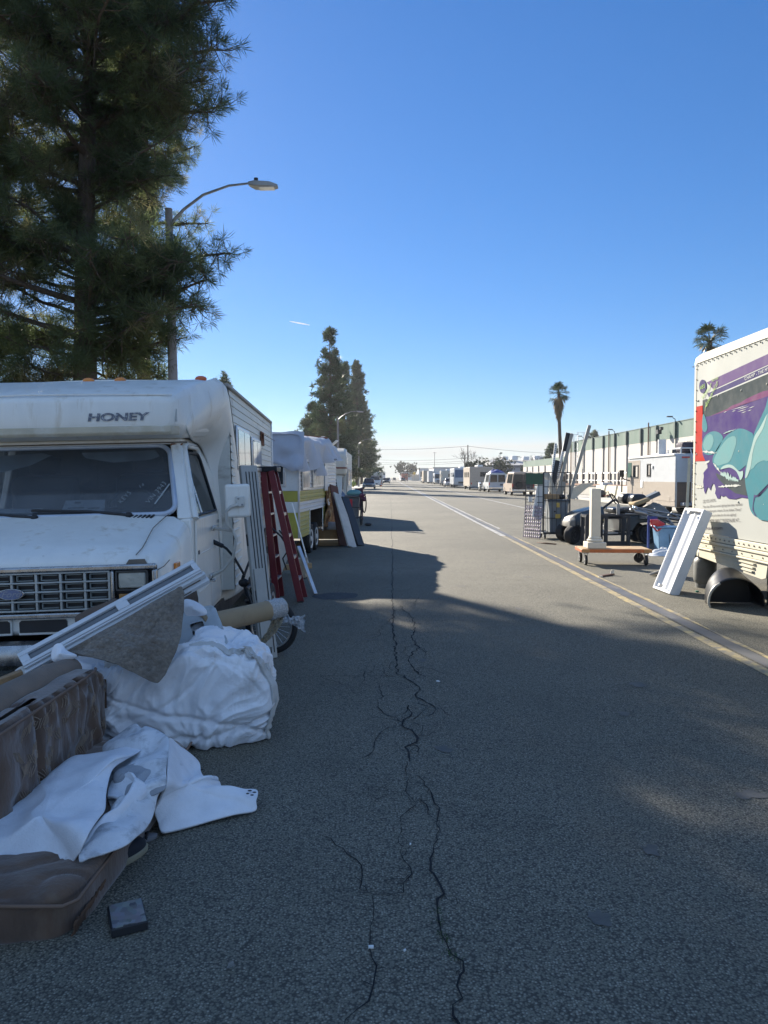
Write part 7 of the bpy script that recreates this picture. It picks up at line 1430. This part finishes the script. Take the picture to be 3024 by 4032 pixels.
F2 = [c3(410,470,4.66),c3(470,420,4.68),c3(560,385,4.7),c3(640,360,4.7),c3(640,440,4.62),c3(560,520,4.58),c3(470,560,4.6)]; solidput('cloth', fan(F2, c3(530,450,4.65), .01, 6, 5, 0, up=nf), mat("brown_cloth", (.12,.085,.065), .95), 'brown cloth stuffed between the bumper and the white window frame', 'cloth', .01)
fp_ = thing('foam_pad', 'grey blue foam pad lying behind the carpet on the sack', 'cushion', tuple(c3(1085,545,4.98))); fp_.rotation_euler = (R(28), R(-14), R(20)); put('pad', soft((0,0,0),(.15,.21,.045),.25,60,36,lambda P,n_: n_*.006*noise.noise(P*14)), mat("pad_cover", (.40,.43,.44), .6, var=.1, c2=(.28,.27,.24), cut=(.55,.72), c2scale=5), fp_, ang=80); put('pad_seam', MB().tube([(-.148,-.2,0),(.148,-.2,0),(.15,.2,0)], .006, 6), m_web, fp_)
solidput('white_cloth', fan([c3(1005,365,5.0),c3(1060,372,5.0),c3(1110,405,4.98),c3(1122,440,4.96),c3(1060,450,4.95),c3(1010,440,4.95)], c3(1060,415,4.93), .02, 12, 1, 0, up=nf, n=90, rings=20), m_sack, 'small white cloth tucked behind the carpet under the door', 'cloth', .008)
# long window frame lying across the heap
WF = thing('window_frame', 'long white window frame with narrow glass lying across the heap', 'window frame', tuple(at(95,2600,4.22)))
wa, wb = at(95,2628,4.20), at(792,2246,4.72); ax_ = (wb-wa).normalized(); wv = Vector((-.1,.62,.62)); wv = (wv-ax_*wv.dot(ax_)).normalized(); FM = Matrix.Translation(-WF.location) @ frame_mat(wa, ax_, wv); LL = (wb-wa).length
def WFm(): m = MB(); m.M = FM; return m
m_sash = mat("chipped_white_sash", (.62,.63,.64), .5, var=.08, scale=7, c2=(.20,.18,.17), cut=(.60,.72), c2scale=9, stretch=(.35,1,1))
put('front_rail', WFm().box(0,0,-.02,LL,.022,.012).box(-.01,-.03,-.05,LL+.012,-.001,-.012).box(-.01,-.055,-.085,LL+.02,-.02,-.052).box(0,-.012,-.011,LL,-.001,.006), m_sash, WF, bevel=.003); put('back_rail', WFm().box(0,.072,-.03,LL,.10,.012).box(0,.101,-.05,LL,.118,-.01), m_sash, WF, bevel=.003)
put('end_rail', WFm().box(0,.0225,-.03,.05,.0715,.011).box(LL-.035,.0225,-.03,LL,.0715,.011).box(LL*.52,.0225,-.02,LL*.585,.0715,.014), m_sash, WF, bevel=.003); put('glass_strip', WFm().box(.051,.0225,-.015,LL*.52,.0715,-.004).box(LL*.586,.0225,-.015,LL-.036,.0715,-.004), mat("strip_glass", (.09,.10,.115), .08, var=.3, spec=.9), WF)
put('track_groove', WFm().box(.02,-.032,-.047,LL-.03,-.0305,-.037).box(.04,-.0575,-.07,LL*.9,-.0555,-.062), m_seal, WF); put('torn_end', WFm().ball((-.02,-.0,-.03),(.05,.04,.02),12,8), mat("torn_paper", (.5,.48,.44), .9, bump=.6, bscale=30), WF)
solidput('white_wrap', fan([c3(290,620,4.26),c3(330,600,4.26),c3(365,640,4.26),c3(420,670,4.26),c3(340,700,4.24),c3(285,690,4.24)], c3(335,655,4.22), .02, 14, 2, 0, up=nf, n=80, rings=16), m_sack, 'white plastic wrap knotted at the left end of the sack', 'wrap', .006)
# wood behind the sofa
inworld('wood_offcut', MB().beam(at(-60,2735,3.75), at(98,2672,3.85), .05, .10), mat("split_wood", (.33,.20,.10), .8, var=.4, scale=7, bump=.5, bscale=20), 'split wooden offcut behind the back of the sofa', 'wood', bevel=.004); inworld('wood_block', MB().beam(at(168,2640,4.05), at(236,2628,4.08), .04, .05), wood, 'small wooden block between the sofa and the window frame', 'wood', bevel=.003)
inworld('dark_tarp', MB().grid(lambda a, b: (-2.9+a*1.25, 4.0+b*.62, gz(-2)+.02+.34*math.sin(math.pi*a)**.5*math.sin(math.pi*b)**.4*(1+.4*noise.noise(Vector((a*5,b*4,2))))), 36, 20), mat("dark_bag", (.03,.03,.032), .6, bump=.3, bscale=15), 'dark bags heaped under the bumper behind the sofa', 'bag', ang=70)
# cardboard tube
TB = thing('cardboard_tube', 'long cardboard tube printed with worn black stamps, its end wrapped in film', 'cardboard tube', tuple(at(960,2425,5.25)))
ta, tb_ = at(790,2464,5.0), at(1112,2391,5.5); td = (tb_-ta).normalized(); tl = (tb_-ta).length; rt = .066
ta2 = Vector((0,0,1)) - td*td.z; ta2.normalize(); tn = td.cross(ta2)            # tn faces away or towards the camera
def tubep(s, ang, off=0.0): return ta + td*s + (ta2*math.cos(ang) + tn*math.sin(ang))*(rt+off) - TB.location
put('tube', MB().loft([[tubep(s*tl/12, 2*math.pi*k/32) for k in range(32)] for s in range(13)], caps=False), mat("tube_card", (.33,.24,.14), .75, var=.1, c2=(.25,.18,.11), cut=(.5,.7)), TB, ang=60, solid=.006)
sp3 = MB()
for s0 in (.02,.14,.27,.40): sp3.tube([tubep(s0+.10*k/24, 2*math.pi*k/24, .0006) for k in range(25)], .0016, 4)
put('spiral_seam', sp3, mat("seam_brown", (.16,.11,.06), .8), TB)
face = math.atan2((-Vector((0,1,0))).dot(tn), (-Vector((0,1,0))).dot(ta2))
def wraptext(body, size, s, a0, nm='stamp'):
    o = text(body, size, mat("stamp_ink", (.06,.05,.04), .8), TB, Matrix.Identity(4), name=nm, ext=0, bold=.0008)
    for v in o.data.vertices: x, y = v.co.x, v.co.y; v.co = tubep(s - y, a0 + (-1 if math.sin(face) > 0 else 1)*x/rt*-1, .0015)
    return o
wraptext('CE', .036, tl*.60, face-.45); wraptext('PRODUC', .036, tl*.80, face-1.0)
wing = [(.0,.0),(.012,.022),(.035,.034),(.03,.018),(.045,.012),(.028,.0),(.045,-.012),(.03,-.018),(.035,-.034),(.012,-.022)]
wb_ = MB(); wb_.add([tubep(tl*.32 + x - .01, face + y*1.3/rt, .0015) for x, y in wing], [tuple(range(len(wing)))]); wb_.add([tubep(tl*.32 - .012 + .014*math.cos(k*.524), face + .014*math.sin(k*.524)/rt, .0016) for k in range(12)], [tuple(range(12))]); put('winged_stamp', wb_, mat("stamp_ink", (.06,.05,.04)), TB)
m_film = bpy.data.materials.new("plastic_film"); m_film.use_nodes = True; _n = m_film.node_tree.nodes; _l = m_film.node_tree.links; _b = _n["Principled BSDF"]; _b.inputs["Base Color"].default_value = (.62,.64,.66,1); _b.inputs["Roughness"].default_value = .18; _t = _n.new("ShaderNodeBsdfTransparent"); _m = _n.new("ShaderNodeMixShader"); _nz = _n.new("ShaderNodeTexNoise"); _nz.inputs["Scale"].default_value = 18; _mr = _n.new("ShaderNodeMapRange"); _mr.inputs[3].default_value = .25; _mr.inputs[4].default_value = .8
_l.new(_nz.outputs[0], _mr.inputs[0]); _l.new(_mr.outputs[0], _m.inputs[0]); _l.new(_t.outputs[0], _m.inputs[1]); _l.new(_b.outputs[0], _m.inputs[2]); _l.new(_m.outputs[0], _n["Material Output"].inputs[0])
put('film_wrap', MB().grid(lambda a, b: tubep(tl*.80 + b*(tl*.215), 2*math.pi*a, .004 + .012*abs(noise.noise(Vector((a*9,b*6,1)))) - (.05*max(0,b-.9)/.1)), 60, 26, True), m_film, TB, ang=50)
fe = tubep(tl*.98, face+1.2)
put('film_strip', MB().grid(lambda a, b: tubep(tl*.93,face+2.0) + Vector((.02-.09*a*a-.04*a, -.02*math.sin(a*5), -.20*a)) + Vector(((b-.5)*.085*(1-.3*a), 0, .012*noise.noise(Vector((a*8,b*8,3))))) + Vector((0,.02*noise.noise(Vector((a*9,b*9,1))),0)), 24, 12), mat("tan_film", (.40,.34,.24), .3, var=.3, trans=.3), TB, ang=50)
put('film_tail', MB().grid(lambda a, b: tubep(tl*.99,face+1.6) + Vector((.16*a, .0, -.02-.03*a)) + Vector((.02*noise.noise(Vector((a*7,b*7,3))), .04*noise.noise(Vector((a*9,b*6,1))), (b-.5)*(.03+.10*a*a)+.03*noise.noise(Vector((a*9,b*9,7))))), 26, 16), m_film, TB, ang=50)
# small things on the asphalt
shn = thing('shoe', 'dark slip on shoe with a pale sole peeking from under the sofa', 'shoe', tuple(gp(*Z3(665,862)))); shn.rotation_euler = (0,0,R(62))
def oval(L, W, z, n=36): return [((L*math.cos(2*math.pi*k/n)), (W*(1+.18*math.cos(2*math.pi*k/n))*math.sin(2*math.pi*k/n)), z) for k in range(n)]
put('sole', MB().loft([oval(.13,.043,.003), oval(.135,.047,.008), oval(.135,.047,.026), oval(.13,.043,.029)]), mat("gum_sole", (.30,.27,.19), .8), shn, ang=50); put('upper', MB().loft([oval(.125,.04,.029), oval(.122,.041,.05), oval(.10,.032,.068), oval(.07,.02,.07)]), mat("navy_cloth", (.02,.022,.03), .9), shn, ang=60)
shn.location += Vector((-.02,.06,0))
so = thing('sandal', 'grey sandal sole lying at the edge of the white felt', 'sandal', tuple(gp(*Z3(782,708)))); so.rotation_euler = (0,0,R(40)); put('sole', MB().loft([oval(.06,.024,.002),oval(.062,.026,.006),oval(.062,.026,.018),oval(.058,.022,.020)]), mat("grey_sole", (.2,.2,.21), .8), so, ang=50); put('strap', MB().tube([(-.0,-.026,.018),(.02,0,.035),(.0,.026,.018)], .006, 6), black, so)
bx = thing('disc_case', 'black flat case with a faded photo collage lid on the asphalt', 'case', tuple(gp(*Z3(700,1120)))); c1, c2, c3_, c4 = [gp(*Z3(x,y), .034) for x, y in ((605,1190),(805,1140),(785,1020),(592,1055))]
fb = frame_mat(c1, c2-c1, c4-c1); wbx, hbx = (c2-c1).length, (c4-c1).length
def BX(): m = MB(); m.M = Matrix.Translation(-bx.location) @ fb; return m
put('case_body', BX().box(0,0,-.034,wbx,hbx,-.002), black, bx, bevel=.004)
m_col = bpy.data.materials.new("photo_collage"); m_col.use_nodes = True; nt = m_col.node_tree; tcn = nt.nodes.new("ShaderNodeTexCoord"); vn = nt.nodes.new("ShaderNodeTexVoronoi"); vn.distance = 'CHEBYCHEV'; vn.inputs["Scale"].default_value = 42; hsn = nt.nodes.new("ShaderNodeHueSaturation"); hsn.inputs["Saturation"].default_value = .14; hsn.inputs["Value"].default_value = .26; nt.links.new(tcn.outputs["Object"], vn.inputs[0]); nt.links.new(vn.outputs["Color"], hsn.inputs["Color"]); nt.links.new(hsn.outputs[0], nt.nodes["Principled BSDF"].inputs["Base Color"]); nt.nodes["Principled BSDF"].inputs["Roughness"].default_value = .3
put('lid', BX().box(.006,.004,-.0018,wbx-.004,hbx-.004,0), m_col, bx)
inworld('plastic_shard', MB().plate([gp(*Z3(1235,1400),.004),gp(*Z3(1245,1372),.03),gp(*Z3(1270,1358),.035),gp(*Z3(1278,1385),.006)], .002, (0,-1,.4)), m_film, 'bent clear plastic shard on the asphalt before the camera', 'plastic shard')
for k, (u, v, s) in enumerate(((1461,3728,.011),(1594,3741,.005),(1616,3323,.006),(1725,2682,.018))):
    inworld('litter_chip', MB().obox(gp(u,v,.006),(s*1.6,s,.006),Matrix.Rotation(k*.7,3,'Z')), white_paint, 'tiny white chip of litter on the dark asphalt', 'litter', 'white chips of litter on the asphalt')
gw = MB(); 
for x, y in ((868,985),(890,1050),(895,1130),(915,1165),(960,1260),(985,1285)):
    p0 = gp(1200+x/1.659, 3000+y/1.659)
    for _ in range(16):
        p = p0 + Vector((rnd.gauss(0,.012), rnd.gauss(0,.014), .002)); d = Vector((rnd.gauss(0,.6), rnd.gauss(0,.6), 1)).normalized()*rnd.uniform(.006,.016); gw.add([p-Vector((.002,0,0)), p+Vector((.002,0,0)), p+d], [(0,1,2)])
tag(put('weeds', gw, mat("crack_weeds", (.03,.06,.02), .8)), 'tiny green weeds growing in the crack', 'weeds', kind='stuff')
# ------------------------------------------------------------------ air
hz = bpy.data.materials.new("haze_air"); hz.use_nodes = True; _nt = hz.node_tree; _nt.nodes.clear()
_o = _nt.nodes.new("ShaderNodeOutputMaterial"); _v = _nt.nodes.new("ShaderNodeVolumePrincipled"); _v.inputs["Color"].default_value = (.93,.95,1,1); _v.inputs["Density"].default_value = .00025; _v.inputs["Anisotropy"].default_value = .3
_nt.links.new(_v.outputs[0], _o.inputs[1])
tag(put('haze', MB().box(-330, -40, -2.6, 330, 720, 32), hz), kind='stuff')
